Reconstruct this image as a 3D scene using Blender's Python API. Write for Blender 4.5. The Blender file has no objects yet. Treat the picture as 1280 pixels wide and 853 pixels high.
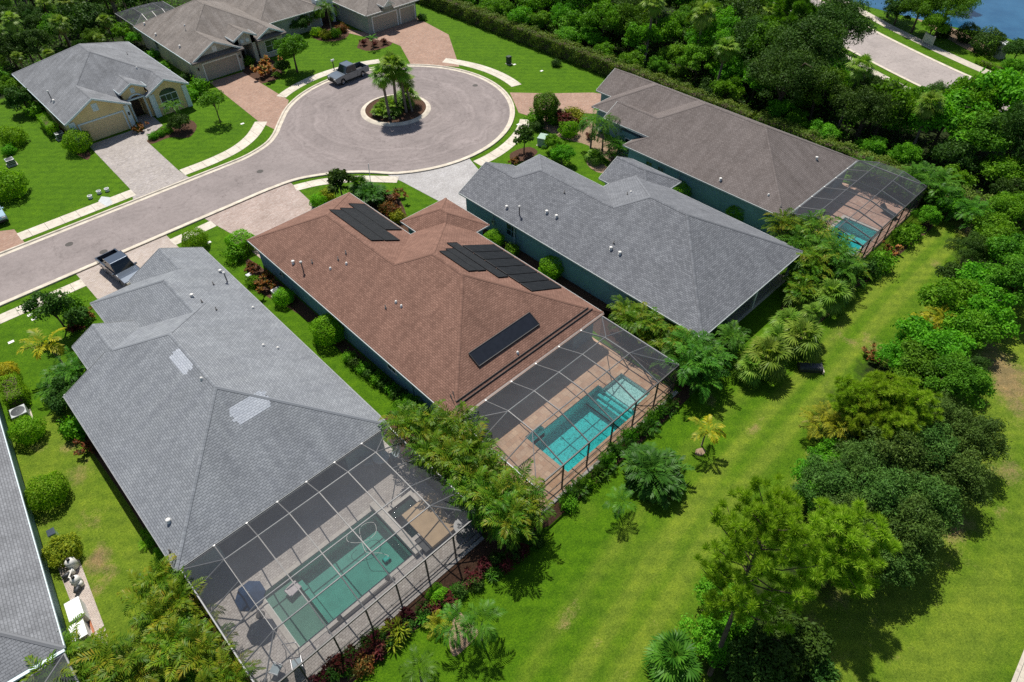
import bpy, math, random
import numpy as np
from mathutils import Vector, Matrix
R = math.radians
random.seed(7)
scene = bpy.context.scene
COL = scene.collection

# ------------------------------------------------------------------ camera model (metres, z up; +Y towards the street)
CAM_H, FOC, PITCH, ROLL, HEAD = 38.0, 829.85, R(45.135), R(-0.6736), R(43.6)
def _axes():
    f = np.array([0, math.cos(PITCH), -math.sin(PITCH)]); r = np.array([1., 0, 0]); u = np.cross(r, f)
    c, s = math.cos(ROLL), math.sin(ROLL)
    r, u = c*r + s*u, -s*r + c*u
    ch, sh = math.cos(-HEAD), math.sin(-HEAD)
    M = np.array([[ch, -sh, 0], [sh, ch, 0], [0, 0, 1]])
    return M @ r, M @ u, M @ f
CR, CU, CF = _axes()
def at(px, py, z=0.0):
    """point of the place at height z that a pixel of the 1280x853 photograph looks at"""
    d = (px-640)/FOC*CR - (py-426.5)/FOC*CU + CF
    t = (z-CAM_H)/d[2]
    return (float(d[0]*t), float(d[1]*t), z)

# ------------------------------------------------------------------ object helpers
def tag(o, label=None, cat=None, group=None, kind=None):
    if label: o['label'] = label
    if cat: o['category'] = cat
    if group: o['group'] = group
    if kind: o['kind'] = kind
    return o
def empty(name, loc=(0, 0, 0), rz=0, label=None, cat=None, group=None):
    o = bpy.data.objects.new(name, None); COL.objects.link(o)
    o.location = loc; o.rotation_euler = (0, 0, rz); o.empty_display_size = .2
    return tag(o, label, cat, group)
def link_mesh(name, me, parent=None, loc=None, rz=0):
    o = bpy.data.objects.new(name, me); COL.objects.link(o)
    if parent is not None: o.parent = parent
    if loc is not None: o.location = loc
    if rz: o.rotation_euler = (0, 0, rz)
    return o
def copy_tree(o, parent=None):
    c = o.copy(); COL.objects.link(c); c.parent = parent
    for ch in [x for x in o.children]:
        copy_tree(ch, c)
    return c

class MB:
    """collects vertices and faces, builds ONE mesh object"""
    def __init__(s): s.v = []; s.f = []; s.uv = []; s.mi = []; s.cur = 0
    def face(s, pts, uvs=None):
        n = len(s.v); s.v += [tuple(p) for p in pts]
        s.f.append(tuple(range(n, n+len(pts)))); s.uv.append(uvs); s.mi.append(s.cur); return s
    def box(s, x0, x1, y0, y1, z0, z1):
        n = len(s.v)
        s.v += [(x, y, z) for z in (z0, z1) for y in (y0, y1) for x in (x0, x1)]
        for f in ((0, 2, 3, 1), (4, 5, 7, 6), (0, 1, 5, 4), (2, 6, 7, 3), (0, 4, 6, 2), (1, 3, 7, 5)):
            s.f.append(tuple(n+i for i in f)); s.uv.append(None); s.mi.append(s.cur)
        return s
    def prism(s, poly, z0, z1, top=True, bottom=False):
        """poly: ccw list of (x,y); z may be a number"""
        n = len(s.v); k = len(poly)
        s.v += [(p[0], p[1], z0) for p in poly] + [(p[0], p[1], z1) for p in poly]
        for i in range(k):
            j = (i+1) % k
            s.f.append((n+i, n+j, n+k+j, n+k+i)); s.uv.append(None); s.mi.append(s.cur)
        if top: s.f.append(tuple(n+k+i for i in range(k))); s.uv.append(None); s.mi.append(s.cur)
        if bottom: s.f.append(tuple(n+k-1-i for i in range(k))); s.uv.append(None); s.mi.append(s.cur)
        return s
    def extrude(s, prof, axis, a, b):
        """closed 2D profile (p,q) swept along 'x' or 'y' from a to b; the profile lies in the other horizontal axis and z"""
        P = (lambda c, p: (c, p[0], p[1])) if axis == 'x' else (lambda c, p: (p[0], c, p[1]))
        k = len(prof); n = len(s.v)
        s.v += [P(a, p) for p in prof] + [P(b, p) for p in prof]
        for i in range(k):
            j = (i+1) % k; s.f.append((n+i, n+j, n+k+j, n+k+i)); s.uv.append(None); s.mi.append(s.cur)
        s.f.append(tuple(n+i for i in range(k))); s.f.append(tuple(n+k+k-1-i for i in range(k)))
        s.uv += [None, None]; s.mi += [s.cur]*2
        return s
    def tube(s, pts, rad, seg=8, caps=True):
        pts = [Vector(p) for p in pts]
        if not hasattr(rad, '__len__'): rad = [rad]*len(pts)
        n0 = len(s.v)
        for i, p in enumerate(pts):
            t = (pts[min(i+1, len(pts)-1)] - pts[max(i-1, 0)]).normalized()
            a = Vector((0, 0, 1)) if abs(t.z) < .9 else Vector((1, 0, 0))
            u = t.cross(a).normalized(); w = t.cross(u)
            for k in range(seg):
                an = 2*math.pi*k/seg
                s.v.append(tuple(p + (u*math.cos(an) + w*math.sin(an))*rad[i]))
        for i in range(len(pts)-1):
            for k in range(seg):
                a, b = n0+i*seg+k, n0+i*seg+(k+1) % seg
                s.f.append((a, b, b+seg, a+seg)); s.uv.append(None); s.mi.append(s.cur)
        if caps:
            s.f.append(tuple(n0+k for k in range(seg))); s.f.append(tuple(n0+(len(pts)-1)*seg+seg-1-k for k in range(seg)))
            s.uv += [None, None]; s.mi += [s.cur]*2
        return s
    def bar(s, a, b, w, h):
        """rectangular bar from a to b"""
        a, b = Vector(a), Vector(b); t = (b-a).normalized()
        side = t.cross(Vector((0, 0, 1)))
        side = Vector((1, 0, 0)) if side.length < 1e-3 else side.normalized()
        up = side.cross(t).normalized(); n = len(s.v)
        for p in (a, b):
            for du, dw in ((-1, -1), (1, -1), (1, 1), (-1, 1)): s.v.append(tuple(p + side*du*w/2 + up*dw*h/2))
        for f in ((0, 1, 5, 4), (1, 2, 6, 5), (2, 3, 7, 6), (3, 0, 4, 7), (3, 2, 1, 0), (4, 5, 6, 7)):
            s.f.append(tuple(n+i for i in f)); s.uv.append(None); s.mi.append(s.cur)
        return s
    def lathe(s, prof, c=(0, 0, 0), axis='z', seg=20):
        """prof: list of (r, h)"""
        n0 = len(s.v); k = len(prof)
        for i in range(seg):
            an = 2*math.pi*i/seg
            for r, h in prof:
                x, y = r*math.cos(an), r*math.sin(an)
                p = {'z': (x, y, h), 'x': (h, x, y), 'y': (x, h, y)}[axis]
                s.v.append((p[0]+c[0], p[1]+c[1], p[2]+c[2]))
        for i in range(seg):
            j = (i+1) % seg
            for q in range(k-1):
                s.f.append((n0+i*k+q, n0+j*k+q, n0+j*k+q+1, n0+i*k+q+1)); s.uv.append(None); s.mi.append(s.cur)
        return s
    def build(s, name, mats, parent=None, smooth=False, loc=None, rz=0, bevel=0, auto=None):
        me = bpy.data.meshes.new(name); me.from_pydata(s.v, [], s.f)
        mats = mats if isinstance(mats, (list, tuple)) else [mats]
        for m in mats: me.materials.append(m)
        if len(mats) > 1: me.polygons.foreach_set('material_index', s.mi)
        if any(u is not None for u in s.uv):
            L = me.uv_layers.new(name='UVMap'); i = 0
            for f, u in zip(s.f, s.uv):
                for k in range(len(f)):
                    if u is not None: L.data[i].uv = u[k]
                    i += 1
        if smooth: me.polygons.foreach_set('use_smooth', [True]*len(me.polygons))
        me.update()
        o = link_mesh(name, me, parent, loc, rz)
        if bevel:
            b = o.modifiers.new('bevel', 'BEVEL'); b.width = bevel; b.segments = 2; b.limit_method = 'ANGLE'
        return o

# ------------------------------------------------------------------ materials
class N:
    def __init__(s, name):
        s.m = bpy.data.materials.new(name); s.m.use_nodes = True
        s.t = s.m.node_tree; s.t.nodes.clear()
        s.out = s.t.nodes.new('ShaderNodeOutputMaterial')
    def n(s, typ, **kw):
        nd = s.t.nodes.new(typ)
        for k, v in kw.items():
            if k.startswith('i_'):
                key = k[2:].replace('_', ' ')
                key = int(key) if key.isdigit() else key
                nd.inputs[key].default_value = v
            else: setattr(nd, k, v)
        return nd
    def l(s, a, b): s.t.links.new(a, b)
    def ramp(s, fac, stops, interp='LINEAR'):
        r = s.n('ShaderNodeValToRGB'); r.color_ramp.interpolation = interp
        el = r.color_ramp.elements
        while len(el) < len(stops): el.new(.5)
        for e, (p, c) in zip(el, stops):
            e.position = p; e.color = (*c, 1) if len(c) == 3 else c
        s.l(fac, r.inputs[0]); return r.outputs[0]
    def mix(s, fac, a, b, blend='MIX'):
        m = s.n('ShaderNodeMix', data_type='RGBA', blend_type=blend)
        for v, i in ((fac, 0), (a, 6), (b, 7)):
            if hasattr(v, 'is_linked') or hasattr(v, 'links'): s.l(v, m.inputs[i])
            elif i == 0: m.inputs[0].default_value = v
            else: m.inputs[i].default_value = (*v, 1)
        return m.outputs[2]
    def math(s, op, a, b=0.0, c=None):
        m = s.n('ShaderNodeMath', operation=op)
        for i, v in enumerate((a, b) if c is None else (a, b, c)):
            if hasattr(v, 'links'): s.l(v, m.inputs[i])
            else: m.inputs[i].default_value = v
        return m.outputs[0]
    def noise(s, vec, scale, detail=4, rough=.6, out='Fac'):
        t = s.n('ShaderNodeTexNoise', i_Scale=scale, i_Detail=detail, i_Roughness=rough)
        if vec is not None: s.l(vec, t.inputs['Vector'])
        return t.outputs[out]
    def coord(s, which='Object'): return s.n('ShaderNodeTexCoord').outputs[which]
    def pos(s): return s.n('ShaderNodeNewGeometry').outputs['Position']
    def bsdf(s, color, rough=.8, metal=0, spec=.3, bump=None, bstr=.3, bdist=.02, **kw):
        b = s.n('ShaderNodeBsdfPrincipled')
        if hasattr(color, 'links'): s.l(color, b.inputs['Base Color'])
        else: b.inputs['Base Color'].default_value = (*color, 1)
        if hasattr(rough, 'links'): s.l(rough, b.inputs['Roughness'])
        else: b.inputs['Roughness'].default_value = rough
        b.inputs['Metallic'].default_value = metal
        b.inputs['Specular IOR Level'].default_value = spec
        for k, v in kw.items(): b.inputs[k.replace('_', ' ')].default_value = v
        if bump is not None:
            bp = s.n('ShaderNodeBump', i_Strength=bstr, i_Distance=bdist)
            s.l(bump, bp.inputs['Height']); s.l(bp.outputs[0], b.inputs['Normal'])
        s.l(b.outputs[0], s.out.inputs[0]); return s.m

def plain(name, c, rough=.6, metal=0, spec=.4, var=.12, scale=3.0, **kw):
    """a painted / metal / plastic surface with slight procedural unevenness"""
    k = N(name); n = k.noise(k.pos(), scale, 3)
    col = k.ramp(n, [(.3, tuple(x*(1-var) for x in c)), (.7, tuple(min(1, x*(1+var)) for x in c))])
    return k.bsdf(col, rough, metal, spec, **kw)

def shingle(name, c1, c2, streak=(.8, .8, .8), mortar=.45, old=.18):
    k = N(name); uv = k.n('ShaderNodeTexCoord').outputs['UV']
    br = k.n('ShaderNodeTexBrick', offset=.5, squash=1.0)
    k.l(uv, br.inputs['Vector'])
    br.inputs['Color1'].default_value = (*c1, 1); br.inputs['Color2'].default_value = (*c2, 1)
    br.inputs['Mortar'].default_value = (*[x*mortar for x in c1], 1)
    br.inputs['Scale'].default_value = 1.0; br.inputs['Mortar Size'].default_value = .02
    br.inputs['Mortar Smooth'].default_value = .3; br.inputs['Bias'].default_value = 0
    br.inputs['Brick Width'].default_value = .30; br.inputs['Row Height'].default_value = .15
    n1 = k.noise(uv, 45, 2); n2 = k.noise(uv, .45, 5, .65)
    mp = k.n('ShaderNodeMapping'); mp.inputs['Scale'].default_value = (1.1, .12, 1); k.l(uv, mp.inputs[0])
    n3 = k.noise(mp.outputs[0], 1.2, 5, .7)
    a = k.mix(k.math('MULTIPLY', n1, .5), br.outputs['Color'], tuple(x*1.35 for x in c2), 'MIX')
    a = k.mix(1.0, a, k.ramp(n2, [(.35, (1-old,)*3), (.65, (1+old*.6,)*3)]), 'MULTIPLY')
    a = k.mix(1.0, a, k.ramp(n3, [(.38, streak), (.6, (1.05, 1.05, 1.05))]), 'MULTIPLY')
    return k.bsdf(a, .92, 0, .2, bump=k.math('ADD', k.math('MULTIPLY', br.outputs['Fac'], -1.0), k.math('MULTIPLY', n1, .6)), bstr=.6, bdist=.012)

def pavers(name, cols, w=.24, h=.12, mortar=(.2, .18, .16), rot=0):
    k = N(name); p = k.pos()
    mp = k.n('ShaderNodeMapping'); mp.inputs['Rotation'].default_value = (0, 0, rot); k.l(p, mp.inputs[0])
    br = k.n('ShaderNodeTexBrick', offset=.5); k.l(mp.outputs[0], br.inputs['Vector'])
    br.inputs['Color1'].default_value = (0, 0, 0, 1); br.inputs['Color2'].default_value = (1, 1, 1, 1)
    br.inputs['Mortar'].default_value = (.5, .5, .5, 1)
    br.inputs['Scale'].default_value = 1; br.inputs['Mortar Size'].default_value = .008
    br.inputs['Brick Width'].default_value = w; br.inputs['Row Height'].default_value = h
    bw = k.n('ShaderNodeRGBToBW'); k.l(br.outputs['Color'], bw.inputs[0])
    c = k.ramp(bw.outputs[0], [(i/(len(cols)-1), q) for i, q in enumerate(cols)])
    c = k.mix(br.outputs['Fac'], c, mortar)
    n2 = k.noise(p, .5, 5, .65); n3 = k.noise(p, 14, 3)
    c = k.mix(1.0, c, k.ramp(n2, [(.3, (.84, .83, .82)), (.7, (1.1, 1.1, 1.1))]), 'MULTIPLY')
    c = k.mix(1.0, c, k.ramp(n3, [(.3, (.88, .88, .88)), (.7, (1.12, 1.12, 1.12))]), 'MULTIPLY')
    return k.bsdf(c, .85, 0, .25, bump=br.outputs['Fac'], bstr=-.4, bdist=.01)

def leafmat(name, cols, trans=.28, rough=.55):
    """leaf colour differs from leaf to leaf and a little from plant to plant"""
    k = N(name); g = k.n('ShaderNodeNewGeometry')
    oi = k.n('ShaderNodeObjectInfo')
    tn = k.n('ShaderNodeAttribute', attribute_name='tone')
    r = k.math('ADD', k.math('MULTIPLY', g.outputs['Random Per Island'], .38), k.math('MULTIPLY', tn.outputs['Fac'], .62))
    c = k.ramp(r, [(i/(len(cols)-1), q) for i, q in enumerate(cols)])
    hs = k.n('ShaderNodeHueSaturation')
    k.l(k.math('MULTIPLY_ADD', oi.outputs['Random'], .03, .487), hs.inputs['Hue'])
    k.l(k.math('MULTIPLY_ADD', oi.outputs['Random'], .35, .82), hs.inputs['Value'])
    k.l(c, hs.inputs['Color'])
    b = k.n('ShaderNodeBsdfPrincipled'); b.inputs['Roughness'].default_value = rough
    b.inputs['Specular IOR Level'].default_value = .10
    k.l(hs.outputs[0], b.inputs['Base Color'])
    t = k.n('ShaderNodeBsdfTranslucent'); k.l(k.mix(1.0, hs.outputs[0], (1.5, 1.6, .6), 'MULTIPLY'), t.inputs[0])
    m = k.n('ShaderNodeMixShader'); m.inputs[0].default_value = trans
    k.l(b.outputs[0], m.inputs[1]); k.l(t.outputs[0], m.inputs[2]); k.l(m.outputs[0], k.out.inputs[0])
    return k.m

def asphalt(name, c):
    k = N(name); p = k.pos()
    n1 = k.noise(p, .25, 6, .62); n2 = k.noise(p, 40, 2); n3 = k.noise(p, 2.2, 5, .7)
    a = k.ramp(n1, [(.32, tuple(x*.86 for x in c)), (.68, tuple(x*1.12 for x in c))])
    a = k.mix(1.0, a, k.ramp(n2, [(.3, (.8, .8, .8)), (.7, (1.2, 1.2, 1.2))]), 'MULTIPLY')
    a = k.mix(1.0, a, k.ramp(n3, [(.34, (.87, .86, .86)), (.55, (1.03, 1.03, 1.03))]), 'MULTIPLY')
    vo = k.n('ShaderNodeTexVoronoi', feature='DISTANCE_TO_EDGE', i_Scale=.16); wp = k.n('ShaderNodeVectorMath', operation='MULTIPLY_ADD')
    k.l(k.noise(p, .6, 5, .7, 'Color'), wp.inputs[0]); wp.inputs[1].default_value = (4, 4, 0); k.l(p, wp.inputs[2]); k.l(wp.outputs[0], vo.inputs['Vector'])
    a = k.mix(1.0, a, k.ramp(vo.outputs['Distance'], [(.0, (.78, .77, .77)), (.006, (.9, .9, .9)), (.012, (1, 1, 1))]), 'MULTIPLY')
    st = k.noise(p, .9, 3, .5); a = k.mix(1.0, a, k.ramp(st, [(.24, (.72, .7, .7)), (.32, (1, 1, 1))]), 'MULTIPLY')
    return k, a, n2

M = {}
k, a, n2 = asphalt('asphalt', (.25, .216, .206))
# tyre-worn arcs round the island of the turning circle (real wear rings, centred on the island)
vm = k.n('ShaderNodeVectorMath', operation='DISTANCE'); k.l(k.pos(), vm.inputs[0]); vm.inputs[1].default_value = (43.8, 66.3, 0)
rg = k.noise(None, 1.0, 4, .6); cx = k.n('ShaderNodeCombineXYZ'); k.l(k.math('ADD', vm.outputs['Value'], k.math('MULTIPLY', k.noise(k.pos(), .22, 3), 4.0)), cx.inputs[0])
rn = k.n('ShaderNodeTexNoise', i_Scale=1.6, i_Detail=4); k.l(cx.outputs[0], rn.inputs['Vector'])
msk = k.math('LESS_THAN', vm.outputs['Value'], 14)
a = k.mix(msk, a, k.mix(1.0, a, k.ramp(rn.outputs['Fac'], [(.35, (.86, .85, .85)), (.62, (1.07, 1.06, 1.06))]), 'MULTIPLY'))
M['asphalt'] = k.bsdf(a, .9, 0, .25, bump=n2, bstr=.25, bdist=.01)
k, a, n2 = asphalt('pale_asphalt', (.34, .30, .28)); M['asphalt2'] = k.bsdf(a, .9, 0, .25)
k, a, n2 = asphalt('concrete', (.50, .45, .37)); M['concrete'] = k.bsdf(a, .9, 0, .25)
def walkmat():
    k = N('sidewalk_concrete'); p = k.pos()
    n1 = k.noise(p, .7, 5, .65); n2 = k.noise(p, 30, 2); n3 = k.noise(p, 3, 4)
    a = k.ramp(n1, [(.3, (.5, .45, .37)), (.7, (.66, .61, .52))])
    a = k.mix(1.0, a, k.ramp(n2, [(.3, (.9,)*3), (.7, (1.08,)*3)]), 'MULTIPLY')
    a = k.mix(1.0, a, k.ramp(n3, [(.32, (.82, .8, .76)), (.5, (1, 1, 1))]), 'MULTIPLY')
    br = k.n('ShaderNodeTexBrick', offset=0); k.l(p, br.inputs['Vector'])
    br.inputs['Scale'].default_value = 1; br.inputs['Brick Width'].default_value = 1.5; br.inputs['Row Height'].default_value = 40; br.inputs['Mortar Size'].default_value = .02
    a = k.mix(br.outputs['Fac'], a, (.2, .18, .15))
    return k.bsdf(a, .9, 0, .25)
M['walk'] = walkmat()
M['curb'] = plain('curb_concrete', (.56, .50, .41), .9, 0, .2, .18, 1.5)
M['mulch'] = (lambda k: k.bsdf(k.ramp(k.noise(k.pos(), 9, 5, .7), [(.3, (.035, .02, .013)), (.55, (.10, .055, .036)), (.75, (.17, .10, .07))]), .95, 0, .1, bump=k.noise(k.pos(), 25, 3), bstr=.8, bdist=.05))(N('mulch'))
M['sand'] = (lambda k: k.bsdf(k.ramp(k.noise(k.pos(), 5, 5, .7), [(.3, (.16, .11, .07)), (.7, (.36, .26, .18))]), .95, 0, .1))(N('sandy_soil'))
M['pave_grey'] = pavers('grey_pavers', [(.30, .27, .25), (.40, .36, .33), (.34, .31, .30), (.46, .42, .39)])
M['pave_pink'] = pavers('pinkish_pavers', [(.34, .25, .21), (.44, .35, .31), (.38, .29, .25), (.48, .40, .36)])
M['pave_cool'] = pavers('cool_grey_pavers', [(.36, .35, .35), (.44, .43, .42), (.39, .38, .38), (.47, .46, .46)])
M['pave_red'] = pavers('red_brick_pavers', [(.30, .17, .12), (.38, .24, .17), (.33, .20, .145), (.42, .28, .21)])
M['pave_beige'] = pavers('beige_pavers', [(.40, .33, .28), (.48, .41, .36), (.43, .36, .32), (.50, .44, .40)])
M['deck_grey'] = pavers('grey_deck_pavers', [(.40, .36, .33), (.50, .46, .43), (.44, .40, .37), (.56, .52, .48)], .22, .15)
M['deck_tan'] = pavers('tan_deck_pavers', [(.50, .30, .19), (.60, .42, .29), (.54, .34, .22), (.66, .46, .31)], .4, .4, (.35, .25, .18))
M['deck_red'] = pavers('red_deck_pavers', [(.44, .27, .2), (.52, .34, .26), (.47, .29, .22), (.56, .38, .29)], .35, .35)
M['coping'] = plain('pool_coping', (.52, .48, .43), .8, 0, .3, .15, 6)

# roofs
M['roof_grey'] = shingle('grey_shingles', (.168, .181, .195), (.255, .27, .286), (.90, .90, .92), .45, .10)
M['roof_brown'] = shingle('red_brown_shingles', (.155, .083, .060), (.250, .142, .106), (.88, .87, .87), .45, .12)
M['roof_slate'] = shingle('slate_shingles', (.108, .114, .126), (.205, .213, .228), (.90, .90, .91), .4, .10)
M['roof_taupe'] = shingle('taupe_shingles', (.125, .105, .097), (.185, .16, .15), (.88, .87, .86), .5, .1)
M['roof_far'] = shingle('warm_grey_shingles', (.17, .15, .135), (.24, .215, .195), (.86, .84, .82), .6)
M['roof_far2'] = shingle('weathered_grey_shingles', (.165, .17, .18), (.235, .243, .256), (.85, .85, .85), .55)
M['patch'] = shingle('new_pale_shingles', (.33, .355, .39), (.44, .465, .50), (.95, .95, .97), .6, .05)
def stucco(name, c):
    k = N(name); p = k.pos()
    n1 = k.noise(p, .8, 5, .6); n2 = k.noise(p, 60, 2)
    a = k.ramp(n1, [(.3, tuple(x*.88 for x in c)), (.7, tuple(min(1, x*1.08) for x in c))])
    return k.bsdf(a, .92, 0, .2, bump=n2, bstr=.3, bdist=.01)
M['teal'] = stucco('teal_stucco', (.185, .315, .365))
M['greyteal'] = stucco('grey_teal_stucco', (.30, .40, .41))
M['yellow'] = stucco('cream_yellow_stucco', (.72, .56, .28))
M['greige'] = stucco('greige_stucco', (.50, .47, .40))
M['mid'] = stucco('grey_green_stucco', (.34, .36, .32))
M['white_trim'] = plain('white_trim_paint', (.78, .78, .74), .6, 0, .4, .06, 2)
M['grey_trim'] = plain('grey_gutter_paint', (.24, .25, .25), .6, 0, .4, .06, 2)
M['soft_trim'] = plain('pale_gutter_paint', (.44, .47, .46), .6, 0, .4, .06, 2)
M['blue_trim'] = plain('pale_blue_trim', (.60, .70, .72), .6, 0, .4, .06, 2)
M['bronze_trim'] = plain('brown_gutter', (.14, .09, .07), .5, 0, .4)
M['soffit'] = plain('soffit_paint', (.55, .54, .5), .8)
M['cream_door'] = plain('cream_door_paint', (.66, .52, .29), .7, 0, .3, .05)
M['grey_door'] = plain('greige_door_paint', (.42, .37, .30), .7, 0, .3, .05)
M['dark_door'] = plain('dark_wood_door', (.05, .032, .022), .5)
M['glass_dark'] = plain('window_glass', (.03, .045, .05), .08, 0, .7, .3, 1)
M['pvc'] = plain('white_pipe', (.75, .73, .68), .5)
M['lead'] = plain('lead_grey_pipe', (.16, .15, .14), .6)
M['black_rubber'] = plain('black_rubber', (.018, .018, .019), .7)
def panelmat():
    k = N('ribbed_black_collector'); u = k.n('ShaderNodeTexCoord').outputs['UV']
    w = k.n('ShaderNodeTexWave', wave_type='BANDS', bands_direction='Y', i_Scale=8.0, i_Distortion=0.0); k.l(u, w.inputs['Vector'])
    n = k.noise(u, 1.2, 4)
    a = k.ramp(n, [(.3, (.010, .012, .014)), (.7, (.020, .022, .025))])
    return k.bsdf(a, .6, 0, .15, bump=w.outputs['Fac'], bstr=.5, bdist=.02)
M['panel'] = panelmat()
M['pv'] = plain('dark_blue_solar_glass', (.010, .012, .017), .3, 0, .6, .2)
M['alu_dark'] = plain('bronze_aluminium', (.055, .055, .055), .45, .2, .4)
M['alu_pale'] = plain('pale_grey_aluminium', (.20, .205, .21), .45, .2, .4)
M['alu_mid'] = plain('grey_aluminium', (.15, .15, .15), .45, .2, .4)
def screen(name, c, op):
    k = N(name); t = k.n('ShaderNodeBsdfTransparent')
    b = k.n('ShaderNodeBsdfPrincipled'); b.inputs['Base Color'].default_value = (*c, 1); b.inputs['Roughness'].default_value = .6
    b.inputs['Specular IOR Level'].default_value = .25
    m = k.n('ShaderNodeMixShader'); n = k.noise(k.pos(), .5, 4, .6)
    k.l(k.ramp(n, [(.3, (op*.9,)*3), (.7, (op*1.1,)*3)]), m.inputs[0])
    k.l(t.outputs[0], m.inputs[1]); k.l(b.outputs[0], m.inputs[2]); k.l(m.outputs[0], k.out.inputs[0]); return k.m
M['screen'] = screen('insect_screen', (.075, .08, .092), .36)
def water(name, tint, rip=6.0, amp=.25):
    k = N(name); t = k.n('ShaderNodeBsdfTransparent'); t.inputs[0].default_value = (*tint, 1)
    g = k.n('ShaderNodeBsdfGlossy'); g.inputs['Roughness'].default_value = .006
    bp = k.n('ShaderNodeBump', i_Strength=amp, i_Distance=.05); k.l(k.noise(k.pos(), rip, 3), bp.inputs['Height'])
    k.l(bp.outputs[0], g.inputs['Normal'])
    f = k.n('ShaderNodeFresnel', i_IOR=1.33); k.l(bp.outputs[0], f.inputs['Normal'])
    m = k.n('ShaderNodeMixShader'); k.l(f.outputs[0], m.inputs[0])
    k.l(t.outputs[0], m.inputs[1]); k.l(g.outputs[0], m.inputs[2]); k.l(m.outputs[0], k.out.inputs[0]); return k.m
M['water_green'] = water('still_green_water', (.34, .66, .61), 3, .05)
M['water_spa'] = water('rippling_spa_water', (.30, .55, .52), 9, .5)
M['water_pale'] = water('shallow_green_water', (.42, .60, .55), 3, .05)
M['water_shelf'] = water('shallow_clear_water', (.62, .86, .85), 5, .2)
M['water_blue'] = water('clear_turquoise_water', (.22, .78, .79), 5, .3)
M['plaster'] = plain('pool_plaster', (.62, .64, .60), .8, 0, .2, .12, 1.2)
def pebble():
    k = N('painted_caustic_pool_finish'); p = k.pos(); n = k.noise(p, 2.5, 3, .6, 'Color')
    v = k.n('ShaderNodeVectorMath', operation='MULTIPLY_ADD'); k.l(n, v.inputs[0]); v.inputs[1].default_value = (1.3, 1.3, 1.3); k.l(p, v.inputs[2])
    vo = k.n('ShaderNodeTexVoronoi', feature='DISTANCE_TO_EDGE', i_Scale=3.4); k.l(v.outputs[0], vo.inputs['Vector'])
    c = k.ramp(vo.outputs['Distance'], [(.0, (.95, .96, .94)), (.10, (.76, .80, .78)), (.34, (.42, .48, .47))])  # pale web imitates sun caustics, painted into the floor colour
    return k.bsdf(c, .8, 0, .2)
M['pebble'] = pebble()  # pool floor with sunlight ripples put into its colour
M['tan_slab'] = plain('tan_slab', (.48, .35, .22), .85, 0, .2, .1, 2)
M['black_slab'] = plain('dark_slab', (.03, .033, .036), .6)
M['lake'] = (lambda k: k.bsdf(k.ramp(k.noise(k.pos(), .25, 5, .6), [(.3, (.012, .07, .15)), (.7, (.03, .12, .22))]), .12, 0, .5, bump=k.noise(k.pos(), 3, 4), bstr=.3, bdist=.05))(N('lake_water'))

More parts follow.
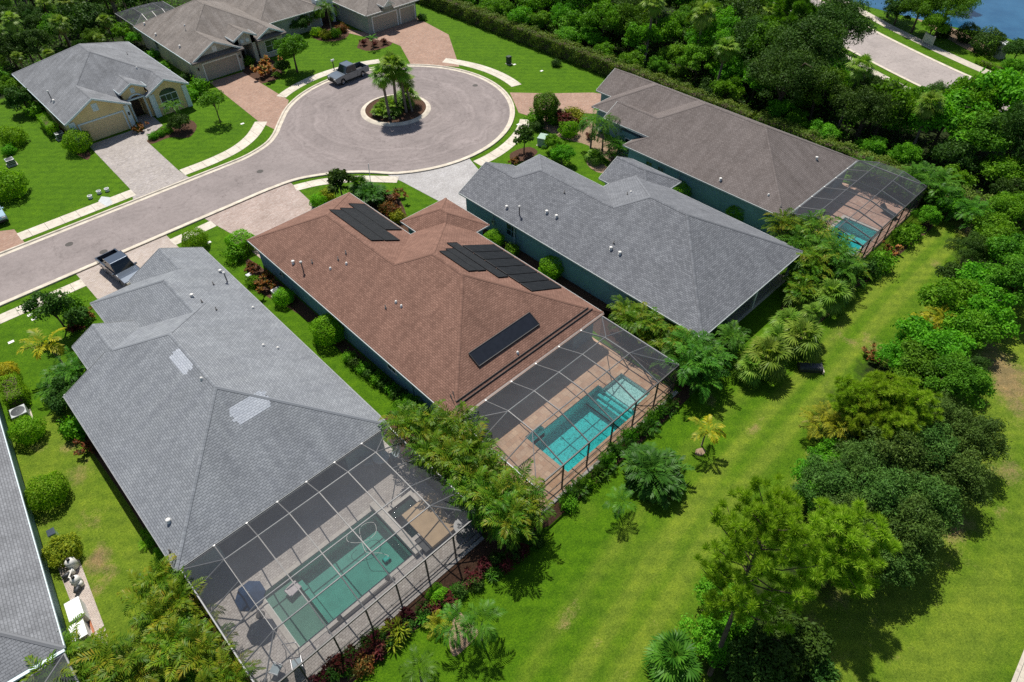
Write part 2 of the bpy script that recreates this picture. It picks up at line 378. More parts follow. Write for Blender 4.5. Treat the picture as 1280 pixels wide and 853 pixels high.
def groundmat():
    k = N('turf'); p = k.pos()
    at_ = k.n('ShaderNodeVertexColor', layer_name='cover'); sp = k.n('ShaderNodeSeparateColor'); k.l(at_.outputs[0], sp.inputs[0])
    big = k.noise(p, .16, 5, .62); mid = k.noise(p, .9, 5, .7); fine = k.noise(p, 9, 5, .75)
    mp = k.n('ShaderNodeMapping'); mp.inputs['Rotation'].default_value = (0, 0, R(20)); mp.inputs['Scale'].default_value = (1, 3.2, 1); k.l(p, mp.inputs[0])
    blade = k.noise(mp.outputs[0], 16, 4, .8)
    lush = k.ramp(fine, [(.32, (.031, .087, .002)), (.52, (.064, .153, .003)), (.74, (.108, .212, .006))])
    yel = k.ramp(fine, [(.32, (.075, .125, .010)), (.52, (.140, .210, .018)), (.74, (.210, .280, .032))])
    tan = k.ramp(fine, [(.3, (.14, .10, .04)), (.55, (.25, .19, .09)), (.75, (.34, .27, .15))])
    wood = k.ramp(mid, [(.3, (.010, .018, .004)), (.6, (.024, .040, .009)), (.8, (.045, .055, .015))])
    dry = k.math('ADD', sp.outputs[0], k.math('MULTIPLY_ADD', mid, .6, -.30))
    dry = k.math('ADD', dry, k.math('MULTIPLY_ADD', big, .5, -.25))
    c = k.mix(k.ramp(dry, [(.12, (0, 0, 0)), (.85, (1, 1, 1))]), lush, yel)
    bare = k.math('ADD', sp.outputs[1], k.math('ADD', k.math('MULTIPLY_ADD', mid, 1.5, -.75), k.math('MULTIPLY_ADD', fine, 1.2, -.6)))
    c = k.mix(k.ramp(bare, [(.35, (0, 0, 0)), (.95, (1, 1, 1))]), c, tan)
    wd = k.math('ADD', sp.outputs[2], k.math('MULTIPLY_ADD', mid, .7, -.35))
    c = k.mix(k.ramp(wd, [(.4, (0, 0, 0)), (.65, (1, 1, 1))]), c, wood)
    pt = k.noise(p, 1.7, 6, .72); p2 = k.noise(p, .38, 4, .6)
    c = k.mix(k.ramp(pt, [(.45, (0, 0, 0)), (.85, (.5, .5, .5))]), c, k.mix(1.0, c, (1.4, 1.2, 1.1), 'MULTIPLY'))
    c = k.mix(1.0, c, k.ramp(pt, [(.28, (.66, .70, .66)), (.5, (1, 1, 1)), (.7, (1.18, 1.14, 1.1))]), 'MULTIPLY')
    c = k.mix(1.0, c, k.ramp(p2, [(.3, (.84, .88, .9)), (.7, (1.14, 1.1, 1.05))]), 'MULTIPLY')
    wv = k.n('ShaderNodeTexWave', wave_type='BANDS', bands_direction='DIAGONAL', i_Scale=.42, i_Distortion=1.2, i_Detail=2.0); k.l(p, wv.inputs['Vector'])
    c = k.mix(1.0, c, k.ramp(wv.outputs['Fac'], [(.2, (.94, .95, .95)), (.8, (1.06, 1.05, 1.03))]), 'MULTIPLY')
    c = k.mix(1.0, c, k.ramp(blade, [(.3, (.5, .54, .45)), (.5, (1, 1, 1)), (.7, (1.55, 1.46, 1.3))]), 'MULTIPLY')
    return k.bsdf(c, .9, 0, .12, bump=k.math('ADD', blade, fine), bstr=.9, bdist=.05)
M['turf'] = groundmat()
# leaves
M['lf_wood'] = leafmat('woodland_leaf', [(.030, .085, .006), (.066, .165, .010), (.110, .245, .015), (.185, .335, .026)])
M['lf_bright'] = leafmat('bright_leaf', [(.042, .135, .006), (.085, .235, .010), (.135, .320, .014), (.215, .420, .028)])
M['lf_dark'] = leafmat('dark_leaf', [(.018, .048, .008), (.036, .086, .012), (.056, .122, .016), (.095, .175, .026)], .18)
M['lf_cedar'] = leafmat('grey_green_needle', [(.032, .074, .012), (.060, .126, .020), (.090, .170, .028), (.145, .240, .045)], .15)
M['lf_pine'] = leafmat('pine_needle', [(.110, .180, .010), (.190, .290, .016), (.265, .375, .024), (.370, .470, .050)], .35)
M['lf_shrub'] = leafmat('clipped_shrub_leaf', [(.080, .200, .008), (.140, .320, .012), (.195, .400, .016), (.26, .46, .026)], .4)
M['lf_yellow'] = leafmat('yellow_leaf', [(.35, .28, .01), (.55, .46, .02), (.28, .30, .02), (.42, .42, .03)], .3)
M['lf_lime'] = leafmat('yellow_green_leaf', [(.20, .22, .012), (.32, .33, .02), (.14, .2, .015), (.38, .36, .03)], .3)
M['lf_red'] = leafmat('dark_red_leaf', [(.05, .012, .014), (.13, .02, .025), (.04, .03, .014), (.2, .03, .03)], .25)
M['lf_croton'] = leafmat('croton_leaf', [(.16, .03, .02), (.05, .07, .014), (.28, .10, .03), (.22, .035, .03)], .25)
M['lf_orange'] = leafmat('orange_flower', [(.45, .13, .05), (.55, .2, .08), (.07, .13, .02), (.5, .10, .07)], .25)
M['lf_hedge'] = leafmat('hedge_leaf', [(.050, .095, .012), (.095, .150, .018), (.130, .185, .022), (.190, .215, .035)], .2)
M['lf_areca'] = leafmat('areca_leaflet', [(.026, .075, .008), (.060, .155, .010), (.105, .215, .014), (.170, .240, .016), (.250, .215, .022)], .35, .4)
M['lf_gold'] = leafmat('golden_areca_leaflet', [(.026, .078, .007), (.070, .160, .010), (.130, .220, .013), (.215, .270, .016), (.310, .235, .024)], .35, .4)
M['lf_palm'] = leafmat('palm_leaflet', [(.026, .080, .009), (.050, .140, .012), (.080, .195, .016), (.130, .260, .025)], .3, .4)
M['lf_cycad'] = leafmat('dark_palm_leaflet', [(.016, .055, .010), (.032, .095, .012), (.05, .14, .015), (.09, .2, .022)], .25, .4)
M['lf_sabal'] = leafmat('fan_palm_leaf', [(.070, .150, .016), (.130, .235, .024), (.190, .300, .034), (.290, .380, .065)], .3, .4)
M['lf_ypalm'] = leafmat('yellowing_frond', [(.30, .28, .012), (.42, .38, .02), (.18, .24, .02), (.5, .42, .03)], .35, .4)
M['bark'] = plain('bark', (.10, .075, .055), .95, 0, .1, .4, 8)
M['palmbark'] = plain('palm_bark', (.17, .14, .11), .95, 0, .1, .35, 9)
M['dead'] = plain('dead_frond', (.24, .16, .08), .9, 0, .1, .35, 6)
# cars
M['tyre'] = plain('tyre_rubber', (.012, .012, .012), .85)
M['rim'] = plain('alloy_rim', (.5, .5, .52), .3, .9)
M['silver'] = plain('silver_grey_paint', (.16, .19, .215), .25, .6, .5, .03, 1, Coat_Weight=.6)
M['navy'] = plain('dark_blue_paint', (.045, .065, .095), .3, .35, .5, .03, 1, Coat_Weight=.8)
M['skyblue'] = plain('pale_blue_paint', (.36, .52, .60), .25, .4, .5, .03, 1, Coat_Weight=.7)
M['carglass'] = plain('car_glass', (.012, .018, .022), .05, 0, .8, .1, 1)
M['blackplastic'] = plain('black_plastic', (.02, .02, .021), .6)
M['lamp'] = plain('clear_lamp', (.7, .72, .72), .1, .3, .6)
M['redlamp'] = plain('red_lamp', (.4, .02, .02), .2)
M['dusty'] = plain('pale_plastic_sheet', (.42, .45, .5), .4, 0, .4, .5, 5)
M['acgrey'] = plain('grey_metal_cabinet', (.38, .40, .40), .5, .3)
M['acdark'] = plain('dark_fan_grille', (.05, .055, .06), .5, .3)
M['boxgreen'] = plain('pale_green_cabinet', (.30, .42, .34), .6)
M['darkgreen'] = plain('dark_green_plastic', (.02, .04, .025), .6)
M['whitebox'] = plain('white_plastic', (.76, .76, .75), .5, 0, .4, .04)
M['umbrella'] = plain('blue_canvas', (.02, .05, .11), .85, 0, .2, .2, 3)
M['iron'] = plain('cast_iron', (.085, .078, .072), .8, .3)
M['cushion'] = plain('pale_blue_cushion', (.35, .42, .45), .9)
M['terracotta'] = plain('terracotta', (.38, .14, .07), .85)
M['signgrey'] = plain('weathered_sign_face', (.38, .40, .38), .8)
M['stonepost'] = plain('stone_pillar', (.42, .40, .36), .9, 0, .2, .2, 4)

# ------------------------------------------------------------------ ground, streets, drives
CC, CRAD = (43.6, 65.6), 13.75          # turning circle
def smooth(pts, n=6):
    out = []
    P = [pts[0]] + list(pts) + [pts[-1]]
    for i in range(1, len(P)-2):
        p0, p1, p2, p3 = (np.array(P[j], float) for j in (i-1, i, i+1, i+2))
        for t in np.linspace(0, 1, n, endpoint=False):
            out.append(tuple(.5*((2*p1)+(-p0+p2)*t+(2*p0-5*p1+4*p2-p3)*t*t+(-p0+3*p1-3*p2+p3)*t**3)))
    out.append(tuple(pts[-1])); return out
def arc(c, r, a0, a1, n=40):
    return [(c[0]+r*math.cos(R(a)), c[1]+r*math.sin(R(a))) for a in np.linspace(a0, a1, n)]
def seg_dist(X, Y, pts):
    d = np.full(X.shape, 1e9)
    for (ax, ay), (bx, by) in zip(pts[:-1], pts[1:]):
        vx, vy = bx-ax, by-ay; L = vx*vx+vy*vy
        t = np.clip(((X-ax)*vx+(Y-ay)*vy)/L, 0, 1)
        d = np.minimum(d, np.hypot(X-ax-t*vx, Y-ay-t*vy))
    return d
def structure(name, mb, mat, label, cat='ground'):
    o = mb.build(name, mat); tag(o, label, cat, None, 'structure'); return o

def make_ground():
    gx = np.concatenate([[-600, -250, -120, -60], np.arange(-30, 76.01, .5), np.arange(78, 130, 2), [150, 220, 400, 700]])
    gy = np.concatenate([[-600, -250, -120, -60], np.arange(-30, 100.01, .5), np.arange(102, 150, 2), [180, 260, 450, 800]])
    X, Y = np.meshgrid(gx, gy)
    nx, ny = len(gx), len(gy)
    V = np.stack([X.ravel(), Y.ravel(), np.zeros(X.size)], 1)
    i, j = np.meshgrid(np.arange(nx-1), np.arange(ny-1)); a = (j*nx+i).ravel()
    F = np.stack([a, a+1, a+nx+1, a+nx], 1)
    mx = (gx[:-1]+gx[1:])/2; my = (gy[:-1]+gy[1:])/2
    cx, cy = np.meshgrid(mx, my); cx, cy = cx.ravel(), cy.ravel()
    keep = np.ones(len(F), bool)
    for x0, x1, y0, y1 in ((.5, 12, 17.5, 23.5), (18.5, 30, 15.5, 20.5), (56, 62.5, 12.8, 17.5)):   # dug out for the pools
        keep &= ~((cx > x0) & (cx < x1) & (cy > y0) & (cy < y1))
    me = bpy.data.meshes.new('ground'); me.from_pydata(V.tolist(), [], F[keep].tolist())
    me.materials.append(M['turf'])
    x, y = V[:, 0], V[:, 1]
    dry = np.where(y > 54, .02, .0)
    dry = np.where((y <= 54) & (x > -8), .06, dry)
    dry = np.where((y < 46) & (y > 20) & (x < 0), .72, dry)
    dry = np.where((x > 33) & (y < 16), .05, dry)
    bare = np.zeros(len(x)); wood = np.zeros(len(x))
    track = [at(*p)[:2] for p in ((1195, 285), (1130, 345), (1075, 405), (1005, 490), (910, 600), (830, 720), (745, 853), (700, 940))]
    d = seg_dist(x, y, track)
    dry += 1.0*np.exp(-((d-.95)/.42)**2) + .22*np.exp(-(d/2.6)**2) + .5*np.exp(-((d-3.3)/.45)**2)
    bare += .25*np.exp(-((d-.9)/.3)**2)
    track2 = [at(*p)[:2] for p in ((1280, 560), (1240, 640), (1200, 720), (1130, 800), (1060, 880))]
    d2 = seg_dist(x, y, track2)
    right = np.array([at(*p)[:2] for p in ((1260, 430), (1290, 500), (1230, 600), (1180, 700), (1090, 800), (1000, 900))])
    d3 = seg_dist(x, y, [tuple(p) for p in right])
    dry += .75*np.exp(-(d3/6)**2) - .35*np.exp(-(d2/.8)**2); bare += .22*np.exp(-(d3/2.2)**2)
    def spots(lst, arr, s):
        for px, py, r in lst:
            q = at(px, py); arr += s*np.exp(-(((x-q[0])**2+(y-q[1])**2)/r**2))
    spots([(1258, 482, 1.0), (1272, 505, 1.2), (1240, 450, 1.5), (1225, 425, 1.2), (1262, 470, 1.6), (1262, 590, .9), (1190, 665, .8), (1200, 650, .7), (1250, 640, .5),
           (998, 605, .7), (993, 625, .5), (1022, 572, .7), (1100, 447, .8), (1010, 790, 1.0), (1050, 750, .8), (990, 830, .8),
           (98, 590, 1.2), (110, 650, 1.0), (118, 708, .8), (140, 715, .7), (125, 690, .9), (85, 560, .8), (160, 830, 1.0), (120, 740, .6), (200, 835, 1.2), (60, 650, .6), (48, 560, .7),
           (712, 770, .6), (703, 782, .4), (722, 752, .4), (890, 500, .8), (945, 535, .6), (1090, 430, 1.1), (1170, 330, .7), (1208, 290, 1.3), (1200, 275, 1.0), (1060, 425, .6),
           (400, 455, .6), (405, 470, .5)], bare, .62)
    spots([(820, 690, 1.5), (775, 700, 1.5), (900, 620, 1.5), (870, 640, 1.2), (1230, 760, 2), (1150, 840, 2), (1200, 800, 2), (730, 640, 1)], dry, .3)
    # leaf litter under the woods
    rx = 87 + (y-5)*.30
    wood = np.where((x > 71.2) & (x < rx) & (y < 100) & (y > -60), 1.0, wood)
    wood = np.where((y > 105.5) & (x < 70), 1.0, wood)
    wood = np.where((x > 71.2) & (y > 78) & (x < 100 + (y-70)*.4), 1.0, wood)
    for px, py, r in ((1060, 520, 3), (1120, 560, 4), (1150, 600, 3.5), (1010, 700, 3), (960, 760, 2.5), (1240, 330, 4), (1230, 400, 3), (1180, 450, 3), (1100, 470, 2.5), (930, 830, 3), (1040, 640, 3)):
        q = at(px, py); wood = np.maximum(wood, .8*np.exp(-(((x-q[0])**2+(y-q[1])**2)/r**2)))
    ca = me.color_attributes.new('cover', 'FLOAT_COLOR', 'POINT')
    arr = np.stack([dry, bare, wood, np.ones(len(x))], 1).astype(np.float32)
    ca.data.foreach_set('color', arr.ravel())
    o = link_mesh('ground', me); tag(o, 'green and drying turf that the whole street stands on', 'ground', None, 'structure')
make_ground()

bot = smooth([(21, 61.8), (24, 61.75), (27, 61.3), (30.3, 59.6), (32.7, 57.6), (34.7, 55.2)], 5)
top = smooth([(33.9, 75.35), (32.1, 73.4), (30.2, 71.3), (28.2, 69.85), (25.2, 68.95), (22, 68.85)], 5)
a0 = math.degrees(math.atan2(55.2-CC[1], 34.7-CC[0])) % 360; a1 = math.degrees(math.atan2(75.35-CC[1], 33.9-CC[0]))
edge = [(-80, 61.8)] + bot + arc(CC, CRAD, a0+3, 360+a1-3, 70) + top + [(-80, 68.85)]
structure('road', MB().face([(x, y, .006) for x, y in edge]), M['asphalt'], 'mauve grey asphalt street ending in a round turning circle', 'road')
def ribbon(mb, line, d0, d1, z0, z1, close=False):
    """strip between two offsets to the LEFT of a polyline"""
    P = [np.array(p[:2], float) for p in line]; n = len(P); A = []; B = []
    for i in range(n):
        t = P[min(i+1, n-1)] - P[max(i-1, 0)]; t /= np.linalg.norm(t); nn = np.array([-t[1], t[0]])
        A.append(P[i]+nn*d0); B.append(P[i]+nn*d1)
    for i in range(n-1):
        mb.face([(*A[i], z0), (*A[i+1], z0), (*B[i+1], z1), (*B[i], z1)])
    return A, B
def curb(line, name, label):
    m = MB()
    ribbon(m, line, .02, -.34, .012, .03); ribbon(m, line, -.34, -.42, .03, .13); A, B = ribbon(m, line, -.42, -.6, .13, .13)
    for i in range(len(B)-1): m.face([(*B[i], .13), (*B[i+1], .13), (*B[i+1], -.05), (*B[i], -.05)])
    o = m.build(name, M['curb']); tag(o, label, 'curb', None, 'structure')
curb([(-80, 61.8)] + bot + arc(CC, CRAD, a0+3, 360+a1-3, 90) + top + [(-80, 68.85)], 'curb', 'pale concrete kerb and gutter along the street edge and round the turning circle')
# planted island
IC, IR = (44.0, 66.6), 3.75
m = MB(); ring = arc(IC, IR, 0, 360, 60)
for i in range(59):
    a, b = ring[i], ring[i+1]
    f = lambda p, r, z: (IC[0]+(p[0]-IC[0])*r, IC[1]+(p[1]-IC[1])*r, z)
    m.face([f(a, 1.16, .0), f(b, 1.16, .0), f(b, 1.13, .06), f(a, 1.13, .06)])
    m.face([f(a, 1.13, .06), f(b, 1.13, .06), f(b, 1.06, .17), f(a, 1.06, .17)])
    m.face([f(a, 1.06, .17), f(b, 1.06, .17), f(b, 1.0, .17), f(a, 1.0, .17)])
    m.face([f(a, 1.0, .17), f(b, 1.0, .17), f(b, 1.0, .02), f(a, 1.0, .02)])
structure('island_curb', m, M['curb'], 'round pale kerb of the palm island in the turning circle', 'curb')
structure('island_bed', MB().face([(*p, .1) for p in arc(IC, IR*1.001, 0, 354, 50)]), M['mulch'], 'round bed of dark mulch inside the island kerb', 'mulch bed')

def drive(pts, mat, label, z=.014, name='driveway', cat='driveway'):
    structure(name, MB().face([(*p, z) for p in pts]), M[mat], label, cat)
drive([(3.9, 61.4), (4.0, 56.4), (6.9, 53.3), (6.9, 51.5), (12.35, 51.5), (12.3, 61.4)], 'pave_beige', 'pinkish beige paver drive under the dark blue pickup')
drive([(16.2, 61.4), (16.9, 57.0), (17.0, 50.0), (23.0, 50.0), (25.3, 55.3), (25.9, 61.65), (23, 61.4)], 'pave_pink', 'wide pinkish paver drive of the brown roofed house')
drive([(34.1, 54.9), (34.4, 52.6), (34.8, 47.0), (34.95, 42.5), (41.4, 42.5), (41.8, 48.9), (42.75, 51.65), (39.0, 52.3)], 'pave_cool', 'light cool grey paver drive of the slate roofed house')
drive([(57.25, 60.0), (54.15, 55.2), (54.6, 53.0), (58.0, 51.8), (60.7, 48.2), (66.8, 48.2), (64.8, 52.4), (60.6, 56.3)], 'pave_red', 'reddish paver drive beside the round clipped tree')
drive([(12.4, 69.2), (13.1, 71.7), (13.4, 84.6), (18.7, 84.6), (18.4, 72.0), (18.6, 69.2)], 'pave_grey', 'grey paver drive in front of the cream yellow house')
drive([(18.45, 80.6), (19.9, 82.2), (21.6, 83.2), (21.8, 87.6), (19.7, 87.6), (19.8, 84.0), (18.5, 83.2)], 'pave_grey', 'short grey paver path to the arched entry of the cream yellow house', .018, 'path', 'path')
drive([(31.2, 90.6), (35.9, 90.4), (35.9, 78.3), (33.7, 75.6), (30.7, 72.3), (30.3, 75.8)], 'pave_red', 'reddish brick drive of the greige house with the gable')
drive([(53.75, 76.2), (57.85, 70.6), (64.3, 80.5), (65.3, 89.3), (56.3, 89.3), (56.6, 82.2)], 'pave_red', 'broad reddish brick drive at the head of the turning circle')
drive([(53.6, 93.4), (54.9, 93.4), (56.9, 87.6), (56.3, 84.6), (55.7, 86.0)], 'pave_red', 'narrow red brick path along the greige garage wall', .018, 'path', 'path')
drive([(2.1, 69.2), (2.05, 72.7), (.9, 73.4), (.4, 90), (-6, 90), (-5, 69.2)], 'pave_red', 'reddish drive at the edge under the pale blue car')
def walk(line, w, label, z=.022):
    m = MB(); A, B = ribbon(m, line, -w/2, w/2, z, z)
    for P in (A, B):
        for i in range(len(P)-1): m.face([(*P[i], z), (*P[i+1], z), (*P[i+1], -.02), (*P[i], -.02)])
    structure('sidewalk', m, M['walk'], label, 'sidewalk')
walk([(-80, 59.55), (3.95, 59.5)], 1.3, 'pale sidewalk strip left of the dark blue pickup')
walk([(12.2, 59.65), (16.5, 59.8)], 1.25, 'short pale sidewalk piece between the two near drives')
walk(smooth([(25.6, 59.75), (28, 58.9), (30.3, 57.4), (32.3, 55.6), (34.3, 53.4)]), 1.25, 'curved pale sidewalk behind the glossy dark tree')
walk(arc(CC, 15.75, 266, 309, 14), 1.35, 'curved sidewalk in front of the slate roofed house')
walk(arc(CC, 16.4, 343, 390, 14), 1.5, 'curved sidewalk below the long hedge lawn')
walk(arc(CC, 16.3, 62, 119, 16), 1.4, 'curved sidewalk behind the silver pickup')
walk(smooth([(18.5, 71.15), (22, 71.15), (25.2, 71.7), (28, 73.2), (30.5, 75.6)]), 1.5, 'curved sidewalk in front of the small round tree')
walk([(2.0, 71.0), (13.1, 71.0)], 1.5, 'straight sidewalk by the big front lawn, with a stained patch')
# far road beyond the woods, and the lake
FR = smooth([(142, 105), (124, 72), (112.0, 48.5), (105.8, 36.8), (99.6, 21.6), (96.2, 8), (94.5, -8), (95, -50)], 6)
m = MB(); ribbon(m, FR, -3.9, 3.7, .008, .008); structure('far_road', m, M['asphalt2'], 'pale road curving past the woods near the lake', 'road')
m = MB(); ribbon(m, FR, 6.4, 8.0, .02, .02); structure('far_sidewalk', m, M['concrete'], 'narrow sidewalk between the pale road and the lake', 'sidewalk')
m = MB(); ribbon(m, FR, -7.0, -5.7, .02, .02); structure('far_sidewalk', m, M['concrete'], 'narrow sidewalk between the woods and the pale road', 'sidewalk')
m = MB(); ribbon(m, FR, 3.7, 4.2, .03, .05); ribbon(m, FR, -4.4, -3.9, .05, .03); structure('far_curb', m, M['curb'], 'kerbs of the pale road near the lake', 'curb')
structure('lake', MB().face([(*p, .012) for p in smooth([(121, 62), (119.2, 42), (119.6, 30), (120.9, 24), (120.3, 17), (121, 5), (126, -30), (190, -60), (300, -20), (330, 90), (250, 170), (165, 130), (132, 90), (121, 62)], 5)[:-1]]), M['lake'], 'blue lake water beyond the pale road', 'lake')
# pale path that crosses the very corner
q0, q1 = at(1300, 760), at(1240, 910)
m = MB(); ribbon(m, [q1, q0], -.2, 0, .1, .1); ribbon(m, [q1, q0], -3.5, -.2, .02, .02)
structure('corner_path', m, M['concrete'], 'pale concrete path cutting the bottom right corner', 'path')
def bed(px_pts, mat, label, z=.008, world=False):
    P = px_pts if world else [at(*p)[:2] for p in px_pts]
    P = smooth(list(P)+[P[0]], 4)[:-1]
    structure('mulch_bed', MB().face([(*p, z) for p in P]), M[mat], label, 'mulch bed')

# ------------------------------------------------------------------ houses
EAVE, SLOPE = 2.85, .5
def PL(ax, c0, sg, e=EAVE, sl=SLOPE):
    """roof plane z = e + sl*sg*(coord-c0), returned as (a, b, c)"""
    return (sl*sg, 0, e-sl*sg*c0) if ax == 'x' else (0, sl*sg, e-sl*sg*c0)
def Lp(c, **k): return PL('x', c, 1, **k)
def Rp(c, **k): return PL('x', c, -1, **k)
def Bp(c, **k): return PL('y', c, 1, **k)
def Fp(c, **k): return PL('y', c, -1, **k)
def clip(poly, h):
    """keep the side h=(a,b,c): a x+b y+c >= 0"""
    out = []; n = len(poly)
    for i in range(n):
        p, q = poly[i], poly[(i+1) % n]
        dp, dq = h[0]*p[0]+h[1]*p[1]+h[2], h[0]*q[0]+h[1]*q[1]+h[2]
        if dp >= 0: out.append(p)
        if (dp > 0 and dq < 0) or (dp < 0 and dq > 0):
            t = dp/(dp-dq); out.append((p[0]+t*(q[0]-p[0]), p[1]+t*(q[1]-p[1])))
    return out
def area(p): return .5*sum(p[i][0]*p[(i+1) % len(p)][1]-p[(i+1) % len(p)][0]*p[i][1] for i in range(len(p)))
def subtract(poly, H):
    res = []; cur = poly
    for h in H:
        o = clip(cur, (-h[0], -h[1], -h[2]))
        if len(o) >= 3 and area(o) > 1e-5: res.append(o)
        cur = clip(cur, h)
        if len(cur) < 3 or area(cur) < 1e-6: return res
    return res
def sub(p, q): return (p[0]-q[0], p[1]-q[1], p[2]-q[2])
def roof_pieces(vols):
    out = []
    for vi, (fp, pls) in enumerate(vols):
        x0, x1, y0, y1 = fp; rect = [(x0, y0), (x1, y0), (x1, y1), (x0, y1)]
        for pi, p in enumerate(pls):
            P = rect
            for qi, q in enumerate(pls):
                if qi != pi and q != p: P = clip(P, sub(q, p))
                if len(P) < 3: break
            if len(P) < 3 or area(P) < 1e-4: continue
            S = [P]
            for wi, (wf, wp) in enumerate(vols):
                if wi == vi: continue
                H = [(1, 0, -wf[0]), (-1, 0, wf[1]), (0, 1, -wf[2]), (0, -1, wf[3])]; dead = False
                for q in wp:
                    h = sub(q, p)
                    if abs(h[0]) < 1e-9 and abs(h[1]) < 1e-9:
                        if h[2] < -1e-6 or (abs(h[2]) <= 1e-6 and wi > vi): dead = True
                        continue
                    H.append(h)
                if dead: continue
                S = [r for s_ in S for r in subtract(s_, H)]
            out += [(s_, p) for s_ in S]
    return out
def top_z(vols, x, y):
    best = None
    for fp, pls in vols:
        if fp[0]-1e-6 <= x <= fp[1]+1e-6 and fp[2]-1e-6 <= y <= fp[3]+1e-6:
            k = min(range(len(pls)), key=lambda i: pls[i][0]*x+pls[i][1]*y+pls[i][2])
            z = pls[k][0]*x+pls[k][1]*y+pls[k][2]
            if best is None or z > best[0]: best = (z, pls[k])
    return best
TH = .17
def make_roof(house, vols, mat, trim, ridge=True):
    m = MB(); fas = MB(); caps = []
    for poly, p in roof_pieces(vols):
        z = lambda q: p[0]*q[0]+p[1]*q[1]+p[2]
        g = math.hypot(p[0], p[1]); s = math.sqrt(1+g*g)
        if abs(p[0]) > abs(p[1]): uv = [(q[1], q[0]*s*(1 if p[0] > 0 else -1)) for q in poly]
        else: uv = [(q[0], q[1]*s*(1 if p[1] > 0 else -1)) for q in poly]
        m.cur = 0; m.face([(q[0], q[1], z(q)) for q in poly], uv)
        m.cur = 1; m.face([(q[0], q[1], z(q)-TH) for q in reversed(poly)])
        n = len(poly)
        for i in range(n):
            a, b = poly[i], poly[(i+1) % n]; L = math.hypot(b[0]-a[0], b[1]-a[1])
            if L < .02: continue
            ox, oy = (b[1]-a[1])/L, -(b[0]-a[0])/L
            mx, my = (a[0]+b[0])/2, (a[1]+b[1])/2; t = top_z(vols, mx+ox*.04, my+oy*.04); zm = z((mx, my))
            if t is None or t[0] < zm-.08:
                m.cur = 1
                m.face([(a[0], a[1], z(a)), (a[0], a[1], z(a)-TH), (b[0], b[1], z(b)-TH), (b[0], b[1], z(b))])
                if t is None and abs(z(a)-z(b)) < .02:      # level eave: a gutter
                    e = .05
                    fas.face([(a[0], a[1], z(a)-.015), (b[0], b[1], z(b)-.015), (b[0]+ox*e, b[1]+oy*e, z(b)-.02), (a[0]+ox*e, a[1]+oy*e, z(a)-.02)])
                    fas.face([(a[0]+ox*e, a[1]+oy*e, z(a)-.02), (b[0]+ox*e, b[1]+oy*e, z(b)-.02), (b[0]+ox*e, b[1]+oy*e, z(b)-.15), (a[0]+ox*e, a[1]+oy*e, z(a)-.15)])
                    fas.face([(a[0]+ox*e, a[1]+oy*e, z(a)-.15), (b[0]+ox*e, b[1]+oy*e, z(b)-.15), (b[0], b[1], z(b)-.16), (a[0], a[1], z(a)-.16)])
                else:                                       # sloping verge board
                    e = .04
                    fas.face([(a[0]+ox*e, a[1]+oy*e, z(a)+.02), (b[0]+ox*e, b[1]+oy*e, z(b)+.02), (b[0]+ox*e, b[1]+oy*e, z(b)-.2), (a[0]+ox*e, a[1]+oy*e, z(a)-.2)])
                    fas.face([(a[0], a[1], z(a)+.02), (b[0], b[1], z(b)+.02), (b[0]+ox*e, b[1]+oy*e, z(b)+.02), (a[0]+ox*e, a[1]+oy*e, z(a)+.02)])
            elif ridge and L > .3 and t[1] != p:
                h1 = z((mx-ox*.1, my-oy*.1)); h2 = top_z(vols, mx+ox*.1, my+oy*.1)
                if h2 and h1 < zm-.005 and h2[0] < zm+.012 and (p < t[1]):
                    w = .13; q = t[1]; zz = lambda v: q[0]*v[0]+q[1]*v[1]+q[2]
                    A = lambda v, k, f: (v[0]+ox*k, v[1]+oy*k, f((v[0]+ox*k, v[1]+oy*k))+.018)
                    T = lambda v: (v[0], v[1], z(v)+.03)
                    for k, f in ((-w, z), (w, zz)):
                        caps.append((a, b, [A(a, k, f), T(a), T(b), A(b, k, f)], [(a[0]+a[1], 0), (a[0]+a[1], .13), (b[0]+b[1], .13), (b[0]+b[1], 0)]))
    r = m.build('roof', [mat, M['soffit']], house)
    if fas.v: fas.build('fascia', trim, r)
    near = lambda p, q: abs(p[0]-q[0])+abs(p[1]-q[1]) < .02
    while caps:                                             # one cap object per connected run of ridges and hips
        run = [caps.pop()]; grew = True
        while grew:
            grew = False
            for c in list(caps):
                if any(near(e, g) for q in run for e in q[:2] for g in c[:2]): run.append(c); caps.remove(c); grew = True
        cap = MB()
        for c in run: cap.face(c[2], c[3])
        cap.build('ridge_cap', mat, r)
    return r
def roof_at(vols, x, y): return top_z(vols, x, y)[0]
def roof_vent(roof, vols, x, y, kind='cap'):
    if top_z(vols, x, y) is None: return
    z = roof_at(vols, x, y); m = MB()
    if kind == 'pipe':
        m.lathe([(.05, -.1), (.05, .86)], (x, y, z)); o = m.build('vent_pipe', M['lead'], roof, True)
        MB().lathe([(0, 1.0), (.1, .95), (.13, .86), (.05, .84)], (x, y, z)).build('pipe_cap', M['pvc'], o, True)
    elif kind == 'cap':
        m.lathe([(.13, -.12), (.13, .02), (.07, .05), (.07, .16), (.14, .16), (.15, .22), (.09, .27), (0, .28)], (x, y, z), seg=14); m.build('roof_vent', M['pvc'], roof, True)
    elif kind == 'stub':
        m.lathe([(.1, -.05), (.09, .03), (.04, .05), (.04, .3), (0, .3)], (x, y, z), seg=10); m.build('vent_pipe', M['lead'], roof, True)
    elif kind == 'small':
        m.lathe([(.12, -.06), (.1, .06), (.07, .16), (0, .18)], (x, y, z), seg=12); m.build('roof_vent', M['pvc'], roof, True)
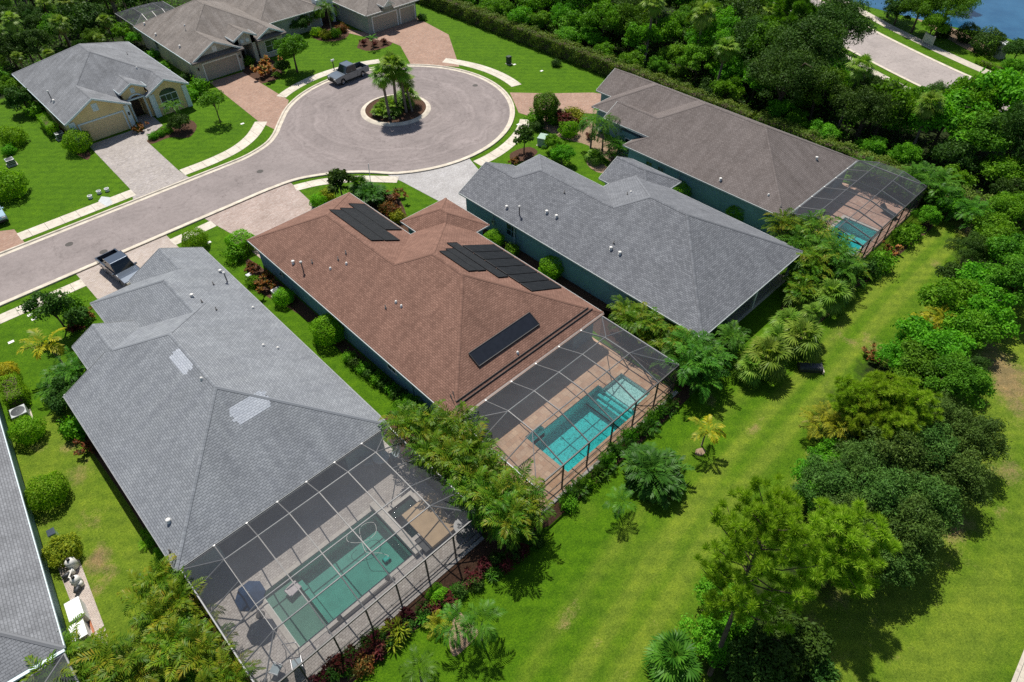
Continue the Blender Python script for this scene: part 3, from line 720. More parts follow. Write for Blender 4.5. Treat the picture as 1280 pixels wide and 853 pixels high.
def wall_boxes(house, rects, mat, h=2.92, name='wall'):
    """one continuous wall shell made of overlapping wings (tops reach under the roof)"""
    m = MB()
    for r in rects:
        x0, x1, y0, y1 = r[:4]; hh = r[4] if len(r) > 4 else h
        m.prism([(x0, y0), (x1, y0), (x1, y1), (x0, y1)], 0, hh)
    return m
def gable_wall(m, x0, x1, y, z0, z1, thick=.2):
    """triangle over a wall: eave height z0, ridge z1"""
    xm = (x0+x1)/2
    m.extrude([(x0, 2.92), (x1, 2.92), (x1, z0), (xm, z1), (x0, z0)], 'y', y, y+thick)
def window(house, c, w, h, face, mat=None, sill=True, name='window', mull=1):
    """c = centre on the wall plane, face in 'x-','x+','y-','y+': outward normal"""
    x, y, z = c; d = 1 if face[1] == '+' else -1; m = MB(); g = MB(); e = .07
    if name == 'gable_vent':
        for i in range(5): m.box(x-w/2, x+w/2, y-.03, y+.01, z-h/2+i*h/5, z-h/2+(i+.8)*h/5)
        m.box(x-w/2-.05, x+w/2+.05, y-.012, y+.01, z-h/2-.05, z+h/2+.05); return m.build(name, mat, house)
    def bx(b, u0, u1, z0, z1, t0, t1):
        a, c_ = sorted((t0*d, t1*d))
        if face[0] == 'x': b.box(x+a, x+c_, y+u0, y+u1, z+z0, z+z1)
        else: b.box(x+u0, x+u1, y+a, y+c_, z+z0, z+z1)
    bx(m, -w/2-e, -w/2, -h/2-e, h/2+e, -.02, .05); bx(m, w/2, w/2+e, -h/2-e, h/2+e, -.02, .05)
    bx(m, -w/2, w/2, h/2, h/2+e, -.02, .05); bx(m, -w/2, w/2, -h/2-e, -h/2, -.02, .06)
    for k in range(mull):
        u = -w/2+w*(k+1)/(mull+1); bx(m, u-.02, u+.02, -h/2, h/2, -.02, .035)
    bx(m, -w/2, w/2, -.02, .02, -.015, .032)
    bx(g, -w/2, w/2, -h/2, h/2, -.03, .012)
    o = g.build(name, M['glass_dark'], house)
    m.build('window_frame', mat or M['white_trim'], o); return o
def garage_door(house, x0, x1, y, mat, trim, d=-1, z1=2.15):
    """sectional door, facing y*d"""
    o = None; m = MB(); rows = 4
    yy = lambda t: sorted((y+d*t, y-d*.03))
    for k in range(rows):
        za, zb = z1*k/rows+.012, z1*(k+1)/rows-.012
        a, b = yy(.035); m.box(x0, x1, a, b, za, zb)
        n = max(2, int((x1-x0)/.6))
        for q in range(n):
            u0 = x0+(x1-x0)*(q+.12)/n; u1 = x0+(x1-x0)*(q+.88)/n
            a, b = yy(.05); m.box(u0, u1, a, b, za+.09, zb-.09)
    a, b = yy(.02); m.box(x0, x1, a, b, 0, z1)
    o = m.build('garage_door', mat, house)
    f = MB(); a, b = yy(.08)
    f.box(x0-.16, x0, a, b, 0, z1+.16); f.box(x1, x1+.16, a, b, 0, z1+.16); f.box(x0, x1, a, b, z1, z1+.16)
    f.build('door_frame', trim, o); return o
def solar_mat(house_roof, vols, x0, x1, y0, y1, along, mat='panel', lift=.06, t=.04, header=True):
    """thin black collector lying on the roof plane under its centre"""
    p = top_z(vols, (x0+x1)/2, (y0+y1)/2)[1]; z = lambda x, y: p[0]*x+p[1]*y+p[2]
    m = MB(); c = [(x0, y0), (x1, y0), (x1, y1), (x0, y1)]
    top = [(x, y, z(x, y)+lift+t) for x, y in c]; bot = [(x, y, z(x, y)+lift-.02) for x, y in c]
    uv = [(0, 0), (x1-x0, 0), (x1-x0, y1-y0), (0, y1-y0)]
    if along == 'y': uv = [(b, a) for a, b in uv]
    m.face(top, uv)
    for i in range(4):
        j = (i+1) % 4; m.face([bot[i], bot[j], top[j], top[i]])
    o = m.build('solar_collector', M[mat], house_roof)
    h = MB()
    if header == 'frame':
        for i in range(4):
            j = (i+1) % 4; h.bar(top[i], top[j], .06, .07)
        h.build('collector_frame', M['blackplastic'], o)
    elif header:
        ends = ((top[0], top[3]), (top[1], top[2])) if along == 'x' else ((top[0], top[1]), (top[3], top[2]))
        for a, b in ends: MB().tube([a, b], .035, 6).build('header_pipe', M['black_rubber'], o)
    return o

def newhouse(name, label, vols, roofmat, wallmat, trim, walls, gables=(), ridge=True, origin=(0, 0), rz=0):
    h = empty(name, (*origin, 0), rz, label, 'house', 'one storey houses of the street')
    m = wall_boxes(h, walls, M[wallmat])
    for g in gables: gable_wall(m, *g)
    m.build('wall', M[wallmat], h)
    r = make_roof(h, vols, M[roofmat], M[trim], ridge)
    return h, r
def shingle_patch(roof, vols, x0, x1, y0, y1):
    p = top_z(vols, (x0+x1)/2, (y0+y1)/2)[1]; m = MB(); s = math.sqrt(1.25)
    rng = random.Random(int(x0*100)); n = 7; along = 'y' if abs(p[0]) > abs(p[1]) else 'x'
    for k in range(n):
        j0, j1 = rng.uniform(-.1, .15), rng.uniform(-.1, .15)
        if along == 'y': P = [(x0+(x1-x0)*k/n, y0+j0), (x0+(x1-x0)*(k+1)/n, y0+j0), (x0+(x1-x0)*(k+1)/n, y1+j1), (x0+(x1-x0)*k/n, y1+j1)]
        else: P = [(x0+j0, y0+(y1-y0)*k/n), (x1+j1, y0+(y1-y0)*k/n), (x1+j1, y0+(y1-y0)*(k+1)/n), (x0+j0, y0+(y1-y0)*(k+1)/n)]
        uv = [(q[1], q[0]*s) if along == 'y' else (q[0], q[1]*s) for q in P]
        m.face([(q[0], q[1], p[0]*q[0]+p[1]*q[1]+p[2]+.008) for q in P], uv)
    return m.build('shingle_patch', M['patch'], roof)

# --- light grey roof, nearest
L, Rr = -1.85, 12.85
vA = [((L, Rr, 25.5, 43.3), [Lp(L), Rp(Rr), Bp(25.5), Fp(46.95)]),
      ((.3, Rr, 43.3, 46.95), [Lp(L), Rp(Rr), Fp(46.95)]),
      ((3.1, Rr, 38, 52.05), [Lp(3.1), Rp(Rr), Fp(52.05)]),
      ((6.45, Rr, 46, 52.65), [Lp(6.45), Rp(Rr)]),
      ((.3, 5.0, 41.5, 46.5), [Lp(L), Rp(6.24)])]
hA, rA = newhouse('shingle_house', 'house with the light grey shingle roof and two pale repair patches, nearest on the left', vA, 'roof_grey', 'greyteal', 'grey_trim',
    [(L+.45, Rr-.45, 28.6, 42.8), (L+.45, .6, 25.95, 28.6), (9.5, Rr-.45, 25.95, 28.6), (.75, Rr-.45, 42.8, 46.0), (3.55, Rr-.45, 46, 51.6), (6.9, Rr-.45, 51.6, 52.2)],
    [(6.9, 12.4, 51.95, 3.0, 4.25), (.75, 3.7, 46.0, 3.6, 4.4)])
shingle_patch(rA, vA, 4.55, 5.35, 35.6, 37.9)
shingle_patch(rA, vA, 5.2, 7.6, 30.2, 31.35)
c1 = lambda a, b: (70+a/5.333, 290+b/5.333)
def on_plane(px, py, p):
    d = (px-640)/FOC*CR-(py-426.5)/FOC*CU+CF; t = (p[0]*0+p[2]-CAM_H)/(d[2]-p[0]*d[0]-p[1]*d[1]); return float(d[0]*t), float(d[1]*t)
def vents(roof, vols, plane, lst):
    for px, py, kind in lst:
        x, y = on_plane(px, py, plane); roof_vent(roof, vols, x, y, kind)
vents(rA, vA, Rp(Rr), [(276, 340.5, 'cap'), (284, 352, 'pipe'), (240.5, 371, 'cap'), (252.5, 378, 'stub'), (267, 356, 'stub'), (270.5, 387.5, 'stub'), (316.5, 385.5, 'small'), (329.5, 432.5, 'small'), (347.5, 436, 'small'), (250, 470, 'small')])
vents(rA, vA, Lp(L), [(211.5, 652.5, 'cap'), (213, 690, 'stub')])
garage_door(hA, 7.2, 12.1, 52.2, M['cream_door'], M['white_trim'], 1)
window(hA, (L+.45, 34, 1.6), 1.6, 1.3, 'x-'); window(hA, (L+.45, 39.5, 1.6), 1.2, 1.3, 'x-'); window(hA, (2.2, 46.0, 1.6), 1.6, 1.4, 'y+')
window(hA, (5.0, 28.6, 1.15), 5.6, 2.2, 'y-', M['alu_mid'], mull=3)
# ornamental downspout elbow at the notch
MB().tube([(-1.75, 43.35, 2.9), (-1.9, 43.45, 2.7), (-1.45, 43.4, 2.4), (-1.45, 43.4, .1)], .05, 8).build('downspout', M['white_trim'], hA)

# --- red brown roof with black collectors
L, Rr = 16.2, 31.4
vB = [((L, Rr, 22.62, 41.3), [Lp(L), Rp(Rr), Bp(22.62), Fp(41.3)]),
      ((L, 27.0, 36, 50.9), [Lp(L), Rp(27.0), Fp(50.9)]),
      ((27.62, 33.0, 37.45, 43.6), [Lp(27.62), Rp(33.0), Bp(37.45), Fp(43.6)])]
hB, rB = newhouse('shingle_house', 'house with the red brown shingle roof carrying black solar collectors', vB, 'roof_brown', 'teal', 'soft_trim',
    [(L+.45, Rr-.45, 25.6, 40.8), (L+.45, 18.6, 23.1, 25.6), (28.6, Rr-.45, 23.1, 25.6), (L+.45, 26.55, 40.8, 50.4), (28.05, 32.55, 37.9, 43.15)])
def col_at(poly): return poly
for x0, x1, y0, y1, al in ((22.35, 23.55, 40.1, 46.3, 'y'), (23.6, 25.05, 40.05, 46.75, 'y'), (25.1, 26.75, 42.2, 47.85, 'y'),
                           (24.55, 25.4, 30.45, 33.85, 'y'), (25.44, 26.3, 30.4, 34.2, 'y'), (26.4, 27.45, 29.15, 35.25, 'y')):
    solar_mat(rB, vB, x0, x1, y0, y1, al)
for k in range(6): solar_mat(rB, vB, 27.6, 31.0, 33.5-k*1.36, 34.76-k*1.36, 'x')
solar_mat(rB, vB, 20.05, 26.1, 24.43, 25.48, 'x', 'pv', .05, .05, 'frame')
mb = MB(); zr = lambda y: 2.85+.5*(y-22.62)+.05
for dy in (.62, .86): mb.tube([(16.2+dy+.35, 24.2, 2.85+.5*(dy+.35)+.05), (16.2+dy, 22.62+dy, zr(22.62+dy)), (31.4-dy, 22.62+dy, zr(22.62+dy))], .045, 6)
mb.build('collector_pipe', M['black_rubber'], rB)
mb = MB(); mb.bar((16.3, 22.5, 2.79), (31.3, 22.5, 2.79), .16, .13); mb.build('patio_gutter', M['bronze_trim'], rB)
T11 = lambda a, b: (310+a/3.879, 210+b/3.879)
vents(rB, vB, Lp(L), [(*T11(220, 462), 'cap'), (*T11(268, 498), 'pipe'), (*T11(312, 460), 'stub'), (*T11(400, 490), 'small'), (*T11(478, 466), 'small'), (*T11(475, 415), 'stub'), (*T11(438, 445), 'stub'), (*T11(718, 652), 'small'), (*T11(744, 672), 'small'), (*T11(668, 680), 'stub')])
vents(rB, vB, Bp(22.62), [(647, 441.5, 'small')])
garage_door(hB, 17.4, 22.3, 50.4, M['grey_door'], M['white_trim'], 1)
window(hB, (L+.45, 30.5, 1.7), 1.0, .9, 'x-'); window(hB, (L+.45, 25.5, 2.0), .6, .5, 'x-'); window(hB, (30.3, 43.15, 1.6), 1.7, 1.3, 'y+')
window(hB, (23.5, 25.6, 1.15), 7.5, 2.2, 'y-', M['alu_mid'], mull=4)
for q in (28.0, 37.0): MB().tube([(L+.42, q, .05), (L+.42, q, 2.6), (L+.05, q, 2.75)], .045, 6).build('downspout', M['teal'], hB)

# --- slate grey roof
L, Rr = 34.5, 49.5
vC = [((L, Rr, 15.6, 34.3), [Lp(L), Rp(Rr), Bp(15.6), Fp(34.3)]),
      ((L, 45.15, 29, 42.97), [Lp(L), Rp(45.15), Fp(42.97)]),
      ((L, 41.7, 37, 43.4), [Lp(L), Rp(41.7)]),
      ((46.0, 51.25, 29.55, 35.6), [Lp(46.0), Rp(51.25), Bp(29.55)])]
hC, rC = newhouse('shingle_house', 'house with the plain slate grey roof and dark teal wall, third from the left', vC, 'roof_slate', 'teal', 'soft_trim',
    [(L+.45, Rr-.45, 19.6, 33.9), (L+.45, 37.6, 16.1, 19.6), (L+.45, 44.7, 33.9, 42.5), (L+.45, 41.25, 42.5, 42.95), (46.45, 50.8, 30, 35.1)],
    [(34.95, 41.25, 42.75, 3.0, 4.45), (46.45, 50.8, 34.9, 3.0, 4.0)])
T21 = lambda a, b: (630+a/3.879, 210+b/3.879)
vents(rC, vC, Lp(L), [(*T21(13, 195), 'cap'), (*T21(75, 228), 'pipe'), (*T21(207, 218), 'cap'), (*T21(254, 240), 'cap'), (*T21(518, 395), 'cap'), (*T21(561, 418), 'cap'), (*T21(532, 365), 'stub'), (*T21(293, 122), 'stub')])
vents(rC, vC, Fp(34.3), [(*T21(615, 120), 'small'), (*T21(598, 130), 'stub')])
garage_door(hC, 35.6, 40.5, 42.95, M['grey_door'], M['white_trim'], 1)
for x in (43.3, 48.9): MB().box(x-.11, x+.11, 15.95, 16.17, 0, 2.75).build('porch_post', M['white_trim'], hC)
window(hC, (43.5, 19.6, 1.15), 8, 2.2, 'y-', M['alu_mid'], mull=4)
MB().face([(37.7, 16.0, .05), (48.9, 16.0, .05), (48.9, 16.0, 2.75), (37.7, 16.0, 2.75)]).build('porch_shade_sheet', M['screen'], hC)  # thin dark sheet added between the posts to stand for deep porch shade
window(hC, (L+.45, 36.6, 1.6), 1.2, 1.2, 'x-', M['teal'])
MB().tube([(L+.42, 36.2, .05), (L+.42, 36.2, 2.6), (L+.05, 36.2, 2.75)], .05, 6).build('downspout', M['blue_trim'], hC)
MB().box(37.6, Rr-.5, 15.8, 19.6, -.05, .03).build('porch_floor', M['concrete'], hC)

# --- taupe roof by the hedge
L, Rr = 52.8, 67.3
vD = [((L, Rr, 19.35, 36.2), [Lp(L), Rp(Rr), Bp(19.35), Fp(40.85)]),
      ((54.6, Rr, 36.2, 40.85), [Lp(L), Rp(Rr), Fp(40.85)]),
      ((L, 54.6, 36.2, 38.1), [Lp(L), Fp(38.1)]),
      ((57.2, Rr, 33, 46.3), [Lp(57.2), Rp(Rr), Fp(46.3)]),
      ((60.7, Rr, 40, 48.65), [Lp(60.7), Rp(Rr)]),
      ((54.6, 60.0, 36.2, 42.4), [Lp(L), Rp(60.5, e=3.0)])]
hD, rD = newhouse('shingle_house', 'house with the taupe roof along the clipped hedge', vD, 'roof_taupe', 'teal', 'soft_trim',
    [(L+.45, Rr-.45, 22, 36), (L+.45, 57, 19.8, 22), (64.2, Rr-.45, 19.8, 22), (55.05, Rr-.45, 36, 40.4), (L+.45, 54.9, 36, 37.6), (57.65, Rr-.45, 40.4, 45.85), (61.15, Rr-.45, 45.85, 48.2)],
    [(61.15, 66.85, 47.95, 3.0, 4.4), (55.05, 57.9, 41.9, 3.6, 4.4)])
c6 = lambda a, b: (730+a/4.741, 80+b/4.741)
vents(rD, vD, Lp(L), [(*c6(808, 690), 'cap'), (*c6(1093, 778), 'small')])
vents(rD, vD, Bp(19.35), [(1020.5, 199, 'cap'), (976, 258, 'stub')])
vents(rD, vD, Rp(Rr), [(846, 112, 'small'), (858, 117, 'small')])
garage_door(hD, 61.5, 66.5, 48.2, M['grey_door'], M['white_trim'], 1)
window(hD, (L+.45, 33.3, 1.6), .7, .8, 'x-', M['teal']); window(hD, (L+.45, 34.8, 1.6), .7, .8, 'x-', M['teal']); window(hD, (L+.45, 20.9, 1.9), .6, .5, 'x-', M['teal'])
window(hD, (54.2, 37.6, 1.5), .8, 1.3, 'y+'); window(hD, (55.05, 39, 1.6), 1.0, 1.3, 'x-')
window(hD, (60.5, 22, 1.15), 6.5, 2.2, 'y-', M['alu_mid'], mull=3)

# --- cream yellow house across the street
L, Rr = 12.2, 26.9
vE = [((L, Rr, 86.0, 104.0), [Lp(L), Rp(Rr), Bp(86.0), Fp(104.0)]),
      ((L, 19.6, 84.9, 92), [Lp(L), Rp(19.6)]),
      ((21.6, Rr, 85.4, 91), [Lp(21.6), Rp(Rr)]),
      ((19.1, 22.3, 86.1, 92), [Lp(19.1, e=3.75), Rp(22.3, e=3.75)])]
hE, rE = newhouse('stucco_house', 'cream yellow house with arched entry and two gables across the street', vE, 'roof_far2', 'yellow', 'blue_trim',
    [(L+.45, Rr-.45, 88.6, 103.5), (L+.45, 19.15, 85.2, 88.6), (22.05, Rr-.45, 85.7, 88.6), (19.4, 19.9, 86.4, 88.6, 3.85), (21.5, 22.0, 86.4, 88.6, 3.85), (19.4, 22.0, 88.0, 88.6, 3.9)],
    [(L+.45, 19.15, 85.2, 3.0, 4.55), (22.05, Rr-.45, 85.7, 3.0, 4.1)])
# arch over the entry, and the dark recess under it
m = MB(); n = 12; xs = [19.9+1.6*(.5-.5*math.cos(math.pi*i/n)) for i in range(n+1)]
for a, b in zip(xs[:-1], xs[1:]):
    f = lambda x: 2.35+math.sqrt(max(0, .8**2-(x-20.7)**2))*.85
    m.extrude([(a, f(a)), (b, f(b)), (b, 4.0), (a, 4.0)], 'y', 86.4, 86.75)
m.extrude([(19.4, 3.7), (22.0, 3.7), (22.0, 3.75), (20.7, 4.42), (19.4, 3.75)], 'y', 86.42, 86.7)
m.build('entry_arch', M['yellow'], hE)
m = MB()
for i in range(n):
    t0, t1 = math.pi*i/n, math.pi*(i+1)/n
    q = lambda t, r: (20.7-r*math.cos(t), 2.35+r*.85*math.sin(t))
    a, b, c, d = q(t0, .8), q(t1, .8), q(t1, 1.0), q(t0, 1.0)
    m.extrude([a, b, c, d], 'y', 86.3, 86.4)
for x0, x1 in ((19.7, 19.9), (21.5, 21.7)): m.box(x0, x1, 86.3, 86.4, 0, 2.35)
m.build('arch_trim', M['blue_trim'], hE)
MB().box(20.1, 21.3, 87.85, 87.99, 0, 2.2).build('front_door', M['dark_door'], hE)
garage_door(hE, 13.55, 18.4, 85.2, M['cream_door'], M['blue_trim'])
window(hE, (15.9, 85.2, 3.55), .55, .75, 'y-', M['blue_trim'], name='gable_vent'); window(hE, (20.7, 86.4, 3.6), .4, .5, 'y-', M['blue_trim'], name='gable_vent')
o = window(hE, (24.2, 85.7, 1.5), 2.0, 1.5, 'y-', M['blue_trim'], mull=2)
m = MB()
for i in range(n):
    t0, t1 = math.pi*i/n, math.pi*(i+1)/n; q = lambda t, r: (24.2-r*math.cos(t), 2.36+r*.6*math.sin(t))
    m.extrude([q(t0, 0.02), q(t1, 0.02), q(t1, 1.0), q(t0, 1.0)], 'y', 85.66, 85.7)
m.build('arched_light', M['glass_dark'], hE)
for x0, x1, yb in ((12.55, 13.2, 85.08), (18.75, 19.25, 85.08), (21.95, 22.6, 85.58), (26.0, 26.55, 85.58)):
    MB().box(x0, x1, yb, yb+.2, 0, 2.75).build('pilaster', M['blue_trim'], hE)
for x in (12.87, 19.0): MB().lathe([(0, 2.0), (.09, 1.95), (.1, 1.7), (.05, 1.6)], (x, 85.0, 0), seg=8).build('wall_lantern', M['blackplastic'], hE)
c7 = lambda a, b: (15+a/5.333, 45+b/5.333)
vents(rE, vE, Lp(L), [(*c7(262, 418), 'pipe'), (*c7(280, 440), 'cap')]); vents(rE, vE, Rp(Rr), [(*c7(770, 125), 'stub'), (*c7(828, 205), 'small')])

# --- greige house with the pedimented garage
L, Rr = 29.7, 44.1
vF = [((L, Rr, 92.1, 109.0), [Lp(L), Rp(Rr), Bp(92.1), Fp(109.0)]),
      ((L, 37.1, 90.6, 97), [Lp(L), Rp(37.1)]),
      ((39.4, Rr, 91.6, 96), [Lp(39.4), Rp(Rr)]),
      ((36.3, 39.7, 91.4, 97), [Lp(36.3, e=3.7), Rp(39.7, e=3.7)])]
hF, rF = newhouse('stucco_house', 'greige house with warm grey roof and pedimented garage across the street', vF, 'roof_far', 'greige', 'blue_trim',
    [(L+.45, Rr-.45, 94.5, 108.5), (L+.45, 36.65, 91.1, 94.5), (39.85, Rr-.45, 92.1, 94.5), (36.6, 37.1, 91.8, 94.5, 3.8), (38.9, 39.4, 91.8, 94.5, 3.8), (36.6, 39.4, 91.81, 92.2, 3.75)][:5],
    [(L+.45, 36.65, 91.1, 3.0, 4.55), (39.85, Rr-.45, 92.1, 3.0, 4.0)])
MB().extrude([(36.6, 2.7), (39.4, 2.7), (39.4, 3.75), (38.0, 4.4), (36.6, 3.75)], 'y', 91.8, 92.1).build('entry_gable', M['greige'], hF)
for x in (37.6, 38.4): MB().box(x-.22, x+.22, 91.74, 91.8, 3.0, 3.45).build('gable_vent', M['blue_trim'], hF)
MB().box(37.4, 38.6, 94.42, 94.5, 0, 2.2).build('front_door', M['dark_door'], hF)
m = MB(); m.face([(29.75, 90.3, 2.86), (37.05, 90.3, 2.86), (37.05, 91.12, 3.2), (29.75, 91.12, 3.2)]); m.face([(29.75, 90.3, 2.86), (29.75, 90.3, 2.7), (37.05, 90.3, 2.7), (37.05, 90.3, 2.86)]); m.face([(29.75, 90.3, 2.7), (37.05, 90.3, 2.7), (37.05, 91.12, 2.7), (29.75, 91.12, 2.7)])
m.build('pent_roof', M['roof_far'], hF)
m = MB(); m.face([(39.45, 91.3, 2.86), (44.05, 91.3, 2.86), (44.05, 92.12, 3.15), (39.45, 92.12, 3.15)]); m.face([(39.45, 91.3, 2.86), (39.45, 91.3, 2.7), (44.05, 91.3, 2.7), (44.05, 91.3, 2.86)]); m.build('pent_roof', M['roof_far'], hF)
garage_door(hF, 31.3, 36.0, 91.1, M['grey_door'], M['white_trim'])
window(hF, (33.4, 91.1, 3.65), .5, .6, 'y-', M['white_trim'], name='gable_vent'); window(hF, (41.75, 92.1, 3.5), .3, .4, 'y-', M['white_trim'], name='gable_vent')
window(hF, (41.8, 92.1, 1.5), 1.9, 1.5, 'y-', M['white_trim'], mull=1); window(hF, (L+.45, 103, 1.7), .9, 1.0, 'x-', M['greige'])
for x in (30.5, 36.4): MB().lathe([(0, 2.0), (.09, 1.95), (.1, 1.7), (.05, 1.6)], (x, 90.9, 0), seg=8).build('wall_lantern', M['blackplastic'], hF)
c8 = lambda a, b: (135+a/5.333, b/5.333)
vents(rF, vF, Lp(L), [(*c8(480, 315), 'cap'), (*c8(320, 235), 'cap'), (*c8(520, 205), 'stub'), (*c8(245, 165), 'cap'), (*c8(512, 172), 'small')])

# --- greige house at the head of the circle
L, Rr = 55.6, 65.5
vG = [((L, Rr, 88.6, 110), [Lp(L), Rp(Rr), Bp(88.6)]),
      ((58.6, 60.6, 88.2, 92), [Lp(58.6, e=3.5, sl=.7), Rp(60.6, e=3.5, sl=.7)]),
      ((42.5, 53.0, 96.2, 118), [Lp(42.5), Rp(53.0), Bp(96.2)]),
      ((50, 57, 98.5, 118), [Lp(50, e=3), Rp(57, e=3), Bp(98.5)])]
hG, rG = newhouse('stucco_house', 'greige house with a two part garage front at the head of the circle', vG, 'roof_far', 'mid', 'white_trim',
    [(L+.45, Rr-.45, 89.05, 109.5), (42.95, 52.55, 96.65, 117), (52.55, 56.2, 99, 117)])
MB().box(58.85, 60.35, 88.5, 91, 2.95, 3.6).build('dormer', M['mid'], hG)
MB().extrude([(58.85, 3.3), (60.35, 3.3), (60.35, 3.55), (59.6, 4.0), (58.85, 3.55)], 'y', 88.4, 88.52).build('dormer_face', M['blue_trim'], hG)
garage_door(hG, 56.9, 61.3, 89.05, M['grey_door'], M['white_trim']); garage_door(hG, 62.0, 64.7, 89.05, M['grey_door'], M['white_trim'])
MB().box(53.2, 55.2, 97.9, 98.5, 0, 2.9).build('entry_recess', M['dark_door'], hG)
for x in (52.9, 55.3): MB().box(x-.2, x+.2, 97.2, 97.6, 0, 3.0).build('entry_column', M['blue_trim'], hG)
MB().box(52.7, 55.5, 97.15, 98.5, 2.9, 3.7).build('entry_lintel', M['blue_trim'], hG)
window(hG, (49.8, 96.65, 1.5), 1.8, 1.5, 'y-', M['white_trim'])

# --- grey roof at the left edge, turned a little
vH = [((-15, 0, 0, 34), [Lp(-15), Rp(0), Bp(0)])]
hH, rH = newhouse('shingle_house', 'house with a dark grey roof cut by the left edge of the photo', vH, 'roof_far2', 'greyteal', 'blue_trim',
    [(-14.5, -.5, 3.2, 33.5), (-14.5, -10, .5, 3.2), (-3.2, -.5, .5, 3.2)], origin=(-7.8, 25.5), rz=R(-6.4))
for yy in (1.4, 3.0, 5.0): MB().lathe([(0, .06), (.26, .05), (.34, .03), (.36, 0)], (-.49, yy, 1.5), 'x', 16).build('oval_window', M['glass_dark'], hH)
mb = MB(); mb.bar((-15, -.12, 2.79), (0, -.12, 2.79), .16, .13); mb.build('patio_gutter', M['blue_trim'], rH)
roof_vent(rH, vH, -2.6, 14.6, 'stub')
# --- pale blue house just outside the left edge
vI = [((-16, 0, 0, 22), [Lp(-16), Rp(0), Bp(0), Fp(22)])]
hI, rI = newhouse('stucco_house', 'pale blue walled house at the far left edge behind the clipped bushes', vI, 'roof_far2', 'greyteal', 'blue_trim', [(-15.5, -.45, .5, 21.5)], origin=(.2, 83.0))

for h_, xw, ys in ((hB, 16.65, (46.2, 33.4)), (hC, 34.95, (39.0, 27.5)), (hD, 53.25, (31.0, 25.2)), (hA, -1.4, (31.0,))):
    for k, yw in enumerate(ys):
        if k == 0:
            o = MB().box(xw-.16, xw, yw-.16, yw+.16, 1.15, 1.75).build('meter_box', M['acgrey'], h_, bevel=.02)
            MB().lathe([(0, -.09), (.09, -.08), (.11, 0)], (xw-.16, yw, 1.55), 'x', 14).build('dial', M['glass_dark'], o)
            MB().tube([(xw-.08, yw, 1.75), (xw-.08, yw, 2.85)], .03, 6).build('conduit', M['acgrey'], h_)
        else:
            MB().tube([(xw, yw, .5), (xw-.14, yw, .5), (xw-.16, yw, .4)], .025, 6).build('hose_tap', M['rim'], h_)

# ------------------------------------------------------------------ swimming pools and their screened enclosures
def deck(pts_outer, hole, z, mat, name, label):
    """paved deck with a rectangular-ish opening: outer rect split round the hole's bounding polygon"""
    m = MB(); x0, x1, y0, y1 = pts_outer
    # cells of a grid through all corner coordinates, minus those inside a hole
    xs = sorted({x0, x1} | {h[0] for h in hole} | {h[1] for h in hole}); ys = sorted({y0, y1} | {h[2] for h in hole} | {h[3] for h in hole})
    for a, b in zip(xs[:-1], xs[1:]):
        for c, d in zip(ys[:-1], ys[1:]):
            mx, my = (a+b)/2, (c+d)/2
            if any(h[0] < mx < h[1] and h[2] < my < h[3] for h in hole): continue
            m.face([(a, c, z), (b, c, z), (b, d, z), (a, d, z)])
    for a, b in (((x0, y0), (x1, y0)), ((x1, y0), (x1, y1)), ((x1, y1), (x0, y1)), ((x0, y1), (x0, y0))):
        m.face([(*a, -.1), (*b, -.1), (*b, z), (*a, z)])
    o = m.build(name, M[mat]); tag(o, label, 'pool deck', None, 'structure'); return o
def basin(m, r, depth, z=.05):
    x0, x1, y0, y1 = r
    m.face([(x0, y0, -depth), (x1, y0, -depth), (x1, y1, -depth), (x0, y1, -depth)])
    for a, b in (((x0, y0), (x0, y1)), ((x0, y1), (x1, y1)), ((x1, y1), (x1, y0)), ((x1, y0), (x0, y0))):
        m.face([(*a, -depth), (*b, -depth), (*b, z), (*a, z)])
def coping_ring(m, r, w=.28, z=.05, h=.035, skip=()):
    x0, x1, y0, y1 = r
    for k, b in (('s', (x0-w, x1+w, y0-w, y0)), ('n', (x0-w, x1+w, y1, y1+w)), ('w', (x0-w, x0, y0, y1)), ('e', (x1, x1+w, y0, y1))):
        if k not in skip: m.box(*b, z-.04, z+h)

# --- still green pool of the grey roofed house
deck((-1.75, 12.75, 16.1, 28.5), [(1.0, 8.95, 18.4, 22.6), (9.45, 9.95, 19.1, 20.85), (9.45, 11.25, 20.85, 21.6)], .05, 'deck_grey', 'pool_deck', 'grey paver deck round the green pool')
P = empty('swimming_pool', (5, 20.5, 0), 0, 'rectangular pool with still green water and a white hose floating in it', 'pool')
def at_parent(o, par):
    o.parent = par; o.matrix_parent_inverse = par.matrix_basis.inverted() if False else Matrix.Translation(-Vector(par.location)); return o
m = MB(); basin(m, (2.9, 8.95, 18.4, 22.6), 1.2); o = at_parent(m.build('basin', M['plaster']), P)
m = MB(); m.box(1.0, 2.9, 18.4, 22.6, -.6, -.38); m.box(1.0, 1.04, 18.4, 22.6, -.38, .05); m.box(2.9, 3.25, 18.4, 22.6, -1.4, -.75); at_parent(m.build('tanning_ledge', M['plaster']), P)
m = MB(); m.face([(1, 18.4, -.6), (1, 18.4, .05), (2.9, 18.4, .05), (2.9, 18.4, -.6)]); m.face([(1, 22.6, -.6), (1, 22.6, .05), (2.9, 22.6, .05), (2.9, 22.6, -.6)]); at_parent(m.build('ledge_side', M['plaster']), P)
m = MB(); m.face([(2.9, 18.4, -.09), (8.95, 18.4, -.09), (8.95, 22.6, -.09), (2.9, 22.6, -.09)]); m.cur = 1; m.face([(1.04, 18.4, -.09), (2.9, 18.4, -.09), (2.9, 22.6, -.09), (1.04, 22.6, -.09)]); at_parent(m.build('water', [M['water_green'], M['water_pale']]), P)
m = MB(); coping_ring(m, (1.0, 8.95, 18.4, 22.6), .3, skip=('e',)); at_parent(m.build('coping', M['coping']), P)
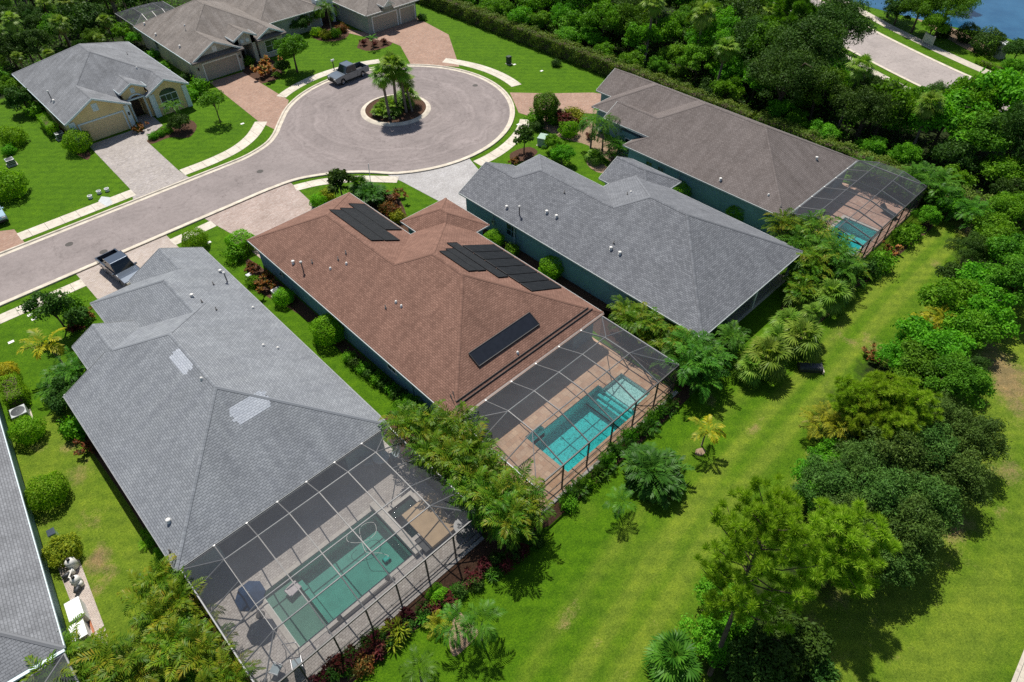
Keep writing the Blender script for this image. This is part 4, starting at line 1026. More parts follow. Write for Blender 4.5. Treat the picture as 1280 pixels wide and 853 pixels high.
at_parent(MB().box(8.95, 9.45, 18.1, 22.9, -.3, .42).build('spillway_wall', M['coping']), P)
S = empty('plunge_spa', (10.3, 20.8, 0), 0, 'narrow L shaped spa wrapped round the tan slab', 'spa')
m = MB(); basin(m, (9.45, 9.95, 19.1, 20.85), .7, .4); basin(m, (9.45, 11.25, 20.85, 21.6), .7, .4); at_parent(m.build('basin', M['plaster']), S)
at_parent(MB().face([(9.45, 19.1, .3), (9.95, 19.1, .3), (9.95, 20.85, .3), (11.25, 20.85, .3), (11.25, 21.6, .3), (9.45, 21.6, .3)]).build('water', M['water_spa']), S)
m = MB(); m.box(9.45, 11.5, 21.6, 21.85, .0, .42); m.box(11.25, 11.5, 20.85, 21.6, 0, .42); m.box(9.45, 9.95, 18.85, 19.1, 0, .42); at_parent(m.build('coping', M['coping']), S)
o = MB().box(9.97, 12.5, 17.75, 20.83, 0, .40).build('stone_platform', M['tan_slab'], bevel=.03); tag(o, 'flat tan slab raised beside the narrow spa', 'platform')
o = MB().box(9.47, 9.95, 17.75, 18.83, 0, .37).build('stone_platform', M['black_slab'], bevel=.02); tag(o, 'small dark slab at the end of the narrow spa', 'platform')
# pool hose, cleaner, float, bench rail
ca = lambda a, b: at(400+a/5.333, 640+b/5.333, -.06)
hose = smooth([ca(*p)[:2] for p in ((215, 130), (180, 165), (190, 200), (260, 205), (340, 175), (375, 125), (360, 75), (310, 75), (265, 115), (275, 180), (290, 235), (310, 270), (350, 275), (400, 275), (455, 292), (440, 310))], 5)
o = MB().tube([(x, y, -.06+.012*math.sin(i*.7)) for i, (x, y) in enumerate(hose)], .016, 6).build('pool_hose', M['pvc'], smooth=True); tag(o, 'white hose curling on the green water', 'hose')
t = empty('pool_cleaner', (7.78, 19.8, -1.2), 0, 'turquoise cleaner robot under the green water at the hose end', 'pool cleaner')
MB().box(-.2, .2, -.16, .16, .06, .28).build('body', plain('cleaner_turquoise', (.05, .6, .6), .4), t, bevel=.05)
for sx in (-.14, .14):
    for sy in (-.18, .14): MB().lathe([(.02, 0), (.09, 0), (.1, .02), (.09, .04), (.02, .04)], (sx, sy, .1), 'y', 12).build('wheel', M['blackplastic'], t)
t = empty('pool_lounge_float', (2.5, 21.65, -.08), R(8), 'pale pinkish grey float on the shallow end of the green pool', 'float')
MB().box(-.42, .42, -.33, .33, -.02, .09).build('pad', plain('float_vinyl', (.42, .37, .38), .5), t, bevel=.04)
MB().box(-.42, -.28, -.3, .3, .09, .17).build('head_roll', plain('float_roll', (.46, .42, .43), .5), t, bevel=.05)
for i, (x, y) in enumerate(((6.88, 18.22), (3.49, 18.2))):
    o = MB().lathe([(0, .13), (.05, .12), (.12, .1), (.16, .085)], (x, y, 0), seg=14).build('skimmer_lid', M['iron']); tag(o, ('skimmer lid in the green pool coping, nearer the spa', 'skimmer lid in the green pool coping, nearer the folding chairs')[i], 'lid')
o = MB().bar((2.6, 17.98, .11), (7.2, 17.93, .11), .16, .05).build('deck_drain', M['iron']); tag(o, 'long dark slot drain along the outer edge of the green pool', 'drain')

# --- turquoise pool of the red brown house
deck((16.4, 31.0, 15.0, 25.5), [(20.05, 27.45, 15.75, 19.4), (27.45, 29.6, 16.15, 18.95), (20.05, 21.6, 19.4, 19.85)], .05, 'deck_tan', 'pool_deck', 'tan paver deck round the turquoise pool')
P = empty('swimming_pool', (24, 17.6, 0), 0, 'turquoise pool with a pale sun shelf and light ripples painted on its floor', 'pool')
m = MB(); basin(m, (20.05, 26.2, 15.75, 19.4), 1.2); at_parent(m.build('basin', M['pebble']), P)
m = MB()
for k in range(3): m.box(26.2+k*.42, 26.62+k*.42 if k < 2 else 27.45, 15.75, 19.4, -1.5, -1.05+k*.27)
for y0, y1 in ((15.73, 15.76), (19.39, 19.42)): m.box(26.2, 27.45, y0, y1, -1.0, .05)
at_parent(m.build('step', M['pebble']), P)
m = MB(); m.box(27.45, 29.6, 16.15, 18.95, -.6, -.3); m.box(29.58, 29.62, 16.15, 18.95, -.3, .05); m.box(27.45, 29.6, 18.93, 18.97, -.3, .05); m.box(27.45, 29.6, 16.13, 16.17, -.3, .05)
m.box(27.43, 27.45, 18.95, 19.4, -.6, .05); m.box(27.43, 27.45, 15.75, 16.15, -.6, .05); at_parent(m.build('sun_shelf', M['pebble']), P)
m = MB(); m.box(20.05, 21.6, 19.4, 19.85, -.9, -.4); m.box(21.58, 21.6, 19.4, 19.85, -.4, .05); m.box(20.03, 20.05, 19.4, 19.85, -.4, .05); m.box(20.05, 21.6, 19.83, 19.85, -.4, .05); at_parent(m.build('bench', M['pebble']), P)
def ripple_grid():
    m = MB()
    for i, (x0, x1, y0, y1) in enumerate(((20.05, 27.45, 15.75, 19.4), (27.45, 29.6, 16.15, 18.95), (20.05, 21.6, 19.4, 19.85))):
        m.cur = 1 if i == 1 else 0; m.face([(x0, y0, -.08), (x1, y0, -.08), (x1, y1, -.08), (x0, y1, -.08)])
    return m
at_parent(ripple_grid().build('water', [M['water_blue'], M['water_shelf']]), P)
m = MB(); m.box(21.6, 27.5, 19.4, 19.7, .01, .085); m.box(27.45, 29.9, 18.95, 19.25, .01, .086); m.box(29.6, 29.9, 15.87, 18.95, .01, .087); m.box(27.45, 29.6, 15.87, 16.15, .01, .088)
m.box(19.75, 27.45, 15.45, 15.75, .01, .085); m.box(19.75, 20.05, 15.75, 20.15, .01, .086); m.box(20.05, 21.6, 19.85, 20.15, .01, .087); m.box(21.6, 21.9, 19.7, 20.15, .01, .088)
at_parent(m.build('coping', M['deck_tan']), P)
o = MB().box(16.25, 31.15, 14.75, 15.0, -.1, .04).build('edging_strip', M['coping']); tag(o, 'narrow tan paver edge outside the turquoise pool screen', 'edging', None, 'structure')

# --- third pool, behind the slate roof
deck((54.1, 67.2, 12.5, 22.0), [(56.3, 61.3, 13.4, 16.7)], .05, 'deck_red', 'pool_deck', 'reddish paver deck by the pool beyond the slate roof')
P = empty('swimming_pool', (58.8, 15, 0), 0, 'small turquoise pool half hidden by palms beyond the slate roof', 'pool')
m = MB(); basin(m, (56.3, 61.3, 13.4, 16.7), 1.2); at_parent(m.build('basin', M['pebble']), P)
at_parent(MB().face([(56.3, 13.4, -.08), (61.3, 13.4, -.08), (61.3, 16.7, -.08), (56.3, 16.7, -.08)]).build('water', M['water_blue']), P)
m = MB(); coping_ring(m, (56.3, 61.3, 13.4, 16.7), .3); at_parent(m.build('coping', M['coping']), P)

def enclosure(label, outer, inner, ze, zi, rafters, purl, open_back=True, cross=(), dark='alu_dark', pale='alu_pale', sidex=(), rail=.9, origin=None):
    """screened cage: outer rect at eave height ze, flat top over the inner rect at zi, sloping panels between"""
    x0, x1, y0, y1 = outer; a0, a1, b0, b1 = inner
    T = empty('pool_enclosure', ((x0+x1)/2, (y0+y1)/2, 0), 0, label, 'pool enclosure', 'screened pool enclosures'); off = Matrix.Translation(-Vector(T.location))
    def put(mb, name, mat):
        o = mb.build(name, M[mat], T); o.matrix_parent_inverse = off; return o
    def roofz(x, y):
        tx = min((x-x0)/(a0-x0) if a0 > x0 else 1, (x1-x)/(x1-a1) if x1 > a1 else 1)
        ty = min((y-y0)/(b0-y0) if b0 > y0 else 1, (y1-y)/(y1-b1) if y1 > b1 else 1)
        return ze+(zi-ze)*max(0, min(1, tx, ty))
    P = lambda x, y: (x, y, roofz(x, y))
    w = .055
    put(MB().bar((x0, y0, ze), (x1, y0, ze), .08, .13), 'eave_beam', pale if False else dark)
    put(MB().bar((x0, y0, ze), (x0, y1, ze), .08, .13), 'eave_beam', pale); put(MB().bar((x1, y0, ze), (x1, y1, ze), .08, .13), 'eave_beam', pale)
    put(MB().bar((x0, y1, ze), (x1, y1, ze), .08, .1), 'eave_beam', pale)
    for x in rafters:
        r = MB(); pts = [(x, y0), (x, b0), (x, b1), (x, y1)]
        for p, q in zip(pts[:-1], pts[1:]):
            if p != q: r.bar(P(*p), P(*q), w, .11)
        put(r, 'rafter', pale if False else 'alu_mid')
        put(MB().box(x-.04, x+.04, y0-.05, y0+.05, 0, ze), 'post', dark)
        put(MB().lathe([(.0, .05), (.07, .05), (.07, -.06)], (x, y1+.02, ze+.07), seg=8), 'gutter_bracket', 'pvc')
    for y in purl: put(MB().bar(P(max(x0, a0), y), P(min(x1, a1), y), .05, .08), 'purlin', pale)
    for c in ((a0, b0, x0, y0), (a1, b0, x1, y0), (a0, b1, x0, y1), (a1, b1, x1, y1)):
        if (c[0], c[1]) != (c[2], c[3]): put(MB().bar((c[2], c[3], ze), P(c[0], c[1]), .05, .08), 'hip_beam', pale)
    for x in (x0, x1):
        put(MB().box(x-.04, x+.04, y0-.05, y0+.05, 0, ze), 'post', dark)
        for y in sidex: put(MB().box(x-.04, x+.04, y-.03, y+.03, 0, ze), 'post', dark)
    for y in sidex:
        for xe, xi in ((x0, a0), (x1, a1)):
            if xe != xi and b0-.01 <= y <= b1+.01: put(MB().bar((xe, y, ze), P(xi, y), .05, .08), 'purlin', pale)
    for zz, h in ((rail, .06), (.06, .1)):
        put(MB().bar((x0, y0, zz), (x1, y0, zz), .04, h), 'rail', dark)
        put(MB().bar((x0, y0, zz), (x0, y1, zz), .04, h), 'rail', dark); put(MB().bar((x1, y0, zz), (x1, y1, zz), .04, h), 'rail', dark)
    s = MB(); e = .004
    q = lambda x, y: (x, y, roofz(x, y)+.055)
    s.face([q(a0, b0), q(a1, b0), q(a1, b1), q(a0, b1)])
    if b0 > y0: s.face([q(x0, y0), q(x1, y0), q(a1, b0), q(a0, b0)])
    if b1 < y1: s.face([q(x1, y1), q(x0, y1), q(a0, b1), q(a1, b1)])
    if a0 > x0: s.face([q(x0, y1), q(x0, y0), q(a0, b0), q(a0, b1)])
    if a1 < x1: s.face([q(x1, y0), q(x1, y1), q(a1, b1), q(a1, b0)])
    put(s, 'roof_screen', 'screen')
    s = MB()
    s.face([(x0, y0, .05), (x1, y0, .05), (x1, y0, ze), (x0, y0, ze)]); s.face([(x0, y0, .05), (x0, y1, .05), (x0, y1, ze), (x0, y0, ze)]); s.face([(x1, y0, .05), (x1, y1, .05), (x1, y1, ze), (x1, y0, ze)])
    put(s, 'side_screen', 'screen')
    return T
enclosure('screened pool enclosure over the green pool of the light grey roofed house', (-1.6, 12.75, 16.35, 25.45), (.42, 10.7, 18.35, 23.7), 2.72, 3.6,
          [.42, 2.47, 4.5, 6.52, 8.57, 10.65], [23.7, 20.2, 18.35], sidex=[18.35, 20.2, 22, 23.7])
enclosure('screened pool enclosure over the turquoise pool of the red brown house', (16.4, 31.05, 15.2, 22.45), (18.8, 28.8, 17.95, 20.25), 2.75, 3.65,
          [18.85, 21.3, 23.75, 26.2, 28.65], [20.25, 17.95], sidex=[17.95, 20.25])
enclosure('screened pool enclosure behind the taupe roofed house', (54.0, 67.35, 12.4, 19.25), (54.0, 67.35, 14.9, 17.3), 2.75, 3.35,
          [55.5, 57.8, 60.2, 62.5, 64.9], [17.3, 14.9], sidex=[14.9, 17.3])
t = enclosure('screened enclosure at the left bottom corner behind the dark grey roof', (-22.5, -7.9, 17.5, 25.3), (-20, -10.3, 20, 23), 2.72, 3.5, [-18, -15.5, -13, -10.4], [23, 20], sidex=[20, 23])
t = enclosure('screened enclosure at the rear of the greige house with the pediment', (29.9, 37.2, 109.1, 116.4), (32, 35, 111, 114.5), 2.75, 3.5, [32, 33.5, 35], [111, 114.5], sidex=[111, 114.5])

# ------------------------------------------------------------------ plants: prototypes
def qmesh(name, V, F, mats, mi=None, smooth=False, tone=None):
    """fast mesh from an (n,3) array and an (m,4) array"""
    V = np.asarray(V, np.float32); F = np.asarray(F, np.int32)
    me = bpy.data.meshes.new(name)
    me.vertices.add(len(V)); me.vertices.foreach_set('co', V.ravel())
    me.loops.add(F.size); me.loops.foreach_set('vertex_index', F.ravel())
    me.polygons.add(len(F)); me.polygons.foreach_set('loop_start', np.arange(0, F.size, F.shape[1], dtype=np.int32))
    for m in (mats if isinstance(mats, (list, tuple)) else [mats]): me.materials.append(m)
    if mi is not None: me.polygons.foreach_set('material_index', np.asarray(mi, np.int32))
    if tone is not None:
        a = me.attributes.new('tone', 'FLOAT', 'POINT'); a.data.foreach_set('value', np.asarray(tone, np.float32))
    me.update(calc_edges=True); return me
def leaf_quads(P, Nn, size, asp, rng, curl=.15, up=None):
    """rhombic leaves at P, facing Nn; returns V, F"""
    n = len(P); Nn = Nn/np.linalg.norm(Nn, axis=1, keepdims=True)
    r = rng.normal(size=(n, 3)) if up is None else up + rng.normal(size=(n, 3))*.35
    T = r - (r*Nn).sum(1, keepdims=True)*Nn; T /= np.linalg.norm(T, axis=1, keepdims=True)+1e-9
    B = np.cross(Nn, T); s = np.asarray(size).reshape(-1, 1)*np.ones((n, 1))
    a = P - T*s*.5; b = P + T*s*.5 - Nn*s*curl; c = P + B*s*asp*.5 + T*s*.05; d = P - B*s*asp*.5 + T*s*.05
    V = np.stack([a, c, b, d], 1).reshape(-1, 3); F = np.arange(4*n).reshape(-1, 4)
    return V, F
def clump_leaves(clumps, n, size, asp, rng, jit=.85, shell=.5, zmin=None):
    """leaves scattered in the shells of many sub-balls; clumps: array (k, 6) centre + radii"""
    C = np.asarray(clumps, float); w = (C[:, 3]*C[:, 4]+C[:, 3]*C[:, 5]); w = w/w.sum()
    k = rng.choice(len(C), n, p=w); d = rng.normal(size=(n, 3)); d /= np.linalg.norm(d, axis=1, keepdims=True)
    d[:, 2] = np.where(d[:, 2] < -.35, -d[:, 2], d[:, 2])
    rr = 1-shell*rng.random(n)**1.6; tw = rng.random(n) < .14; rr = np.where(tw, 1+.45*rng.random(n), rr)
    P = C[k, :3] + d*C[k, 3:6]*rr[:, None]
    Nn = d + rng.normal(size=(n, 3))*jit; Nn[:, 2] += .35
    ct = rng.random(len(C)); tone = np.clip(ct[k]*.75+.25*rng.random(n), 0, 1)
    V, F = leaf_quads(P, Nn, size*(.6+.8*rng.random(n)), asp, rng)
    return V, F, np.repeat(tone, 4)
def crown_clumps(rng, R0, H0, z0, k, cr=(.28, .5), flat=.8, top=True):
    """sub-balls spread over an uneven ellipsoid standing from z0 to z0+H0"""
    out = []
    for i in range(k):
        d = rng.normal(size=3); d /= np.linalg.norm(d); d[2] = abs(d[2])*1.0 - .25
        f = .32+.66*rng.random()**.8; r = R0*(cr[0]+(cr[1]-cr[0])*rng.random()**1.6)*(1.1-.35*f)
        out.append([d[0]*R0*f, d[1]*R0*f, z0+H0*.42+d[2]*H0*.52*f, r, r, r*flat])
    return out
def limbs(rng, h, r0, tips, seg=6):
    """tapered trunk with limbs that reach to the given tips"""
    m = MB(); lean = rng.normal(size=2)*.04*h
    tr = [(lean[0]*t*t, lean[1]*t*t, h*t) for t in (0, .3, .6, 1)]
    tr[0] = (0, 0, -.1)
    m.tube(tr, [r0*1.35, r0, r0*.8, r0*.45], 8)
    for tp in tips:
        t0 = .35+.5*rng.random(); b = np.array([lean[0]*t0*t0, lean[1]*t0*t0, h*t0]); e = np.array(tp[:3])
        mid = (b+e)/2 + np.array([0, 0, .12*h]) + rng.normal(size=3)*.08*h
        m.tube([b, mid, e], [r0*.5, r0*.32, r0*.1], seg)
    return m
HIDE = []
class Proto:
    """a plant of one kind: meshes of its parts, ready to be copied"""
    def __init__(s, name, cat, parts, R0, zc): s.name, s.cat, s.parts, s.R, s.zc = name, cat, parts, R0, zc
PROTO = {}
def plant(key, x, y, sc=1.0, label=None, group=None, rz=None, sz=None, mat=None, z=0.0, tilt=None, cat=None):
    p = PROTO[key]; rz = random.uniform(0, 6.28) if rz is None else rz
    if len(p.parts) == 1:
        o = link_mesh(p.name, p.parts[0][1]); root = o; objs = [o]
    else:
        root = empty(p.name); objs = []
        for nm, me in p.parts: objs.append(link_mesh(nm, me, root))
    root.location = (x, y, z); root.rotation_euler = (tilt[0] if tilt else 0, tilt[1] if tilt else 0, rz)
    sx = sc; root.scale = (sx, sx, sc if sz is None else sz)
    if mat:
        f = objs[-1]
        for i in range(len(f.material_slots)):
            if f.data.materials[i].name in LEAFNAMES: f.material_slots[i].link = 'OBJECT'; f.material_slots[i].material = M[mat]
    tag(root, label, cat or p.cat, group); return root
LEAFNAMES = {m.name for k, m in M.items() if k.startswith('lf_')}

def mk_broad(key, seed, R0, H0, z0, k, n, size, asp, mat, name='broadleaf_tree', cat='tree', r0=.16, shell=.35, cr=(.28, .5), flat=.8):
    rng = np.random.default_rng(seed); C = crown_clumps(rng, R0, H0, z0, k, cr, flat)
    V, F, tone = clump_leaves(C, n, size, asp, rng, shell=shell)
    tr = limbs(rng, z0+H0*.55, r0, [c for c in C[:9]])
    t = tr.build('trunk_src', M['bark']); tm = t.data; bpy.data.objects.remove(t); tm.name = 'trunk'
    PROTO[key] = Proto(name, cat, [('trunk', tm), ('crown', qmesh('crown', V, F, M[mat], tone=tone))], R0, z0+H0*.5)
for i in range(4): mk_broad(f'broad{i}', 10+i, 3.0, 5.0, 1.6, 46, 13000, .24, .5, 'lf_wood', cr=(.2, .42))
for i in range(3): mk_broad(f'bushy{i}', 20+i, 2.2, 3.6, .25, 34, 9000, .21, .5, 'lf_bright', 'bushy_tree', r0=.09, cr=(.2, .45))
for i in range(3): mk_broad(f'cedar{i}', 30+i, 2.3, 4.8, .4, 60, 13500, .19, .3, 'lf_cedar', 'cedar_tree', r0=.13, cr=(.2, .36), flat=1.15)
for i in range(2): mk_broad(f'oak{i}', 40+i, 4.6, 6.5, 2.2, 80, 24000, .23, .42, 'lf_dark', 'oak_tree', r0=.28, cr=(.2, .36))
mk_broad('yard0', 50, 1.5, 2.8, 1.0, 15, 3000, .20, .5, 'lf_dark', 'small_yard_tree', r0=.06)
mk_broad('yard1', 51, 1.6, 2.4, 1.5, 18, 2400, .20, .5, 'lf_wood', 'small_yard_tree', r0=.06)
mk_broad('magnolia', 52, 1.35, 3.0, .9, 14, 1500, .34, .5, 'lf_dark', 'magnolia_tree', r0=.07)

def mk_ball(key, seed, n, size, mat, name, flatz=1.0, z0=.0, jitter=.06, stem=0, asp=.6, cat='shrub', bump=.12):
    """clipped ball of radius 1 on the ground (or on a stem)"""
    rng = np.random.default_rng(seed); d = rng.normal(size=(n, 3)); d /= np.linalg.norm(d, axis=1, keepdims=True)
    lump = 1+bump*(np.sin(d[:, 0]*4+seed)*np.sin(d[:, 1]*5)+.6*np.sin(d[:, 2]*7+d[:, 0]*3))
    r = lump*(1-jitter*2*rng.random(n)**2+jitter*rng.normal(size=n)*.5); inner = rng.random(n) < .22; r[inner] *= .82
    cz = stem+flatz*.92
    P = d*r[:, None]; P[:, 2] = P[:, 2]*flatz+cz
    if not stem: P[:, 2] = np.abs(P[:, 2])
    V, F = leaf_quads(P, d+np.array([0, 0, .25])+rng.normal(size=(n, 3))*.6, size*(.7+.6*rng.random(n)), asp, rng)
    tone = np.clip(.5+.35*np.sin(d[:, 0]*5+1)*np.sin(d[:, 1]*6)+.25*d[:, 2]*0+rng.normal(size=n)*.2, 0, 1)
    me = qmesh('foliage', V, F, M[mat], tone=np.repeat(tone, 4))
    m = MB()
    if stem: m.tube([(0, 0, -.05), (.02, 0, stem*.6), (0, .01, cz)], [.07, .06, .03], 8)
    else:
        for k in range(5): m.tube([(.08*math.cos(k*1.3), .08*math.sin(k*1.3), -.03), (.45*math.cos(k*1.3), .45*math.sin(k*1.3), flatz*1.1)], [.04, .015], 5)
    t = m.build('stem_src', M['bark']); tm = t.data; bpy.data.objects.remove(t); tm.name = 'stem'
    PROTO[key] = Proto(name, cat, [('trunk' if stem else 'stem', tm), ('crown' if stem else 'foliage', me)], 1, cz)
mk_ball('ball', 60, 5200, .10, 'lf_shrub', 'clipped_shrub', .85)
mk_ball('ball2', 61, 4200, .12, 'lf_shrub', 'clipped_shrub', .8, bump=.2)
mk_ball('loose', 62, 1500, .20, 'lf_bright', 'leafy_shrub', .7, jitter=.2, bump=.25)
mk_ball('loose2', 63, 1100, .26, 'lf_bright', 'leafy_shrub', .75, jitter=.25, bump=.3, asp=.4)
mk_ball('lolly', 64, 6500, .12, 'lf_dark', 'clipped_ball_tree', 1.05, stem=.95, cat='tree', bump=.1)

def frond(rng, L, elev, droop, nl, ll, lw, vee=.35, s0=.18, lwid=.02):
    """feather leaf along +x; returns list of quads (each 4 points)"""
    ns = nl; s = np.linspace(0, 1, ns+1); ang = elev - droop*s**1.4
    dx = np.cos(ang)*L/ns; dz = np.sin(ang)*L/ns
    X = np.concatenate([[0], np.cumsum(dx[:-1])]); Z = np.concatenate([[0], np.cumsum(dz[:-1])]); Q = []
    tw = rng.normal()*.25
    for i in range(0, ns, 3):
        j = min(ns, i+3); w = lwid*(1-.7*s[i])
        Q.append([(X[i], -w, Z[i]), (X[j], -w*.7, Z[j]), (X[j], w*.7, Z[j]), (X[i], w, Z[i])])
    for i in range(1, ns+1):
        if s[i] < s0: continue
        t = np.array([math.cos(ang[i]), 0, math.sin(ang[i])]); u = np.array([-math.sin(ang[i]), 0, math.cos(ang[i])])
        q = (s[i]-s0)/(1-s0); ln = ll*(.45+.75*math.sin(math.pi*min(1, .18+q*.78)))*(.85+.3*rng.random())
        for sd in (-1, 1):
            side = np.array([0, sd, 0]); dr = t*(.45+.5*q)+side*(.95-.35*q)+u*(vee+rng.normal()*.12)+u*tw*sd
            dr /= np.linalg.norm(dr); b = np.array([X[i], 0, Z[i]]); tip = b+dr*ln+np.array([0, 0, -.22*ln*(1+rng.random())])
            mid = b+dr*ln*.5; wv = np.cross(dr, u); wv /= np.linalg.norm(wv)+1e-9
            Q.append([b, mid+wv*lw*.5, tip, mid-wv*lw*.5])
    return np.array([[tuple(map(float, p)) for p in q] for q in Q])
def rotz(Q, a, tilt=0):
    c, s = math.cos(a), math.sin(a); R_ = np.array([[c, -s, 0], [s, c, 0], [0, 0, 1]]); return Q @ R_.T
def quads_mesh(name, Q, mats, mi=None):
    tr_ = np.random.default_rng(len(Q)); tone = np.concatenate([np.full(len(q)*4, v) for q, v in zip(Q, tr_.random(len(Q)))])
    Q = np.concatenate(Q); return qmesh(name, Q.reshape(-1, 3), np.arange(len(Q)*4).reshape(-1, 4), mats, mi, tone=tone)
def trunk_mesh(pts, rad, mat='palmbark', seg=8):
    m = MB()
    for p, r in zip(pts, rad): m.tube(p, r, seg)
    t = m.build('trunk_src', M[mat], smooth=True); tm = t.data; bpy.data.objects.remove(t); tm.name = 'trunk'; return tm
def mk_areca(key, seed, nst=9, H=(.9, 3.1), spread=1.3, L=(1.8, 2.6), mat='lf_areca', nl=15, name='areca_palm'):
    rng = np.random.default_rng(seed); Q = []; st = []; sr = []; DQ = []
    for k in range(nst):
        a = rng.random()*6.28; h = H[0]+(H[1]-H[0])*rng.random(); out = spread*(.15+.85*rng.random()); b = rng.normal(size=2)*.25
        top = np.array([b[0]+math.cos(a)*out, b[1]+math.sin(a)*out, h])
        st.append([(b[0], b[1], -.05), (b[0]+math.cos(a)*out*.4, b[1]+math.sin(a)*out*.4, h*.6), tuple(top)]); sr.append([.05, .045, .035])
        nf = rng.integers(5, 8); a0 = rng.random()*6.28
        for f in range(nf):
            el = 1.25-.75*rng.random(); q = frond(rng, L[0]+(L[1]-L[0])*rng.random(), el, 1.1+.7*rng.random(), nl, .60, .115, .4)
            Q.append(rotz(q, a0+f*6.28/nf+rng.normal()*.25)+top)
        if rng.random() < .5:
            q = frond(rng, L[0]*.8, -.2, 1.0, 10, .4, .06, .1); DQ.append(rotz(q, a+rng.normal())+top)
    nq = sum(len(q) for q in Q); nd = sum(len(q) for q in DQ)
    PROTO[key] = Proto(name, 'palm', [('trunk', trunk_mesh(st, sr, seg=6)), ('crown', quads_mesh('crown', Q+DQ, [M[mat], M['dead']], [0]*nq+[1]*nd))], spread+1.3, (H[0]+H[1])/2+.8)
for i in range(4): mk_areca(f'areca{i}', 70+i)
mk_areca('cycad', 75, 12, (.3, .9), .8, (1.5, 2.0), 'lf_cycad', 16, 'clumping_palm')
def mk_feather(key, seed, th, nf, L, mat, nl=18, droop=(1.2, 2.0), el=(1.2, -.1), ll=.5, lw=.07, name='feather_palm', rt=.11, bend=.2):
    rng = np.random.default_rng(seed); Q = []; top = np.array([bend, 0, th])
    for f in range(nf):
        t = f/nf; q = frond(rng, L*(.85+.3*rng.random()), el[0]+(el[1]-el[0])*t, droop[0]+(droop[1]-droop[0])*rng.random(), nl, ll, lw, .3)
        Q.append(rotz(q, f*2.4+rng.normal()*.2)+top)
    PROTO[key] = Proto(name, 'palm', [('trunk', trunk_mesh([[(0, 0, -.1), (bend*.3, 0, th*.5), tuple(top)]], [[rt*1.3, rt, rt*.8]])), ('crown', quads_mesh('crown', Q, M[mat]))], L*.8, th)
mk_feather('queen', 80, 4.6, 17, 2.7, 'lf_palm', 19, (1.6, 2.4), (1.2, .1), .64, .10, 'queen_palm')
mk_feather('queen2', 81, 3.6, 14, 2.4, 'lf_palm', 17, (1.5, 2.3), (1.2, .0), .62, .11, 'queen_palm')
mk_feather('young', 82, 1.7, 10, 1.35, 'lf_palm', 14, (.9, 1.7), (1.2, .2), .42, .08, 'young_palm', .05, .12)
mk_feather('youngy', 83, 1.9, 7, 1.2, 'lf_ypalm', 12, (.7, 1.3), (1.0, .2), .42, .12, 'young_palm', .05, .12)
mk_feather('fern', 84, .15, 16, 1.0, 'lf_palm', 12, (.8, 1.5), (1.35, .3), .3, .07, 'fern_clump', .05, .02)
mk_feather('date', 85, 1.0, 26, 1.7, 'lf_palm', 18, (.9, 1.8), (1.35, -.2), .38, .05, 'date_palm', .12, .05)
def fan(rng, Lp, Rb, el, nseg=20, spread=2.2, lw=.06):
    """fan leaf along +x: petiole then a pleated blade"""
    Q = []; t = np.array([math.cos(el), 0, math.sin(el)]); u = np.array([-math.sin(el), 0, math.cos(el)])
    b = t*Lp + np.array([0, 0, -.12*Lp]); w = .018
    Q.append([(0, -w, 0), tuple(b-np.array([0, w, 0])), tuple(b+np.array([0, w, 0])), (0, w, 0)])
    t2 = t*.9-u*.35; t2 /= np.linalg.norm(t2); u2 = np.cross(t2, [0, 1, 0])*-1
    for k in range(nseg):
        a = -spread+2*spread*k/(nseg-1); d = t2*math.cos(a)+np.array([0, math.sin(a), 0])
        L = Rb*(.75+.3*math.cos(a*.6))*(.9+.2*rng.random()); tip = b+d*L+np.array([0, 0, -.28*L*(.5+rng.random())]); mid = b+d*L*.55+u2*.03*(-1)**k
        wv = np.cross(d, u2); wv /= np.linalg.norm(wv)+1e-9
        Q.append([tuple(b), tuple(mid+wv*lw), tuple(tip), tuple(mid-wv*lw)])
    return np.array(Q, float)
def mk_fan(key, seed, th, nf, Lp, Rb, mat, dead=4, name='fan_palm', rt=.16, el=(1.4, -.7), stems=1, cat='palm', lw=.06):
    rng = np.random.default_rng(seed); Q = []; DQ = []; tr = []; rr = []
    for s_ in range(stems):
        o = np.array([0, 0, 0.]) if stems == 1 else np.array([rng.normal()*.6, rng.normal()*.6, 0]); h = th*(1 if stems == 1 else .5+.8*rng.random())
        top = o+np.array([rng.normal()*.04*h, rng.normal()*.04*h, h]); tr.append([tuple(o-[0, 0, .1]), tuple((o+top)/2), tuple(top)]); rr.append([rt*1.15, rt, rt*1.05])
        for f in range(nf):
            t = f/nf; q = fan(rng, Lp*(.8+.4*rng.random()), Rb*(.85+.3*rng.random()), el[0]+(el[1]-el[0])*t+rng.normal()*.12, lw=lw); Q.append(rotz(q, f*2.4+rng.normal()*.25)+top)
        for f in range(dead):
            q = fan(rng, Lp*.7, Rb*.8, -1.1-.3*rng.random()); DQ.append(rotz(q, rng.random()*6.28)+top-[0, 0, .15])
    nq = sum(len(q) for q in Q); nd = sum(len(q) for q in DQ)
    PROTO[key] = Proto(name, cat, [('trunk', trunk_mesh(tr, rr)), ('crown', quads_mesh('crown', Q+DQ, [M[mat], M['dead']], [0]*nq+[1]*nd))], Lp+Rb, th)
mk_fan('sabal', 90, 5.6, 30, 1.0, .85, 'lf_sabal', 5); mk_fan('sabal2', 91, 7.5, 28, 1.0, .85, 'lf_sabal', 6)
mk_fan('sabal3', 92, 4.2, 26, .95, .8, 'lf_sabal', 4)
mk_fan('lowfan', 93, .9, 26, .9, .8, 'lf_sabal', 3, 'low_fan_palm', .14, (1.45, -.3)); mk_fan('lowfan2', 94, 1.5, 24, .95, .85, 'lf_sabal', 4, 'low_fan_palm', .14, (1.45, -.4))
